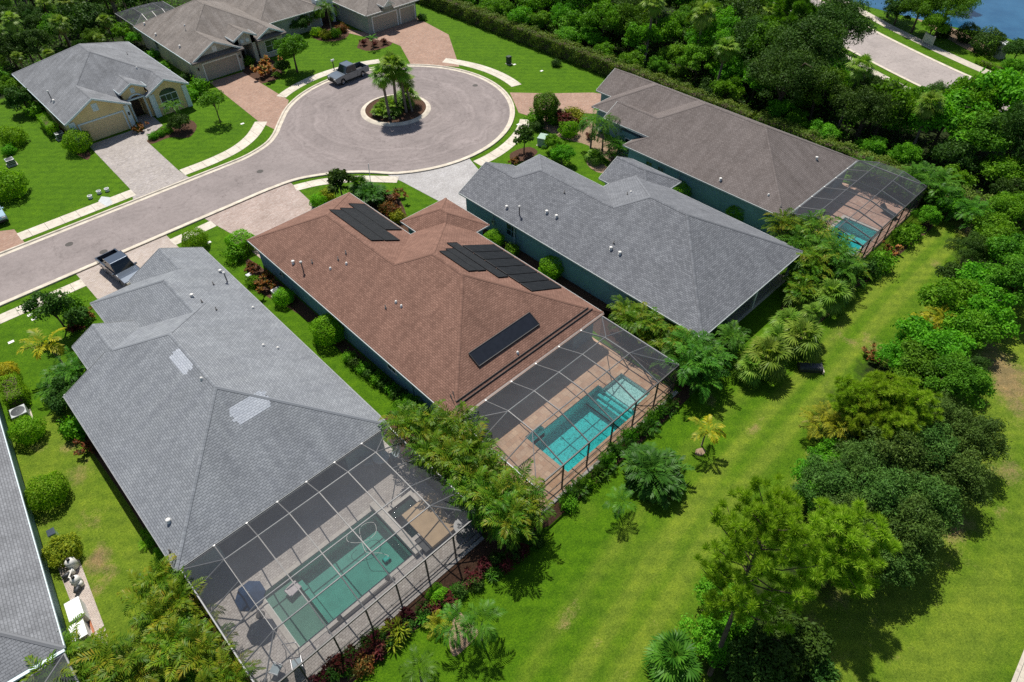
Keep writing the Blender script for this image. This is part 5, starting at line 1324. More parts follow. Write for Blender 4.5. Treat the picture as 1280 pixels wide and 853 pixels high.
mk_fan('palmetto', 95, .35, 13, .75, .6, 'lf_sabal', 0, 'palmetto', .07, (1.4, .2), 5, 'shrub')
def mk_pine(key, seed, H, R0, z0, npf, name='pine_tree'):
    rng = np.random.default_rng(seed); C = []; m = MB()
    m.tube([(0, 0, -.1), (.1, .05, H*.4), (.05, .15, H*.75), (0, .1, H)], [.2, .16, .1, .03], 8)
    Vs = []; Ns = []; S = []
    nb = npf//5
    for b in range(nb):
        zb = z0+(H-z0)*(b+.5*rng.random())/nb; a = b*2.4+rng.normal()*.3; tt = (zb-z0)/(H-z0)
        rl = R0*(.35+.65*math.sin(math.pi*min(1, .25+.72*tt)))*(.75+.5*rng.random()); rise = (.15+.5*tt)*rl
        base = np.array([.05, .1, zb]); tip = base+[math.cos(a)*rl, math.sin(a)*rl, rise]
        m.tube([base, (base+tip)/2-[0, 0, .08*rl], tip], [.05, .035, .015], 5)
        for k in range(9):
            t = .4+.6*rng.random() if k else 1.0; c = base+(tip-base)*t+rng.normal(size=3)*.30*np.array([1, 1, .8]); C.append(c)
            n = 120; d = rng.normal(size=(n, 3)); d /= np.linalg.norm(d, axis=1, keepdims=True); d[:, 2] = np.where(d[:, 2] < -.3, -d[:, 2], d[:, 2])
            L = .34+.16*rng.random(n)
            Vs.append((c, d, L))
    Q = []
    for c, d, L in Vs:
        s = np.cross(d, rng.normal(size=d.shape)); s /= np.linalg.norm(s, axis=1, keepdims=True)
        tip = c+d*L[:, None]; mid = c+d*L[:, None]*.55; w = .017
        Q.append(np.stack([np.broadcast_to(c, d.shape), mid+s*w, tip, mid-s*w], 1))
    t = m.build('trunk_src', M['bark']); tm = t.data; bpy.data.objects.remove(t); tm.name = 'trunk'
    PROTO[key] = Proto(name, 'tree', [('trunk', tm), ('crown', quads_mesh('crown', Q, M['lf_pine']))], R0, (z0+H)/2)
mk_pine('pine0', 100, 10.5, 3.3, 4.5, 230); mk_pine('pine1', 101, 9.0, 2.8, 3.5, 190); mk_pine('pine2', 102, 6.5, 2.3, 1.6, 150)
def mk_strap(key, seed, nst, h, R0, n, L, w, mat, name='strap_leaf_shrub', trans=None):
    rng = np.random.default_rng(seed); P = []; Nn = []; up = []
    for s_ in range(nst):
        c = np.array([rng.normal()*R0*.45, rng.normal()*R0*.45, h*(.4+.6*rng.random())])
        for k in range(n):
            a = rng.random()*6.28; e = rng.random()*1.2-.1; d = np.array([math.cos(a)*math.cos(e), math.sin(a)*math.cos(e), math.sin(e)])
            P.append(c+d*L*.5-[0, 0, .25*h*rng.random()]); up.append(d); Nn.append(np.cross(d, np.cross([0, 0, 1], d))+rng.normal(size=3)*.2)
    V, F = leaf_quads(np.array(P), np.array(Nn), L, w/L, rng, .1, np.array(up)*4)
    m = MB()
    for k in range(4): m.tube([(0, 0, -.03), (.2*math.cos(k*1.6)*R0, .2*math.sin(k*1.6)*R0, h*.7)], [.025, .012], 5)
    t = m.build('stem_src', M['bark']); tm = t.data; bpy.data.objects.remove(t); tm.name = 'stem'
    PROTO[key] = Proto(name, 'shrub', [('stem', tm), ('foliage', qmesh('foliage', V, F, M[mat], tone=np.repeat(rng.random(len(P)), 4)))], R0, h*.7)
mk_strap('cordy', 110, 12, .8, .6, 22, .42, .10, 'lf_red', 'cordyline_shrub')
mk_strap('croton', 111, 16, .9, .75, 24, .30, .11, 'lf_croton', 'croton_shrub')
mk_strap('spiky', 112, 7, .5, .5, 26, .55, .07, 'lf_palm', 'strappy_plant')
mk_strap('flower', 113, 26, 1.2, 1.15, 34, .22, .14, 'lf_orange', 'flowering_shrub')
def hedge_box(name, x0, x1, y0, y1, h, dens, size, mat, label, group=None, cat='hedge', rz=0, loc=None, top=1.0, seed=5, wob=.08):
    """clipped hedge with leaves over its top and sides; box around its own origin"""
    rng = np.random.default_rng(seed); cx, cy = (x0+x1)/2, (y0+y1)/2; w, d = x1-x0, y1-y0; P = []; Nn = []
    for nrm, A in (((0, 0, 1), w*d), ((1, 0, 0), d*h), ((-1, 0, 0), d*h), ((0, 1, 0), w*h), ((0, -1, 0), w*h)):
        n = int(A*dens); u = rng.random((n, 3))-.5; nrm = np.array(nrm, float)
        p = u*[w, d, h]+[0, 0, h/2]
        for ax in range(3):
            if nrm[ax]: p[:, ax] = nrm[ax]*(w, d, h)[ax]/2 + (h/2 if ax == 2 else 0)
        wv = wob*(np.sin(p[:, 0]*2.3+p[:, 1]*1.7)+np.sin(p[:, 1]*3.1+p[:, 2]*4)+rng.normal(size=n)*.9)
        p = p+nrm*wv[:, None]-nrm*(.10*rng.random(n)**2)[:, None]
        P.append(p); Nn.append(np.tile(nrm, (n, 1))+rng.normal(size=(n, 3))*.5)
    P = np.concatenate(P); Nn = np.concatenate(Nn); P[:, 2] = np.maximum(P[:, 2], .02)
    V, F = leaf_quads(P, Nn, size*(.7+.6*rng.random(len(P))), .6, rng)
    root = empty(name, (cx, cy, 0) if loc is None else loc, rz, label, cat, group)
    link_mesh('foliage', qmesh('foliage', V, F, M[mat], tone=np.repeat(np.clip(.5+.3*np.sin(P[:, 0]*2.1+P[:, 1]*1.3)+rng.normal(size=len(P))*.25, 0, 1), 4)), root)
    m = MB(); k = max(2, int(max(w, d)/.9))
    for i in range(k):
        t = (i+.5)/k-.5; m.tube([(t*w if w > d else 0, 0 if w > d else t*d, -.02), (t*w if w > d else .05, .05 if w > d else t*d, h*.85)], [.04, .015], 5)
    # woody inside of the hedge
    m.box(-w*.36, w*.36, -d/2+min(w, d)*.14, d/2-min(w, d)*.14, .05, h*.86)
    m.build('stem', M['bark'], root)
    return root

# ------------------------------------------------------------------ plants: where they stand
def put(key, px, py, zc, sc, label, group=None, **kw):
    """plant whose crown centre (zc metres up) is seen at this pixel"""
    x, y, _ = at(px, py, zc)
    lim = kw.pop('xlim', None)
    if lim: x = min(max(x, lim[0]), lim[1])
    return plant(key, x, y, sc, label, group, **kw)
rr = random.Random(3)
# -- front yards across the street
put('ball', 97, 178, 1.0, 1.45, 'round clipped light green bush at the corner of the cream garage')
hedge_box('clipped_hedge', -2.2, 2.2, -.55, .55, .95, 420, .10, 'lf_shrub', 'long narrow clipped hedge along the cream yellow side wall', rz=R(88), loc=at(62, 159, .5))
put('loose2', 47, 138, .7, 1.2, 'leafy bush at the shaded rear corner of the cream yellow side wall'); put('bushy1', 30, 128, 1.3, .95, 'dark bush beyond the cream yellow house corner', mat='lf_dark')
put('bushy0', 15, 112, 1.2, .8, 'bright bush near the back corner of the far left lawn')
put('ball2', 15, 171, .9, 1.3, 'round bush by the far left lawn edge, upper of two'); put('ball2', 10, 232, 1.1, 1.75, 'big round bush above the pale blue car')
put('loose', 11, 187, .5, .7, 'small bush between the two round bushes at the far left')
put('queen2', 217, 134, 2.2, .62, 'bright green palm in front of the arched window'); put('bushy2', 224, 156, .9, .62, 'dark bush under the palm by the arched window', mat='lf_dark')
put('croton', 173, 160, .5, 1.0, 'dark red bush beside the arched entry path')
for i, (px, py) in enumerate(((192, 171), (201, 167), (210, 163))): put('loose', px, py, .25, .55, ('low edging bush nearest the grey paver drive', 'low edging bush in the middle of the three by the path bed', 'low edging bush nearest the palm by the arched window')[i])
put('yard1', 267, 128, 2.5, 1.05, 'small round headed tree on the lawn right of the cream yellow house'); put('loose2', 247, 106, .9, 1.15, 'leafy bush beside the greige garage corner')
put('loose', 240, 118, .6, .9, 'low bush between the cream yellow house and the red drive'); put('loose2', 232, 96, .6, .8, 'dark low bush against the cream yellow side wall', mat='lf_dark')
put('loose', 205, 84, .5, .9, 'green bush by the shaded wall between the two far houses'); put('loose2', 192, 68, .5, .8, 'low shrub under the greige side wall')
put('bushy1', 153, 45, 1.2, .85, 'bright bush behind the cream yellow roof, bigger one'); put('bushy2', 167, 50, 1.0, .6, 'bright bush behind the cream yellow roof, smaller one')
put('flower', 330, 87, .9, 1.75, 'big orange flowering bush by the red brick drive'); put('broad1', 366, 66, 2.6, .82, 'dark round headed tree on the lawn behind the orange flowering bush')
put('bushy0', 353, 85, .8, .5, 'small dark bush beside the orange flowering bush', mat='lf_dark'); put('loose', 311, 77, .4, .8, 'green bush by the greige entry')
put('spiky', 346, 93, .4, 1.0, 'strappy plant at the foot of the dark tree')
hedge_box('clipped_hedge', -3.2, 3.2, -.7, .7, 1.3, 300, .12, 'lf_shrub', 'long clipped hedge between the two greige houses', rz=R(96), loc=at(338, 12, .7))
put('ball', 358, 12, 1.0, 1.25, 'clipped ball bush at the end of the hedge, farther one'); put('ball', 369, 20, .9, 1.15, 'clipped ball bush at the end of the hedge, nearer one')
put('bushy2', 392, 22, 1.3, .95, 'bright leafy bush beneath the entry palm'); put('queen', 408, 4, 4.4, .8, 'tall palm by the greige entry columns')
for i, (px, py, m_) in enumerate(((395, 41, 'lf_shrub'), (407, 44, 'lf_lime'), (418, 42, 'lf_bright'), (428, 36, 'lf_croton'), (382, 32, 'lf_bright'))):
    put('loose', px, py, .45, .85, ('rounded green bush in the far entry bed', 'lime green bush in the far entry bed', 'plain leafy bush beside the lime green one', 'reddish bush at the start of the red brick path', 'leafy bush at the left of the far entry bed')[i], mat=m_)
put('bushy0', 373, 33, 1.0, .8, 'grey green feathery bush behind the dark tree', mat='lf_cedar')
put('youngy', 464, 44, 1.9, .75, 'small palm in the little kerbed bed before the far garage', mat='lf_palm')
for i, (px, py) in enumerate(((454, 54), (468, 56), (480, 53))): put('cordy', px, py, .3, .8, ('dark red shrub left of the small palm in the kerbed bed', 'dark red shrub in front of the small palm in the kerbed bed', 'dark red shrub right of the small palm in the kerbed bed')[i])
put('loose', 527, 22, .4, .7, 'dark bush at the right corner of the far garage', mat='lf_dark')
# -- island
for i, (px, py, z, s_, l) in enumerate(((478, 90, 5.9, .86, 'fan palm on the island, leftmost trunk'), (491, 84, 6.2, .92, 'fan palm on the island, slender middle trunk'), (502, 87, 6.0, .86, 'fan palm on the island, thick right trunk'), (510, 92, 5.2, .72, 'fan palm on the island leaning to the right'))):
    x, y = ((41.9, 65.0), (43.4, 65.6), (44.4, 65.0), (45.0, 64.6))[i]; plant('sabal', x, y, s_*1.1, l, 'fan palms on the turning circle', z=.1, tilt=((0, 0), (0, 0), (.03, 0), (-.04, .1))[i], sz=s_*(1.06, 1.15, 1.1, .9)[i])
for i, (x, y, k_) in enumerate(((41.6, 66.6, 'palmetto'), (42.9, 67.4, 'palmetto'), (43.3, 66.0, 'lowfan'), (44.6, 66.4, 'palmetto'), (45.6, 65.9, 'lowfan2'), (45.2, 67.2, 'palmetto'), (42.4, 65.2, 'fern'))):
    plant(k_, x, y, .9, 'low palmetto leaves round the island palm trunks', 'palmettos on the island', z=.1)
# -- lawn at the hedge, front of the taupe roof
plant('loose', *at(695, 79, .4)[:2], .65, 'lone small dark shrub on the hedge lawn', mat='lf_dark')
put('lolly', 683, 131, 2.2, 1.5, 'round clipped ball tree beside the reddish drive', sz=1.2, mat='lf_wood')
put('loose', 670, 150, .4, 1.1, 'bright ground shrub under the ball tree, left one'); put('loose', 693, 149, .4, 1.2, 'bright ground shrub under the ball tree, right one'); put('loose', 672, 158, .4, .8, 'dark shrub under the ball tree', mat='lf_dark')
put('cordy', 706, 153, .7, 1.9, 'dark purple bush between the ball tree and the yellow bush', mat='lf_red'); put('loose', 716, 145, .6, 1.1, 'yellow bush beside the reddish drive', mat='lf_lime'); put('loose', 724, 150, .5, 1.0, 'yellow green bush next to the taupe house palm', mat='lf_lime')
put('ball2', 711, 165, .5, 1.1, 'low rounded green bush at the edge of the pebble bed')
put('queen', 757, 147, 4.6, .78, 'tall drooping palm before the taupe house, right of two'); put('queen2', 741, 150, 3.4, .85, 'drooping palm before the taupe house, left of two')
put('areca1', 768, 188, 1.4, .62, 'bushy palm at the shaded corner of the taupe house', mat='lf_palm')
put('magnolia', 655, 173, 1.9, 1.0, 'dark narrow tree beside the curved sidewalk'); put('bushy1', 691, 181, 1.0, .6, 'leafy bush beside the green utility cabinet'); put('bushy2', 702, 197, .8, .65, 'leafy bush behind the slate roof edge')
put('croton', 643, 201, .3, .8, 'low reddish bush by the curved sidewalk'); put('lowfan', 744, 196, .6, .7, 'strappy palm by the grey stump bed')
put('cordy', 736, 171, .3, .7, 'dim red shrub at the foot of the drooping palms')
# -- lawn between the brown roof and the slate drive
put('magnolia', 425, 231, 2.2, 1.15, 'glossy dark tree beside the curved sidewalk and brown roof'); put('loose', 409, 246, .4, .85, 'yellow bush at the brown roof edge', mat='lf_lime'); put('ball2', 397, 252, .5, .8, 'green bush beside the yellow bush at the brown roof edge')
put('cycad', 462, 243, 1.0, .95, 'wide clumping palm on the lawn behind the brown roof'); put('lowfan2', 450, 236, .8, .75, 'smaller palm touching the wide clumping palm', mat='lf_palm')
put('croton', 489, 243, .9, 1.35, 'round red leaved bush on the lawn behind the brown roof')
for i, (px, py, m_) in enumerate(((484, 261, 'lf_croton'), (492, 266, 'lf_croton'), (498, 272, 'lf_lime'))): put('loose', px, py, .35, .75, ('rusty low shrub by the brown roof gutter', 'rusty low shrub next to the yellow green one', 'yellow green low shrub by the brown roof gutter')[i], mat=m_)
# -- strip between the grey and brown roofs
hedge_box('clipped_bush', -1.0, 1.0, -.9, .9, 1.5, 300, .12, 'lf_shrub', 'boxy clipped bush at the front corner of the brown roofed house', rz=R(10), loc=at(301, 303, .9)[:2]+(0,))
put('ball', 243, 299, .9, 1.15, 'round bush in front of the light grey roof peak'); put('loose', 296, 318, .4, 1.0, 'low green shrub in shade behind the boxy bush', mat='lf_bright')
put('croton', 313, 333, .6, .9, 'rusty croton shrub by the teal wall, small one'); put('croton', 330, 350, .8, 1.35, 'big red croton shrub by the teal wall')
put('ball', 354, 372, .6, .85, 'small clipped ball beside the air conditioner and teal wall'); put('ball', 409, 411, 1.15, 1.35, 'large clipped ball bush against the brown house wall')
put('loose', 316, 352, .3, .6, 'small green shrub at the edge of the light grey roof')
for i in range(9):
    t = i/8; put('loose2', 437+t*72, 449+t*53, .2, .55+.1*rr.random(), 'low dark shrub in the row along the teal side wall', 'row of low shrubs along the teal wall', mat='lf_dark' if i % 2 else 'lf_bright')
for i, (px, py) in enumerate(((500, 515), (512, 508), (520, 516))): put('bushy1', px, py, .7, .42, ('leafy bush at the front end of the row by the teal wall', 'leafy bush at the rear corner of the teal wall', 'leafy bush next to the palm clumps by the teal wall')[i])
put('ball', 690, 331, 1.15, 1.15, 'clipped ball bush against the dark teal wall of the slate roofed house, bigger one'); put('ball', 617, 299, .7, .95, 'clipped ball bush by the dark teal wall near the brown roof peak'); put('loose2', 640, 313, .4, .7, 'low leafy plant along the dark teal wall')
put('ball', 923, 264, .8, 1.1, 'clipped ball bush against the taupe house wall, nearer one'); put('ball', 853, 238, .7, 1.0, 'clipped ball bush against the taupe house wall, farther one')
for i in range(4): plant('areca%d' % i, 68.5, 13.2+i*1.9, .62, 'feathery palm squeezed between the third pool screen and the hedge', 'palms behind the third pool screen', mat='lf_palm')
# -- left of the light grey roof
put('yard0', 70, 393, 1.8, 1.15, 'dark slender tree near the left sidewalk'); put('loose', 98, 398, .4, 1.0, 'dark low shrub in the bed left of the light grey roof', mat='lf_dark'); put('croton', 110, 396, .3, .75, 'orange tinted shrub at the corner of the light grey roof')
put('loose2', 90, 380, .4, .9, 'low green shrub beside the slender dark tree'); put('cordy', 93, 412, .3, .8, 'dim red shrub beside the slender dark tree')
put('youngy', 66, 437, 1.9, 1.35, 'yellow fronded palm left of the light grey roof'); put('areca0', 97, 462, 1.6, .62, 'dark feathery palm clump at the light grey roof notch', mat='lf_palm'); put('areca2', 75, 478, 1.4, .6, 'dark feathery palm clump on the side lawn', mat='lf_palm')
put('bushy0', 88, 500, .9, .7, 'dark bush under the notch of the light grey roof', mat='lf_dark'); put('loose', 98, 538, .3, 1.0, 'low bright shrub along the light grey roof'); put('croton', 112, 556, .6, .95, 'rusty brown croton along the light grey roof')
put('ball', 5, 466, .7, .9, 'bright yellow flowering ball bush', mat='lf_yellow')
hedge_box('clipped_bush', -.65, .65, -1.35, 1.35, 1.3, 330, .11, 'lf_shrub', 'boxy clipped bush behind the round air conditioner', rz=R(-6), loc=at(17, 490, .7)[:2]+(0,))
put('ball', 33, 537, .9, 1.05, 'clipped ball bush between the air conditioner and the dark gap'); put('ball', 58, 613, 1.0, 1.2, 'clipped ball bush alone by the shaded teal wall'); put('ball2', 77, 685, .8, .95, 'yellow tipped bush beside the pool pumps', mat='lf_lime')
for i in range(26):
    px, py = 166+rr.random()*40, 655+rr.random()*75
    if (px-166)*1.6+655 > py-10: plant('fern', *at(px, py, .1)[:2], .34+.12*rr.random(), 'low bright groundcover tuft along the light grey roof', 'groundcover tufts along the light grey roof', mat='lf_shrub')
# -- areca clumps
for i, (px, py, s_) in enumerate(((200, 745, .95), (232, 765, 1.0), (205, 785, .85), (265, 800, 1.0), (232, 815, .95), (300, 842, .95), (270, 850, .9), (330, 866, .8), (205, 850, .6))):
    put(f'areca{i % 4}', px, py, 1.9, s_*.68, ('golden green areca clump beside the screened green pool, nearest the roof corner', 'golden green areca clump beside the screened green pool, second from the roof corner', 'golden green areca clump on the lawn side of the screened green pool', 'golden green areca clump against the middle of the left pool screen', 'golden green areca clump left of the middle pool screen', 'golden green areca clump at the near end of the left pool screen', 'golden green areca clump low down by the left pool screen', 'areca fronds reaching past the near pool screen corner', 'small areca clump at the bottom edge left of the pool screen')[i], 'areca clumps left of the green pool', mat='lf_gold', xlim=(-9, -2.9), sz=s_*.88)
for i, (px, py, s_) in enumerate(((85, 832, .95), (125, 828, .95), (160, 846, .9), (60, 850, .85), (110, 860, .9))):
    put(f'areca{(i+1) % 4}', px, py, 1.9, s_*.78, ('areca clump behind the white cabinets', 'areca clump in the middle of the bottom left row', 'areca clump at the right end of the bottom left row', 'areca clump over the bottom left screen corner', 'areca clump lowest in the bottom left row')[i], 'areca clumps in the bottom left row', mat='lf_gold' if i % 2 else 'lf_areca')
for i, (px, py, s_) in enumerate(((520, 540, 1.0), (560, 545, 1.05), (600, 552, .95), (545, 580, 1.0), (590, 590, 1.1), (625, 580, .95), (650, 612, .95), (600, 630, 1.05), (640, 648, .95), (612, 660, .9), (672, 628, .75))):
    put(f'areca{(i*3) % 4}', px, py, 2.2, s_*.74, ('areca clump touching the light grey roof corner side of the thicket', 'areca clump below the red brown roof corner', 'areca clump by the tan deck at the thicket top', 'areca clump leaning over the lamp on the dark patio screen', 'areca clump in the heart of the thicket between the two pools', 'areca clump beside the near end of the turquoise pool deck', 'areca clump at the lower corner of the turquoise pool screen', 'areca clump overhanging the tan slab', 'areca clump at the lawn end of the thicket', 'lowest areca clump of the thicket, with hanging dry fronds', 'small areca clump by the first post of the turquoise pool screen')[i], 'areca thicket between the two pools', xlim=(13.9, 15.2), sz=s_*1.02)
for i, (px, py, s_) in enumerate(((790, 398, .72), (808, 392, .62), (826, 412, .75), (850, 420, .75), (848, 442, .7), (872, 448, .85), (868, 472, .8), (880, 440, .7), (858, 462, .7))):
    put(f'areca{(i*3+1) % 4}', px, py, 1.9, s_, ('yellowish palm clump at the corner of the turquoise pool screen', 'yellowish palm clump against the dark teal wall', 'palm clump along the slate roof edge, upper', 'palm clump along the slate roof edge, lower', 'palm clump beside the dark pool screen panel', 'dark palm clump below the slate roof corner', 'dark palm clump over the lawn corner', 'palm clump tucked at the slate roof corner', 'palm clump at the end of the turquoise pool screen')[i], 'palm clumps beside the slate roof', xlim=(32.5, 33.5), mat=('lf_areca', 'lf_areca', 'lf_areca', 'lf_areca', 'lf_palm', 'lf_palm', 'lf_palm', 'lf_palm', 'lf_palm')[i])
put('areca2', 905, 422, 1.6, .68, 'bright palm at the patio corner of the slate roofed house', mat='lf_palm'); put('queen2', 915, 420, 2.6, .6, 'drooping palm before the patio corner of the slate roof')
# -- back yard row beyond the slate roof
for i, (k_, px, py, zc, s_, l) in enumerate((('lowfan2', 957, 450, 1.3, 1.12, 'broad fan palm alone on the lawn by the grey drain box'), ('lowfan2', 938, 462, 1.0, .8, 'small fan palm left of the broad fan palm'), ('lowfan2', 1000, 425, 1.4, 1.1, 'broad fan palm right behind the grey drain box'), ('lowfan', 985, 402, 1.1, .95, 'fan palm at the end of the slate house patio'), ('sabal3', 1018, 395, 2.2, .62, 'fan palm in the row, third from the drain box'), ('lowfan2', 1036, 372, 1.2, 1.0, 'fan palm in the row beside the mulch'), ('lowfan', 1050, 362, 1.0, .9, 'fan palm at the lawn side of the row'), ('lowfan', 1006, 372, 1.0, .95, 'fan palm on the patio side of the row'), ('areca3', 1000, 358, 1.5, .6, 'feathery palm in the row behind the slate roof'), ('areca1', 1012, 330, 2.0, .8, 'feathery palm by the slate roof corner'), ('lowfan', 972, 425, .9, .9, 'low fan palm between the broad ones'))):
    put(k_, px, py, zc, s_, l, 'palms in the back row')
for i, (px, py, s_) in enumerate(((990, 282, .85), (1005, 300, .85), (1030, 292, .9), (1045, 312, .85), (1020, 318, .8), (1058, 330, .75), (1072, 318, .6))):
    put(f'areca{i % 4}', px, py, 2.4, s_, ('palm clump at the taupe house corner', 'palm clump between slate and taupe roofs', 'palm clump hiding the third pool, upper', 'palm clump hiding the third pool, lower', 'palm clump beside the slate roof corner', 'palm clump at the third pool screen corner', 'low palm clump at the edge of the third pool screen')[i], 'palm clumps by the third pool', xlim=(50.5, 52.7), mat='lf_palm' if i % 2 else 'lf_areca')
put('queen', 1022, 268, 3.8, .6, 'taller palm rising beside the third pool', mat='lf_palm')
for i, (k_, px, py, zc, s_, l, m_) in enumerate((('loose2', 1085, 338, .5, 1.1, 'dark shrub at the lower corner of the third pool screen', 'lf_dark'), ('loose2', 1100, 330, .5, 1.2, 'green shrub along the third pool screen', None), ('flower', 1116, 313, .5, .75, 'orange flowering shrub by the third pool screen', None), ('loose2', 1128, 298, .5, 1.1, 'green shrub above the orange flowering shrub', None), ('cordy', 1106, 318, .4, .8, 'dark red shrub behind the orange flowering shrub', None), ('loose', 1140, 290, .5, .9, 'low green shrub near the far end of the third pool screen', None), ('bushy1', 1160, 272, .9, .6, 'leafy bush at the far corner of the third pool screen', None), ('bushy0', 1188, 258, 1.2, .75, 'bright bush at the top of the mown track', None), ('croton', 1062, 345, .4, 1.0, 'dim red shrub at the palms by the third pool', None))):
    put(k_, px, py, zc, s_, l, mat=m_)
for i, (px, py, s_) in enumerate(((1168, 228, .8), (1150, 222, .75), (1180, 240, .8), (1200, 250, .6))): put(f'areca{i}', px, py, 2.2, s_, ('palm clump at the far screen corner, nearest', 'palm clump at the far screen corner, by the hedge', 'palm clump between the far screen corner and the hedge end', 'small palm clump at the hedge end')[i], 'palm clumps at the far screen corner', mat='lf_palm')
# -- shrubs behind the turquoise pool screen
for i in range(15):
    t = i/14; px, py = 708+t*128+rr.uniform(-4, 4), 627-t*123+rr.uniform(-4, 4)
    put(('loose2', 'spiky', 'fern')[i % 3], px, py, .3, (.6, .9, .8)[i % 3], ('leafy shrub in the row behind the turquoise pool screen', 'strappy plant in the row behind the turquoise pool screen', 'ferny plant in the row behind the turquoise pool screen')[i % 3], 'plant row behind the turquoise pool screen', mat='lf_bright' if i % 3 == 0 else None)
# -- red and green bed behind the green pool
for i in range(30):
    t = i/29; px, py = 402+t*270+rr.uniform(-5, 5), 838-t*172+(13 if i % 2 else 5)+rr.uniform(-4, 4)
    k_ = ('cordy', 'loose2', 'cordy', 'spiky', 'loose2')[i % 5]
    put(k_, px, py, .35, {'cordy': .8, 'loose2': .5, 'spiky': .75}[k_], {'cordy': 'dark red cordyline in the bed behind the green pool', 'loose2': 'dark leafy shrub in the bed behind the green pool', 'spiky': 'strappy green plant in the bed behind the green pool'}[k_], 'bed of red and green shrubs behind the green pool', mat='lf_dark' if k_ == 'loose2' else None)
put('ball2', 547, 745, .5, .62, 'single bright green bush in the red bed behind the green pool', mat='lf_shrub')
put('croton', 468, 812, .5, .9, 'larger maroon shrub at the front of the red bed', mat='lf_red'); put('spiky', 497, 790, .4, 1.2, 'yellow green strappy plant at the front of the red bed', mat='lf_lime'); put('loose', 452, 830, .4, .6, 'olive shrub at the lower end of the red bed', mat='lf_croton')
# -- lone plants on the back lawn
put('youngy', 885, 533, 2.2, 1.0, 'lone yellow young palm on the back lawn'); put('young', 777, 622, 1.9, .8, 'lone thin green palm on the back lawn, with a star shaped shadow')
put('cycad', 818, 588, 1.1, 1.02, 'wide dark clumping palm on the back lawn by the turquoise pool'); put('cycad', 828, 600, 1.0, .72, 'second crown of the wide dark clump on the back lawn')
put('queen2', 570, 782, 2.3, .56, 'feather palm over the sandy patch, left of two'); put('queen2', 600, 778, 2.4, .6, 'feather palm over the sandy patch, right of two'); put('queen2', 522, 836, 1.9, .52, 'feather palm at the bottom edge near the red bed')
put('fern', 548, 780, .3, .8, 'small yellowish fern beside the sandy patch palms', mat='lf_lime')
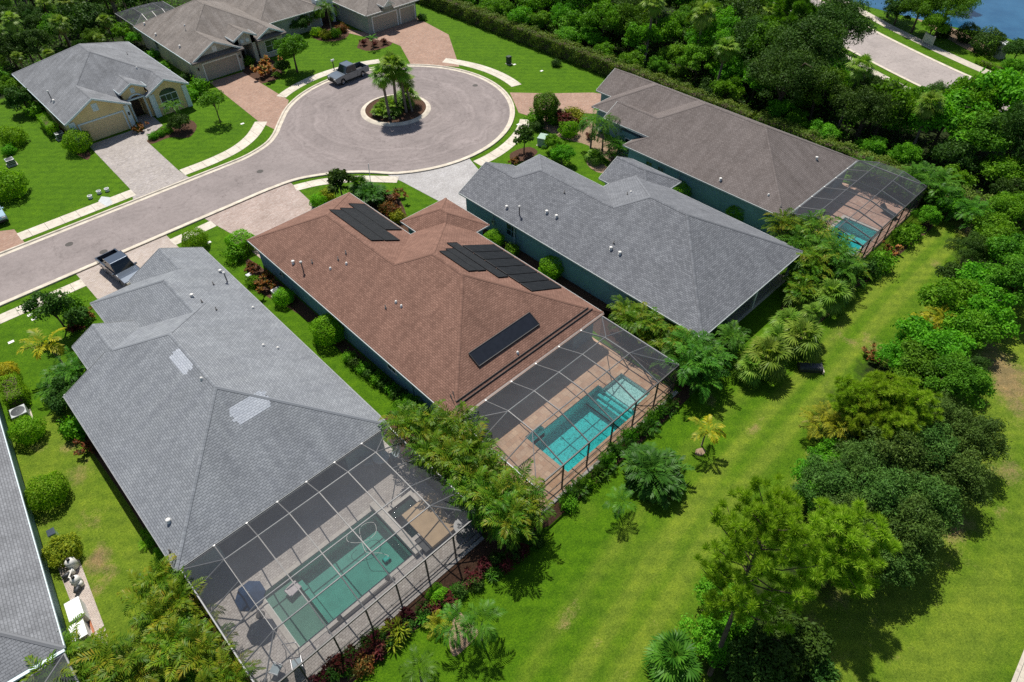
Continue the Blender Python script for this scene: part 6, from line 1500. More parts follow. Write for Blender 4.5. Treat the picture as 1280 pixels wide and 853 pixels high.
# -- strip of trees on the right
STRIP = [('broad0', 1262, 262, 2.6, .7, 'lf_bright', 'bright leafy tree at the upper right edge'), ('areca1', 1222, 272, 1.8, .75, 'lf_palm', 'bright feathery palm by the bare track end'), ('bushy2', 1240, 285, 1.6, .95, 'lf_bright', 'bright bush behind the feathery palm at the track end'),
 ('bushy0', 1245, 312, 1.8, 1.05, 'lf_bright', 'bright bush in the right strip, upper row'), ('cedar0', 1210, 315, 1.8, .75, 'lf_dark', 'dark bush by the top of the right strip'), ('broad1', 1275, 318, 3.2, .8, 'lf_wood', 'leafy tree cut by the right edge, upper'), ('broad2', 1272, 352, 3.2, .8, 'lf_wood', 'leafy tree cut by the right edge, lower'),
 ('bushy1', 1198, 345, 1.6, .8, 'lf_dark', 'dark bush leaning over the mown track'), ('bushy2', 1228, 350, 2.2, 1.05, 'lf_bright', 'bright leafy bush in the middle of the right strip'), ('bushy0', 1190, 378, 2.0, 1.1, 'lf_bright', 'bright rounded bush on the track side of the strip'), ('bushy1', 1232, 385, 2.3, 1.1, 'lf_bright', 'bright rounded bush on the far side of the strip'),
 ('bushy2', 1208, 408, 2.0, 1.0, 'lf_bright', 'bright bush right of the yellow fronds'), ('areca2', 1166, 405, 1.4, .6, 'lf_ypalm', 'yellow fronded palm low in the right strip'), ('bushy0', 1155, 428, 1.9, 1.0, 'lf_bright', 'bright bush below the yellow fronds'), ('bushy1', 1185, 438, 2.1, 1.05, 'lf_bright', 'bright bush left of the bare patch'), ('bushy2', 1128, 448, 1.5, .8, 'lf_bright', 'low bright bush at the track edge'),
 ('bushy0', 1150, 462, 1.9, 1.0, 'lf_wood', 'mid green bush above the pines'), ('broad3', 1190, 478, 2.3, .72, 'lf_wood', 'mid green tree behind the pines'), ('cedar1', 1205, 465, 1.7, .7, 'lf_dark', 'dark bush facing the bare patch'), ('croton', 1092, 445, .4, .9, 'lf_croton', 'brownish shrub on the sandy spot by the track'),
 ('pine2', 1068, 500, 3.2, .68, None, 'light green pine, leftmost of the small pines'), ('pine2', 1098, 500, 3.6, .76, None, 'light green pine, second of the small pines'), ('pine2', 1130, 508, 3.6, .76, None, 'light green pine, third of the small pines'), ('pine2', 1112, 535, 3.2, .68, None, 'light green pine nearest the dark cedars'), ('pine2', 1080, 528, 2.8, .6, None, 'light green pine beside the lime palm'),
 ('areca0', 1032, 533, 1.5, .62, 'lf_lime', 'lime green palm at the edge of the mown track'), ('bushy1', 1058, 553, 1.4, .75, 'lf_dark', 'dark bush between the lime palm and cedars'), ('bushy0', 1035, 572, 1.0, .6, 'lf_bright', 'low bright bush by the sandy edge'),
 ('cedar0', 1172, 520, 2.4, 0.88, None, 'grey green cedar at the top of the cedar clump'), ('cedar1', 1218, 545, 2.9, .92, None, 'rounded grey green cedar standing out to the right'), ('cedar2', 1162, 562, 2.6, 0.98, None, 'grey green cedar in the middle of the clump, upper'), ('cedar0', 1122, 572, 2.8, 1.02, None, 'grey green cedar in the middle of the clump, left'), ('cedar1', 1080, 585, 2.5, 0.93, None, 'grey green cedar on the lawn side of the clump'), ('cedar2', 1037, 605, 2.4, 0.88, None, 'grey green cedar nearest the mown track'),
 ('cedar0', 1194, 592, 2.4, 0.88, None, 'grey green cedar casting shade on the right lawn, upper'), ('cedar1', 1107, 622, 2.9, 1.02, None, 'grey green cedar in the middle of the clump, lower'), ('cedar2', 1150, 622, 2.8, 0.98, None, 'grey green cedar right of the clump middle'), ('cedar0', 1067, 645, 2.3, 0.88, None, 'grey green cedar behind the big pines'), ('cedar1', 1132, 662, 2.8, 0.98, None, 'grey green cedar casting shade on the right lawn, lower'), ('cedar2', 1104, 698, 2.3, 0.88, None, 'grey green cedar at the lower end of the clump'),
 ('bushy2', 1024, 600, 1.2, .75, 'lf_bright', 'bright bush left of the nearest cedar'), ('bushy0', 1030, 630, 1.2, .8, 'lf_bright', 'bright bush between the cedar and the big pine'),
 ('bushy1', 985, 812, 1.9, 1.05, 'lf_dark', 'glossy dark bush at the bottom below the pine'), ('bushy2', 945, 838, 1.5, .9, 'lf_dark', 'glossy dark bush left of the pine trunk foot'), ('bushy0', 905, 762, 1.2, .8, 'lf_bright', 'bright bush under the leaning pine, upper'), ('bushy1', 890, 800, 1.0, .7, 'lf_bright', 'bright bush under the leaning pine, lower'), ('lowfan2', 840, 826, 1.2, .95, 'lf_palm', 'fan palm at the bottom edge of the back lawn'), ('bushy2', 1012, 838, 1.2, .7, 'lf_dark', 'dark bush at the bottom edge by the bare lawn')]
for k_, px, py, zc, s_, m_, l in STRIP: put(k_, px, py, zc, s_, l, 'strip of trees along the right lawn', mat=m_)
plant('pine0', 16.1, 1.8, .72, 'tall bright pine with a long bare trunk at the bottom', 'big pines', rz=0, tilt=(-.12, .28), sz=1.08)
plant('pine2', 24.9, .35, .98, 'bright spreading pine with a reddish trunk beside the cedars', 'big pines', rz=2.0)

# -- long hedge, and the woods behind it
hedge_box('boundary_hedge', 69.5, 71.2, 33, 97, 2.05, 130, .19, 'lf_hedge', 'long clipped hedge between the lawn and the woods, far stretch', seed=8, wob=.14)
hedge_box('boundary_hedge', 69.6, 71.3, 3, 32.6, 2.05, 130, .19, 'lf_hedge', 'long clipped hedge behind the taupe house, near stretch', seed=9, wob=.14)
def proj(p):
    d = np.array(p)-[0, 0, CAM_H]; w_ = d @ CF; return 640+FOC*(d @ CR)/w_, 426.5-FOC*(d @ CU)/w_
def blocks_road(x, y, h, r):
    """would hide the stretch of pale road and lake bank that is open to view"""
    for f in (1.0, .6):
        for a in (-1, 0, 1):
            px, py = proj((x, y, h*f)); px += a*r*FOC/(85)*1.0
            if px > 1066:
                lim = np.interp(px, [1066, 1072, 1090, 1125, 1150, 1185, 1215, 1285], [30, 70, 84, 100, 99, 96, 97, 84])
                if py < lim: return True
    return False
WOODS = [('broad', 'lf_wood', 'mid green broadleaf tree in the dense woods'), ('bushy', 'lf_bright', 'bright bushy tree in the dense woods'), ('broad', 'lf_dark', 'dark broadleaf tree in the dense woods'), ('sabal', 'lf_sabal', 'fan palm rising out of the dense woods')]
ZON = [(-60, 12, 'beyond the third pool'), (12, 34, 'behind the near hedge'), (34, 52, 'behind the taupe roof'), (52, 74, 'behind the hedge lawn'), (74, 140, 'at the top centre')]
wr = random.Random(12)
def wood_tree(x, y, h, kind):
    if kind == 'sabal': key, base, hh = 'sabal' + wr.choice(('', '2')), 7.0, 7.0
    elif kind == 'bushy': key, base, hh = f'bushy{wr.randrange(3)}', 4.0, 4.0
    elif wr.random() < .3: key, base, hh = f'cedar{wr.randrange(3)}', 5.4, 5.4
    elif wr.random() < .15: key, base, hh = 'pine2', 7.5, 7.5
    else: key, base, hh = f'broad{wr.randrange(4)}', 7.0, 7.0
    return key, h/base
n_w = 0
for xi in range(6):
    for yi in range(-7, 32):
        x = 73.6+xi*4.0+wr.uniform(-1.2, 1.2); y = yi*4.1+wr.uniform(-1.5, 1.5)
        lim = np.interp(y, [-50, 5, 22, 37, 48, 72, 105, 140], [86, 88, 91, 98, 104, 116, 134, 150])
        if x > lim-2.5 or y > 127: continue
        px, py = proj((x, y, 2))
        if px > 1420 or py < -60 or px < 450: continue
        u = wr.random()
        if xi == 0: kind, h = ('bushy', wr.uniform(2.8, 4.2))
        elif u < .14: kind, h = 'sabal', wr.uniform(6, 8.5)
        elif u < .42: kind, h = 'bushy', wr.uniform(4.0, 6.0)
        else: kind, h = 'broad', wr.uniform(6, 9.5)
        if xi == 1 and kind == 'broad': h *= .75
        r = {'sabal': 1.6, 'bushy': .55*h, 'broad': .43*h}[kind]
        while h > 2.2 and blocks_road(x, y, h, r): h -= .6; kind = 'bushy'; r = .55*h
        if h <= 2.4: continue
        key, s_ = wood_tree(x, y, h, kind)
        mat = 'lf_sabal' if kind == 'sabal' else 'lf_bright' if kind == 'bushy' and wr.random() < .75 else wr.choice(('lf_wood', 'lf_wood', 'lf_wood', 'lf_bright', 'lf_dark'))
        zn = [z for z in ZON if z[0] <= y < z[1]][0][2]
        lb = {'lf_sabal': 'fan palm', 'lf_bright': 'bright green tree', 'lf_wood': 'mid green leafy tree', 'lf_dark': 'dark leafy tree'}[mat]
        row = 'first row' if xi == 0 else 'deeper'
        plant(key, x, y, s_, f'{lb} in the dense woods {zn}, {row}', 'trees of the dense woods', rz=wr.uniform(0, 6.28), mat=None if kind == 'sabal' else mat, sz=s_*wr.uniform(.8, 1.25)); n_w += 1
for k_, px, py, zc, s_, l in (('oak1', 1046, 18, 6.5, 1.1, 'huge dark oak hiding the far end of the pale road'), ('oak0', 1015, 52, 7.0, 1.2, 'huge feathery dark oak above the woods by the pale road'), ('oak1', 985, 92, 5.5, 1.05, 'huge dark oak left of the pale road, lower crown'), ('oak1', 1092, 118, 5.2, .85, 'dark spreading oak standing before the pale road'), ('oak0', 940, 40, 6.0, .95, 'greyish dark oak at the top of the woods'), ('cedar1', 1172, 118, 2.2, .8, 'grey feathery tree standing against the pale road'), ('cedar0', 1146, 128, 1.5, .7, 'grey feathery bush below the pale road'), ('broad3', 1240, 112, 3.0, .75, 'leafy tree covering the right end of the pale road'), ('broad0', 1278, 108, 3.0, .8, 'leafy tree at the right edge over the pale road'), ('bushy2', 1205, 122, 2.0, .9, 'bright bush at the lower edge of the pale road'), ('sabal2', 880, 22, 7.0, 1.0, 'tall fan palm near the top of the woods'), ('sabal2', 815, 10, 7.0, 1.0, 'tall fan palm left of the grey trunk at the top'), ('sabal', 905, 62, 5.6, 1.0, 'fan palm in the middle of the woods')):
    put(k_, px, py, zc, s_, l, 'landmark trees of the woods')
# woods on the top left
for xi in range(14):
    for yi in range(12):
        x = -7+xi*3.5+wr.uniform(-1.2, 1.2); y = 108.2+yi*3.4+wr.uniform(-1.2, 1.2)
        if 28 < x < 46 and y < 119: continue
        if x > 28 and x < 60 and y < 118: continue
        px, py = proj((x, y, 3))
        if px < -60 or py < -50: continue
        u = wr.random(); kind = 'sabal' if u < .4 else 'bushy' if u < .55 else 'broad'
        h = wr.uniform(4.5, 6.5) if kind == 'sabal' else wr.uniform(3.5, 6.5)
        if yi == 0: h = min(h, 3.6)
        key, s_ = wood_tree(x, y, h, kind); mat = wr.choice(('lf_wood', 'lf_dark', 'lf_dark')) if yi < 7 else 'lf_bright'
        lb = 'fan palm' if kind == 'sabal' else {'lf_wood': 'mid green tree', 'lf_dark': 'dark tree', 'lf_bright': 'bright tree'}[mat]
        plant(key, x, y, s_, f'{lb} in the shady woods behind the cream yellow house, {"front" if yi < 3 else "deeper"}', 'trees of the top left woods', mat=None if kind == 'sabal' else mat)
# lake side
for k_, px, py, zc, s_, m_, l in (('oak0', 1185, 10, 4.0, .85, 'lf_wood', 'drooping tree hanging over the lake'), ('broad1', 1150, 14, 3.0, .9, 'lf_wood', 'leafy tree by the lake, left of the drooping one'), ('bushy1', 1125, 12, 2.2, 1.1, 'lf_dark', 'dark bush by the lake bank, leftmost'), ('broad2', 1168, 30, 2.6, .65, 'lf_bright', 'leafy tree above the grey sign by the lake'), ('ball', 1210, 42, 1.1, 1.5, 'lf_dark', 'dark round bush by the lake, behind the big ball bush'), ('ball', 1235, 55, 1.3, 2.0, 'lf_dark', 'big clipped ball bush by the lake'), ('bushy2', 1272, 66, 1.4, .95, 'lf_dark', 'dark bush at the right edge by the lake'), ('bushy0', 1265, 84, 1.0, .6, 'lf_bright', 'leafy bush beside the small pale post'), ('broad3', 1118, -4, 3.0, .9, 'lf_dark', 'dark tree at the top edge by the lake'), ('bushy0', 1205, -8, 2.5, 1.1, 'lf_wood', 'leafy tree at the top edge over the lake'), ('loose', 1180, 42, .4, 1.2, 'lf_dark', 'low dark shrub behind the grey sign')):
    put(k_, px, py, zc, s_, l, 'plants on the lake bank', mat=m_)
hedge_box('low_hedge', -2.6, 2.6, -.5, .5, .6, 250, .12, 'lf_shrub', 'low clipped hedge curving before the big ball bush by the lake', rz=math.atan2(*(np.array(at(1262, 92)[:2])-np.array(at(1225, 77)[:2]))[::-1]), loc=at(1243, 84, .3)[:2]+(0,))

def undergrowth():
    rng = np.random.default_rng(77); n = 60000
    X = np.concatenate([rng.uniform(71.8, 100, n//2), rng.uniform(-9, 42, n//2)]); Y = np.concatenate([rng.uniform(-20, 110, n//2), rng.uniform(106.5, 152, n//2)])
    lim = np.interp(Y, [-50, 5, 22, 37, 48, 72, 105, 140], [82, 84, 86, 93, 99, 111, 129, 145])
    ok = (X < lim-3) & ~((X > 28) & (Y < 118.5) & (Y > 104)) ; X, Y = X[ok], Y[ok]
    Z = .05+(.25+.65*(.5+.5*np.sin(X*1.1+2*np.sin(Y*.7))*np.sin(Y*.9)))*rng.random(len(X)); P_ = np.stack([X, Y, Z], 1)
    V, F = leaf_quads(P_, np.array([0, 0, 1.0])+rng.normal(size=P_.shape)*.7, .32*(.6+.8*rng.random(len(P_))), .5, rng)
    o = link_mesh('undergrowth', qmesh('undergrowth', V, F, M['lf_wood'], tone=np.repeat(rng.random(len(P_)), 4))); tag(o, 'tangled low undergrowth on the floor of the woods', 'undergrowth', None, 'stuff')
undergrowth()

# ------------------------------------------------------------------ beds
bed([(148, 182), (176, 165), (216, 158), (236, 150), (246, 158), (236, 172), (212, 172), (190, 180), (178, 176)], 'mulch', 'mulch bed along the front of the cream yellow house')
bed([(60, 152), (74, 168), (86, 185), (108, 200), (112, 190), (92, 172), (70, 150)], 'mulch', 'mulch strip by the cream yellow side wall')
bed([(300, 95), (322, 105), (352, 96), (345, 78), (318, 70)], 'mulch', 'mulch bed under the orange flowering bush')
bed([(378, 28), (392, 48), (418, 52), (436, 44), (430, 30), (400, 22)], 'mulch', 'mulch bed at the far entry')
bed([(446, 60), (462, 64), (486, 58), (490, 50), (470, 46), (452, 50)], 'mulch', 'small kerbed mulch bed before the far garage')
bed([(660, 150), (700, 172), (735, 182), (770, 205), (790, 190), (752, 168), (738, 150), (700, 140)], 'sand', 'pale pebble and mulch bed before the taupe house')
bed([(640, 205), (660, 200), (672, 190), (660, 184), (638, 192)], 'mulch', 'mulch ring round the dark narrow tree')
bed([(735, 196), (752, 204), (762, 214), (748, 216), (734, 206)], 'sand', 'sandy ring round a grey stump bed')
bed([(470, 232), (500, 250), (512, 290), (500, 296), (480, 272), (462, 258)], 'mulch', 'mulch bed beside the brown roof gutter')
bed([(15.4, 27), (16.4, 27), (16.4, 50.5), (15.2, 50.5), (14.6, 47), (15.5, 42), (15.5, 33)], 'mulch', 'dark mulch strip along the teal side wall', world=True)
bed([(33.6, 17), (34.9, 17), (34.9, 42), (33.7, 42)], 'mulch', 'dark mulch strip along the dark teal wall', world=True)
bed([(14.2, 15.6), (16.2, 14.8), (16.2, 27.0), (13.1, 27.0), (13.0, 16)], 'mulch', 'mulch under the areca thicket between the two pools', world=True)
bed([(-4.6, 14.5), (-1.8, 15.0), (-1.75, 26.0), (-3.2, 26.4), (-4.6, 22)], 'mulch', 'mulch under the areca clumps left of the green pool', world=True)
bed([(-1.5, 15.0), (13.0, 14.6), (13.2, 16.1), (-1.75, 16.1)], 'mulch', 'mulch bed of red shrubs behind the green pool', world=True, z=.007)
bed([(16.3, 13.9), (31.2, 13.9), (31.8, 14.7), (16.2, 14.74)], 'mulch', 'mulch strip behind the turquoise pool screen', world=True, z=.007)
bed([(31.6, 14.5), (34, 15), (34.5, 24), (32, 24.5), (31.4, 20)], 'mulch', 'mulch under the palms between turquoise pool and slate roof', world=True)
bed([(870, 562), (878, 560), (882, 565), (876, 570), (869, 568)], 'sand', 'sandy ring round the lone yellow palm')
bed([(560, 795), (572, 765), (590, 782), (598, 792), (580, 812), (566, 820)], 'sand', 'bare sandy patch under the two feather palms')
bed([(965, 405), (985, 372), (1010, 352), (1060, 330), (1075, 340), (1045, 385), (1010, 415), (985, 425)], 'mulch', 'mulch under the back row of palms')
bed([(1040, 350), (1080, 345), (1130, 300), (1160, 276), (1165, 285), (1120, 322), (1085, 352), (1055, 362)], 'mulch', 'mulch along the third pool screen')
bed([(-2.25, 26.5), (-1.5, 26.5), (-1.4, 42.5), (-2.3, 42.5), (-2.2, 34)], 'mulch', 'mulch strip along the light grey roofed house', world=True)
bed([(1105, 2), (1130, 16), (1165, 35), (1195, 55), (1225, 68), (1238, 62), (1205, 42), (1160, 20), (1120, -4)], 'sand', 'bare bank by the lake')

# ------------------------------------------------------------------ vehicles
def pickup(label, paint, loc, rz, glass='carglass'):
    """crew cab pickup, nose towards +x, 5.8 m long"""
    T = empty('pickup_truck', loc, rz, label, 'pickup truck', None); T.scale = (.93, 1.0, 1.06); L = 5.8; W = .96
    b = MB()
    def side(prof, y0, y1): b.extrude(prof, 'y', y0, y1)
    arch = lambda cx, r=.44: [(cx+r*math.cos(t), .42+r*math.sin(t)) for t in np.linspace(math.pi, 0, 9)]
    low = [(-2.85, .48)] + [p for p in [(-1.75-.45, .42)]] + arch(-1.72)[1:-1] + [(-1.72+.45, .42), (1.30, .42)] + arch(1.78)[1:-1] + [(2.24, .42), (2.85, .45), (2.9, .75), (2.84, 1.0), (1.25, 1.12), (.9, 1.14), (-.75, 1.14), (-.78, 1.13)]
    # nose and cabin lower body
    low_front = [(-.80, .42), (1.30, .42)] + arch(1.78)[1:-1] + [(2.24, .42), (2.85, .45), (2.92, .72), (2.84, 1.0), (2.1, 1.09), (1.2, 1.13), (-.80, 1.13)]
    side(low_front, -W, W)
    bed_side = [(-2.88, .5), (-2.2, .45)] + arch(-1.72)[1:-1] + [(-1.26, .42), (-.80, .42), (-.80, 1.13), (-2.88, 1.13)]
    side(bed_side, -W, -W+.12); side(bed_side, W-.12, W)
    b.box(-2.90, -2.80, -W+.12, W-.12, .5, 1.12); b.box(-2.8, -.8, -W+.12, W-.12, .5, .62)
    # roof and pillars
    b.extrude([(-.62, 1.93), (.62, 1.93), (.70, 1.86), (-.72, 1.86)], 'y', -.80, .80)
    for s in (-1, 1):
        for (x0, x1) in ((-.80, -.72), (-.02, .04)): b.bar((x0, s*.9, 1.1), (x1+.02, s*.70, 1.84), .09, .06)
        b.bar((1.22, s*.88, 1.1), (.66, s*.70, 1.83), .07, .06)
    o = b.build('body', M[paint], T, bevel=.035)
    g = MB()
    g.face([(1.18, -.84, 1.12), (1.18, .84, 1.12), (.66, .78, 1.86), (.66, -.78, 1.86)]); g.build('windshield', M[glass], T)
    g = MB(); g.face([(-.79, .84, 1.13), (-.79, -.84, 1.13), (-.70, -.76, 1.86), (-.70, .76, 1.86)]); g.build('rear_window', M[glass], T)
    for s in (-1, 1):
        g = MB(); g.face([(-.74, s*.895, 1.14), (1.12, s*.88, 1.14), (.62, s*.80, 1.79), (-.66, s*.80, 1.79)]); g.build('side_window', M[glass], T)
        MB().box(1.0, 1.16, s*.95-.0 if s > 0 else -1.15, 1.15 if s > 0 else -.95, 1.12, 1.27).build('mirror', M[paint], T, bevel=.03)
        MB().box(2.78, 2.93, s*.62-.2, s*.62+.2, .78, .95).build('headlight', M['lamp'], T, bevel=.02)
        MB().box(-2.93, -2.86, s*.84-.1, s*.84+.1, .7, 1.08).build('taillight', M['redlamp'], T)
        for xh in (-.35, .62): MB().box(xh-.09, xh+.09, s*.955-.015, s*.955+.02, .98, 1.01).build('door_handle', M['blackplastic'], T)
        for cx in (-1.72, 1.78):
            w = empty('wheel', (cx, s*.80, .40)); w.parent = T
            MB().lathe([(.24, -.12), (.36, -.13), (.40, -.08), (.40, .08), (.36, .13), (.24, .12)], (0, 0, 0), 'y', 22).build('tyre', M['tyre'], w, True)
            r = MB(); r.lathe([(0, s*.09), (.09, s*.10), (.1, s*.06)], (0, 0, 0), 'y', 14); r.lathe([(.2, s*.07), (.25, s*.12), (.25, -s*.1)], (0, 0, 0), 'y', 20)
            for k in range(6):
                a = k*math.pi/3; r.bar((.08*math.cos(a), s*.085, .08*math.sin(a)), (.22*math.cos(a), s*.085, .22*math.sin(a)), .06, .03)
            r.build('rim', M['rim'], w)
    MB().box(2.80, 2.95, -.9, .9, .42, .62).build('front_bumper', M['blackplastic'], T, bevel=.04)
    MB().box(2.84, 2.93, -.42, .42, .64, .96).build('grille', M['blackplastic'], T)
    MB().box(-3.02, -2.86, -.88, .88, .45, .6).build('rear_bumper', M['rim'], T, bevel=.03)
    MB().box(-2.79, -.82, -W+.13, W-.13, .62, .65).build('bed_liner', M['blackplastic'], T)
    return T
pickup('silver grey crew cab pickup parked on the turning circle', 'silver', (45.0, 78.15, .006), R(183.5))
pickup('dark blue pickup parked nose to the house on the beige drive', 'navy', (7.0, 57.9, .014), R(-84))
def suv(label, paint, loc, rz):
    T = empty('parked_car', loc, rz, label, 'car'); W = .92; b = MB()
    arch = lambda cx, r=.40: [(cx+r*math.cos(t), .40+r*math.sin(t)) for t in np.linspace(math.pi, 0, 9)]
    b.extrude([(-2.25, .45), (-1.82, .38)]+arch(-1.38)[1:-1]+[(-.95, .32), (.95, .32)]+arch(1.40)[1:-1]+[(1.84, .38), (2.25, .45), (2.3, .7), (2.15, .92), (1.2, 1.05), (-2.15, 1.08), (-2.28, .8)], 'y', -W, W)
    b.extrude([(-1.75, 1.62), (.30, 1.64), (.42, 1.58), (-1.85, 1.54)], 'y', -.66, .66)
    for s in (-1, 1):
        for x0, x1 in ((-2.05, -1.8), (-.35, -.3), (1.08, .38)): b.bar((x0, s*.84, 1.04), (x1, s*.66, 1.6), .08, .06)
    b.build('body', M[paint], T, bevel=.05)
    MB().face([(1.12, -.8, 1.06), (1.12, .8, 1.06), (.38, .64, 1.57), (.38, -.64, 1.57)]).build('windshield', M['carglass'], T)
    MB().face([(-2.1, .8, 1.08), (-2.1, -.8, 1.08), (-1.83, -.64, 1.54), (-1.83, .64, 1.54)]).build('rear_window', M['carglass'], T)
    for s in (-1, 1):
        MB().face([(-2.0, s*.86, 1.07), (1.05, s*.86, 1.06), (.34, s*.665, 1.56), (-1.78, s*.665, 1.54)]).build('side_window', M['carglass'], T)
        MB().box(2.1, 2.28, s*.66-.18, s*.66+.18, .68, .84).build('headlight', M['lamp'], T, bevel=.03)
        MB().box(.9, 1.08, min(s*.92, s*1.1), max(s*.92, s*1.1), 1.02, 1.15).build('mirror', M[paint], T, bevel=.03)
        for cx in (-1.38, 1.40):
            w = empty('wheel', (cx, s*.78, .36)); w.parent = T
            MB().lathe([(.22, -.11), (.33, -.12), (.36, -.07), (.36, .07), (.33, .12), (.22, .11)], (0, 0, 0), 'y', 22).build('tyre', M['tyre'], w, True)
            MB().lathe([(0, s*.1), (.1, s*.1), (.21, s*.07), (.23, s*.11), (.23, -s*.1)], (0, 0, 0), 'y', 20).build('rim', M['rim'], w)
    MB().box(2.2, 2.33, -.8, .8, .36, .56).build('front_bumper', M['blackplastic'], T, bevel=.04)
    return T
suv('pale blue car cut off by the left edge on the reddish drive', 'skyblue', (at(9, 268, .6)[0]-1.0, 76.4, .014), R(-92))

# ------------------------------------------------------------------ small things
def mailbox(label, loc, rz, c='acgrey'):
    T = empty('mailbox', loc, rz, label, 'mailbox'); MB().box(-.05, .05, -.05, .05, 0, 1.05).build('post', M['blackplastic'], T)
    m = MB(); m.extrude([(-.09, 1.05), (.09, 1.05), (.09, 1.18), (.05, 1.25), (-.05, 1.25), (-.09, 1.18)], 'y', -.24, .24); m.build('box', M[c], T)
    MB().box(.09, .105, -.02, .02, 1.12, 1.3).build('flag', M['redlamp'], T); return T
def cabinet(label, px, py, s=(.5, .4, .8), mat='boxgreen', rz=0, name='utility_cabinet', fan=False):
    x, y, _ = at(px, py, s[2]); T = empty(name, (x, y, 0), rz, label, 'utility cabinet' if not fan else 'air conditioner')
    a, b, h = s; MB().box(-a, a, -b, b, .04, h).build('housing', M[mat], T, bevel=.03)
    MB().box(-a-.08, a+.08, -b-.08, b+.08, 0, .05).build('base_slab', M['concrete'], T)
    if fan:
        m = MB(); m.lathe([(0, h+.02), (.1, h+.03), (.3, h+.02), (min(a, b)*.92, h+.005)], seg=18); m.build('fan_grille', M['acdark'], T)
        for k in range(3):
            MB().box(-a*.9, a*.9, -b-.012, -b, .2+k*.18, .3+k*.18).build('louvre', M['acdark'], T)
    else:
        MB().box(-a-.03, a+.03, -b-.03, b+.03, h, h+.06).build('lid', M[mat], T, bevel=.02)
    return T
mailbox('pale topped mailbox on the lawn behind the silver pickup', at(417.5, 86), R(90), 'whitebox')
mailbox('dark mailbox post beside the ball tree and purple bush', at(702, 152), R(30), 'blackplastic')
cabinet('dark green utility box on the hedge lawn', 636, 71, (.28, .28, 1.0), 'darkgreen')
cabinet('pale green utility cabinet near the dark narrow tree', 679, 171, (.62, .5, .9), 'boxgreen', R(25))
cabinet('air conditioner box against the cream yellow side wall', 73, 166, (.45, .4, .75), 'acgrey', 0, 'air_conditioner', True)
cabinet('air conditioner box at the far left wall', 11, 199, (.42, .42, .7), 'acgrey', 0, 'air_conditioner', True)
cabinet('air conditioner beside the clipped ball and teal wall', 346, 363, (.42, .42, .75), 'acgrey', 0, 'air_conditioner', True)
cabinet('round topped air conditioner in the dark gap at the left edge', 22, 514, (.5, .5, .8), 'acgrey', R(-6), 'air_conditioner', True)
cabinet('small grey meter box at the croton shrubs', 311, 344, (.22, .18, .5), 'acgrey')
for i, (px, py, l) in enumerate(((86.5, 305.5, 'iron manhole cover in the street, left of two'), (129.5, 315, 'iron manhole cover in the street, nearest the dark blue pickup'), (325, 214.5, 'iron manhole cover in the street near the circle neck'), (594, 107, 'iron manhole cover on the turning circle'))):
    x, y, _ = at(px, py); o = MB().lathe([(0, .022), (.3, .022), (.34, .02), (.36, .008)], (x, y, 0), seg=22).build('manhole_cover', M['iron']); tag(o, l, 'manhole cover')
for i, (px, py, l) in enumerate(((14, 428, 'white irrigation lid on the left lawn'), (38, 394, 'pale irrigation lid by the left sidewalk, upper'), (43, 399, 'pale irrigation lid by the left sidewalk, lower'), (643, 81, 'pale irrigation lid beside the dark green box'), (677, 89, 'pale irrigation lid out on the hedge lawn'), (303, 155, 'pale irrigation lid under the small round headed tree'), (648, 156, 'pale irrigation lid by the curved sidewalk end'), (261, 303.5, 'pale meter lid at the tip of the light grey roof'))):
    x, y, _ = at(px, py); o = MB().box(x-.22, x+.22, y-.15, y+.15, -.02, .035).build('irrigation_lid', M['pvc'], bevel=.01); tag(o, l, 'lid')
# broken white pots and stones by the stained sidewalk
for i, (px, py) in enumerate(((113, 247), (124, 241), (134, 238))):
    x, y, _ = at(px, py, .1); m = MB(); m.lathe([(0, .1), (.16, .1), (.2, .32), (.24, .32), (.2, .0), (0, .0)], (x, y, 0), seg=12); o = m.build('white_planter', M['whitebox']); tag(o, ('white planter on the lawn by the stained sidewalk, left', 'white planter on the lawn by the stained sidewalk, middle', 'white planter on the lawn by the stained sidewalk, right')[i], 'planter')
o = MB().face([(*at(px, py)[:2], .028) for px, py in ((123, 252), (127, 246), (137, 247), (141, 254), (134, 259))]).build('sidewalk_patch', M['acgrey']); tag(o, 'dark damp patch on the straight sidewalk', 'stain', None, 'structure')
b0, t0 = at(463.5, 230, 0), None
o = MB().tube([b0, (b0[0]+.25, b0[1]+.2, 2.2)], .035, 8).build('white_pole', M['whitebox']); tag(o, 'thin white leaning pole on the lawn behind the brown roof', 'pole')
# drain box on the back lawn
x, y, _ = at(1013, 459, .25); T = empty('drain_box', (x, y, 0), R(-50), 'long dark grey box lying on the back lawn by the fan palm', 'drain box')
m = MB(); m.extrude([(-.38, 0), (.38, 0), (.38, .3), (.25, .45), (-.25, .45), (-.38, .3)], 'x', -.85, .85); m.build('shell', M['acdark'], T, bevel=.03)
MB().box(.86, .95, -.5, .5, 0, .3).build('end_wall', M['concrete'], T)
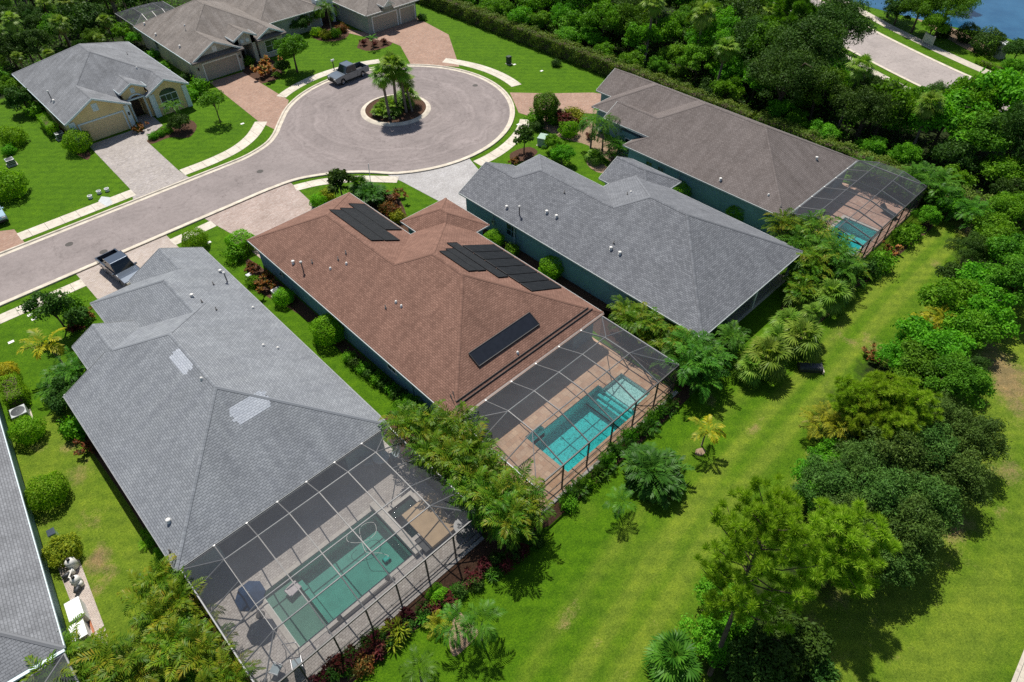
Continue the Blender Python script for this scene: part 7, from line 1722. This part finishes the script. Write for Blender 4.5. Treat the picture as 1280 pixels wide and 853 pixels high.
# furniture on the decks
T = empty('patio_umbrella', (.35, 21.55, .05), R(20), 'blue patio umbrella tilted over the grey deck', 'umbrella')
m = MB(); c = []; n = 8; top = Vector((.15, .1, 2.55))
ring = [Vector((.85*math.cos(k*2*math.pi/n)+.15, .85*math.sin(k*2*math.pi/n)+.1, 2.15+.14*math.cos(k*2*math.pi/n))) for k in range(n)]
for k in range(n): m.face([top, ring[k], ring[(k+1) % n]]); a, b_ = ring[k], ring[(k+1) % n]; m.face([a, a-Vector((0, 0, .13)), b_-Vector((0, 0, .13)), b_])
m.build('canopy', M['umbrella'], T)
MB().tube([(0, 0, 0), (0, 0, 1.5), (.15, .1, 2.6)], .025, 8).build('pole', M['rim'], T)
MB().lathe([(0, .1), (.22, .08), (.26, 0)], seg=16).build('base', M['iron'], T)
for k in range(n): MB().bar((.14, .09, 2.48), ring[k]-Vector((0, 0, .02)), .015, .015).build('rib', M['rim'], T)
def chair(label, x, y, rz, frame='whitebox', sling='cushion', group=None, s=1.0):
    T = empty('patio_chair', (x, y, .05), rz, label, 'chair', group); T.scale = (s, s, s)
    MB().box(-.26, .26, -.26, .26, .40, .44).build('seat', M[sling], T)
    m = MB(); m.face([(-.26, -.26, .44), (.26, -.26, .44), (.26, -.46, .98), (-.26, -.46, .98)]); m.face([(-.26, -.29, .44), (-.26, -.49, .98), (.26, -.49, .98), (.26, -.29, .44)]); m.build('backrest', M[sling], T)
    for sx in (-.27, .27):
        for a, b in (((sx, .27, 0), (sx, .25, .62)), ((sx, -.34, 0), (sx, -.28, .45))): MB().tube([a, b], .018, 6).build('leg', M[frame], T)
        MB().tube([(sx, .25, .62), (sx, -.36, .66)], .02, 6).build('armrest', M[frame], T)
    return T
def table(label, x, y, r=.55, mat='whitebox', h=.72, name='patio_table'):
    T = empty(name, (x, y, .05), 0, label, 'table'); MB().lathe([(0, h+.03), (r, h+.03), (r, h), (0, h)], seg=24).build('tabletop', M[mat], T)
    for k in range(4):
        a = k*math.pi/2+.7; MB().tube([(.5*r*math.cos(a), .5*r*math.sin(a), h), (.75*r*math.cos(a), .75*r*math.sin(a), 0)], .02, 6).build('leg', M[mat], T)
    return T
table('white round table in the shade under the grey screen corner', 11.55, 25.1, .55)
for k, l in enumerate(('white chair left of the shaded white table', 'white chair behind the shaded white table', 'white chair right of the shaded white table')):
    a = (2.6, 1.2, -.3)[k]; chair(l, 11.55+.85*math.cos(a), 25.1+.85*math.sin(a), a+math.pi/2, group='chairs round the shaded white table')
chair('folding chair by the near corner of the green pool, left', -.55, 18.1, R(30), 'rim', 'cushion', 'folding chairs by the green pool'); chair('folding chair by the near corner of the green pool, right', .45, 17.55, R(-20), 'rim', 'cushion', 'folding chairs by the green pool')
T = empty('pool_handrail', (.65, 18.6, .05), R(-35), 'thin metal handrail frame by the near corner of the green pool', 'handrail')
for sx in (-.35, .35): MB().tube([(sx, 0, 0), (sx, 0, .85)], .022, 8).build('post', M['rim'], T)
MB().tube([(-.35, 0, .85), (.35, 0, .85)], .022, 8).build('rail', M['rim'], T)
table('glass topped round table on the deck right of the tan slab', 12.15, 17.35, .6, 'alu_mid'); chair('grey chair beside the glass topped table', 12.2, 18.55, R(170), 'alu_mid', 'alu_dark')
T = empty('sun_lounger', (64.75, 13.95, .05), R(75), 'low grey lounger on the reddish deck of the third pool', 'lounger')
MB().box(-.9, .5, -.32, .32, .28, .34).build('seat', M['acdark'], T); m = MB(); m.extrude([(.5, .28), (1.0, .62), (1.0, .68), (.5, .34)], 'y', -.32, .32); m.build('backrest', M['acdark'], T)
for sx in (-.8, .4):
    for sy in (-.28, .28): MB().tube([(sx, sy, 0), (sx, sy, .3)], .02, 6).build('leg', M['blackplastic'], T)
# pool equipment at the left edge
T0 = (-6.5, 30.7)
o = MB().face([(-7.5, 26.0, .03), (-6.45, 26.0, .03), (-5.85, 33.0, .03), (-7.0, 33.2, .03)]).build('equipment_slab', M['pave_beige']); tag(o, 'narrow paved strip under the pool pumps', 'paving', None, 'structure')
for i, (px, py, l, h, r) in enumerate(((88, 703, 'white pool filter tank, upper one', .85, .3), (93, 724, 'white pool filter tank, lower one', .75, .27))):
    x, y, _ = at(px, py, .6); T = empty('pool_filter', (x, y, .03), 0, l, 'pool filter'); MB().lathe([(0, h), (r*.5, h-.02), (r, h-.18), (r, .08), (r*.8, 0)], seg=18).build('tank', M['pvc'], T, True); MB().lathe([(0, h+.16), (.08, h+.14), (.1, h)], seg=12).build('valve', M['blackplastic'], T)
for i, (px, py, l) in enumerate(((84, 718, 'pool pump with pale housing, nearest the wall'), (97, 735, 'pool pump with pale housing, nearest the white cabinet'))):
    x, y, _ = at(px, py, .3); T = empty('pool_pump', (x, y, .03), R(40*i), l, 'pool pump'); MB().lathe([(0, -.3), (.13, -.29), (.14, .1), (.1, .12), (0, .12)], (0, 0, .22), 'x', 14).build('motor', M['acdark'], T, True); MB().lathe([(0, .42), (.14, .4), (.15, .1), (0, .05)], (.28, 0, 0), seg=14).build('strainer', M['pvc'], T, True)
m = MB(); p = at(86, 712, .5)
pts = [at(82, 700, .3), at(90, 712, .45), at(86, 722, .45), at(98, 728, .4), at(94, 740, .2)]
o = m.tube([tuple(q) for q in pts], .05, 8).build('pool_pipe', M['pvc']); tag(o, 'bent white pipe joining the pool pumps', 'pipe')
for i, (px, py, l) in enumerate(((93, 762, 'white cabinet by the wall at the left edge, upper'), (98, 789, 'pale grey cabinet by the wall at the left edge, lower'))):
    x, y, _ = at(px, py, .9-.2*i); T = empty('storage_cabinet', (x, y, .03), R(-6), l, 'cabinet'); h = .9-.2*i
    MB().box(-.36, .36, -.62+.1*i, .62-.1*i, 0, h).build('body', M['whitebox'], T, bevel=.02); MB().box(-.39, .39, -.65+.1*i, .65-.1*i, h, h+.05).build('lid', M['whitebox'], T, bevel=.02)
x, y, _ = at(112, 775); o = MB().box(-.05, .05, -1.0, 1.0, .03, .1).build('timber_edging', M['terracotta'], loc=(x, y, 0), rz=R(-5)); tag(o, 'reddish timber strip beside the white cabinet', 'edging')
x, y, _ = at(117, 800, .3); o = MB().lathe([(0, .1), (.2, .0), (.26, .4), (.22, .42), (.18, .3), (0, .3)], (x, y, 0), seg=16).build('clay_pot', M['sand']); tag(o, 'pale pot at the end of the paved strip', 'pot')
x, y, _ = at(65, 667, .5); T = empty('recycling_bin', (x, y, .02), R(-6), 'small blue bin against the wall by the yellow tipped bush', 'bin'); m = MB(); m.prism([(-.2, -.25), (.2, -.25), (.2, .25), (-.2, .25)], 0, .6); m.build('body', M['skyblue'], T, bevel=.03); MB().box(-.22, .22, -.27, .27, .6, .66).build('lid', M['navy'], T, bevel=.02)
# signs by the far road
x, y, _ = at(1160, 52, .6); T = empty('estate_sign', (x, y, 0), R(62), 'weathered grey sign standing on the lake bank', 'sign'); MB().box(-1.0, 1.0, -.06, .06, .35, 1.5).build('panel', M['signgrey'], T, bevel=.02)
for sx in (-.85, .85): MB().box(sx-.07, sx+.07, -.07, .07, 0, 1.6).build('post', M['stonepost'], T)
x, y, _ = at(1252, 64, .9); T = empty('stone_pillar', (x, y, 0), R(62), 'stone pillar with a pale cap beside the big ball bush', 'pillar'); MB().prism([(-.5, -.5), (.5, -.5), (.5, .5), (-.5, .5)], 0, 1.9).build('shaft', M['stonepost'], T, bevel=.02); MB().box(-.62, .62, -.62, .62, 1.9, 2.05).build('cap', M['whitebox'], T, bevel=.03)
x, y, _ = at(1266, 80, .5); T = empty('marker_post', (x, y, 0), R(62), 'small pale marker post near the low hedge', 'post'); MB().prism([(-.25, -.2), (.25, -.2), (.25, .2), (-.25, .2)], 0, 1.0).build('body', M['signgrey'], T, bevel=.02); MB().box(-.3, .3, -.25, .25, 1.0, 1.07).build('cap', M['whitebox'], T)

# ------------------------------------------------------------------ light, sky, camera
SUN = Vector((.25, .52, 1.0)).normalized()
w = bpy.data.worlds.new('World'); scene.world = w; w.use_nodes = True
nt = w.node_tree; nt.nodes.clear()
sky = nt.nodes.new('ShaderNodeTexSky'); sky.sky_type = 'NISHITA'; sky.sun_disc = False
sky.sun_elevation = math.asin(SUN.z); sky.sun_rotation = math.atan2(SUN.x, SUN.y)
bg = nt.nodes.new('ShaderNodeBackground'); bg.inputs[1].default_value = .07
out = nt.nodes.new('ShaderNodeOutputWorld'); nt.links.new(sky.outputs[0], bg.inputs[0]); nt.links.new(bg.outputs[0], out.inputs[0])
sl = bpy.data.lights.new('sun', 'SUN'); sl.energy = 4.4; sl.angle = R(.53); sl.color = (1, .955, .88)
so = bpy.data.objects.new('sun', sl); COL.objects.link(so); so.location = (0, 0, 80)
so.rotation_euler = (-SUN).to_track_quat('-Z', 'Y').to_euler()
cd = bpy.data.cameras.new('camera'); co = bpy.data.objects.new('camera', cd); COL.objects.link(co)
cd.sensor_width = 36; cd.sensor_fit = 'HORIZONTAL'; cd.lens = FOC/1280*36; cd.clip_start = .5; cd.clip_end = 3000
Mx = Matrix(((CR[0], CU[0], -CF[0], 0), (CR[1], CU[1], -CF[1], 0), (CR[2], CU[2], -CF[2], CAM_H), (0, 0, 0, 1)))
co.matrix_world = Mx
scene.camera = co
scene.render.engine = 'CYCLES'
scene.view_settings.view_transform = 'Standard'; scene.view_settings.look = 'None'; scene.view_settings.exposure = .36; scene.view_settings.gamma = 1
cy = scene.cycles
cy.max_bounces = 7; cy.diffuse_bounces = 3; cy.glossy_bounces = 3; cy.transmission_bounces = 4; cy.transparent_max_bounces = 16
cy.use_denoising = False; cy.sample_clamp_indirect = 6
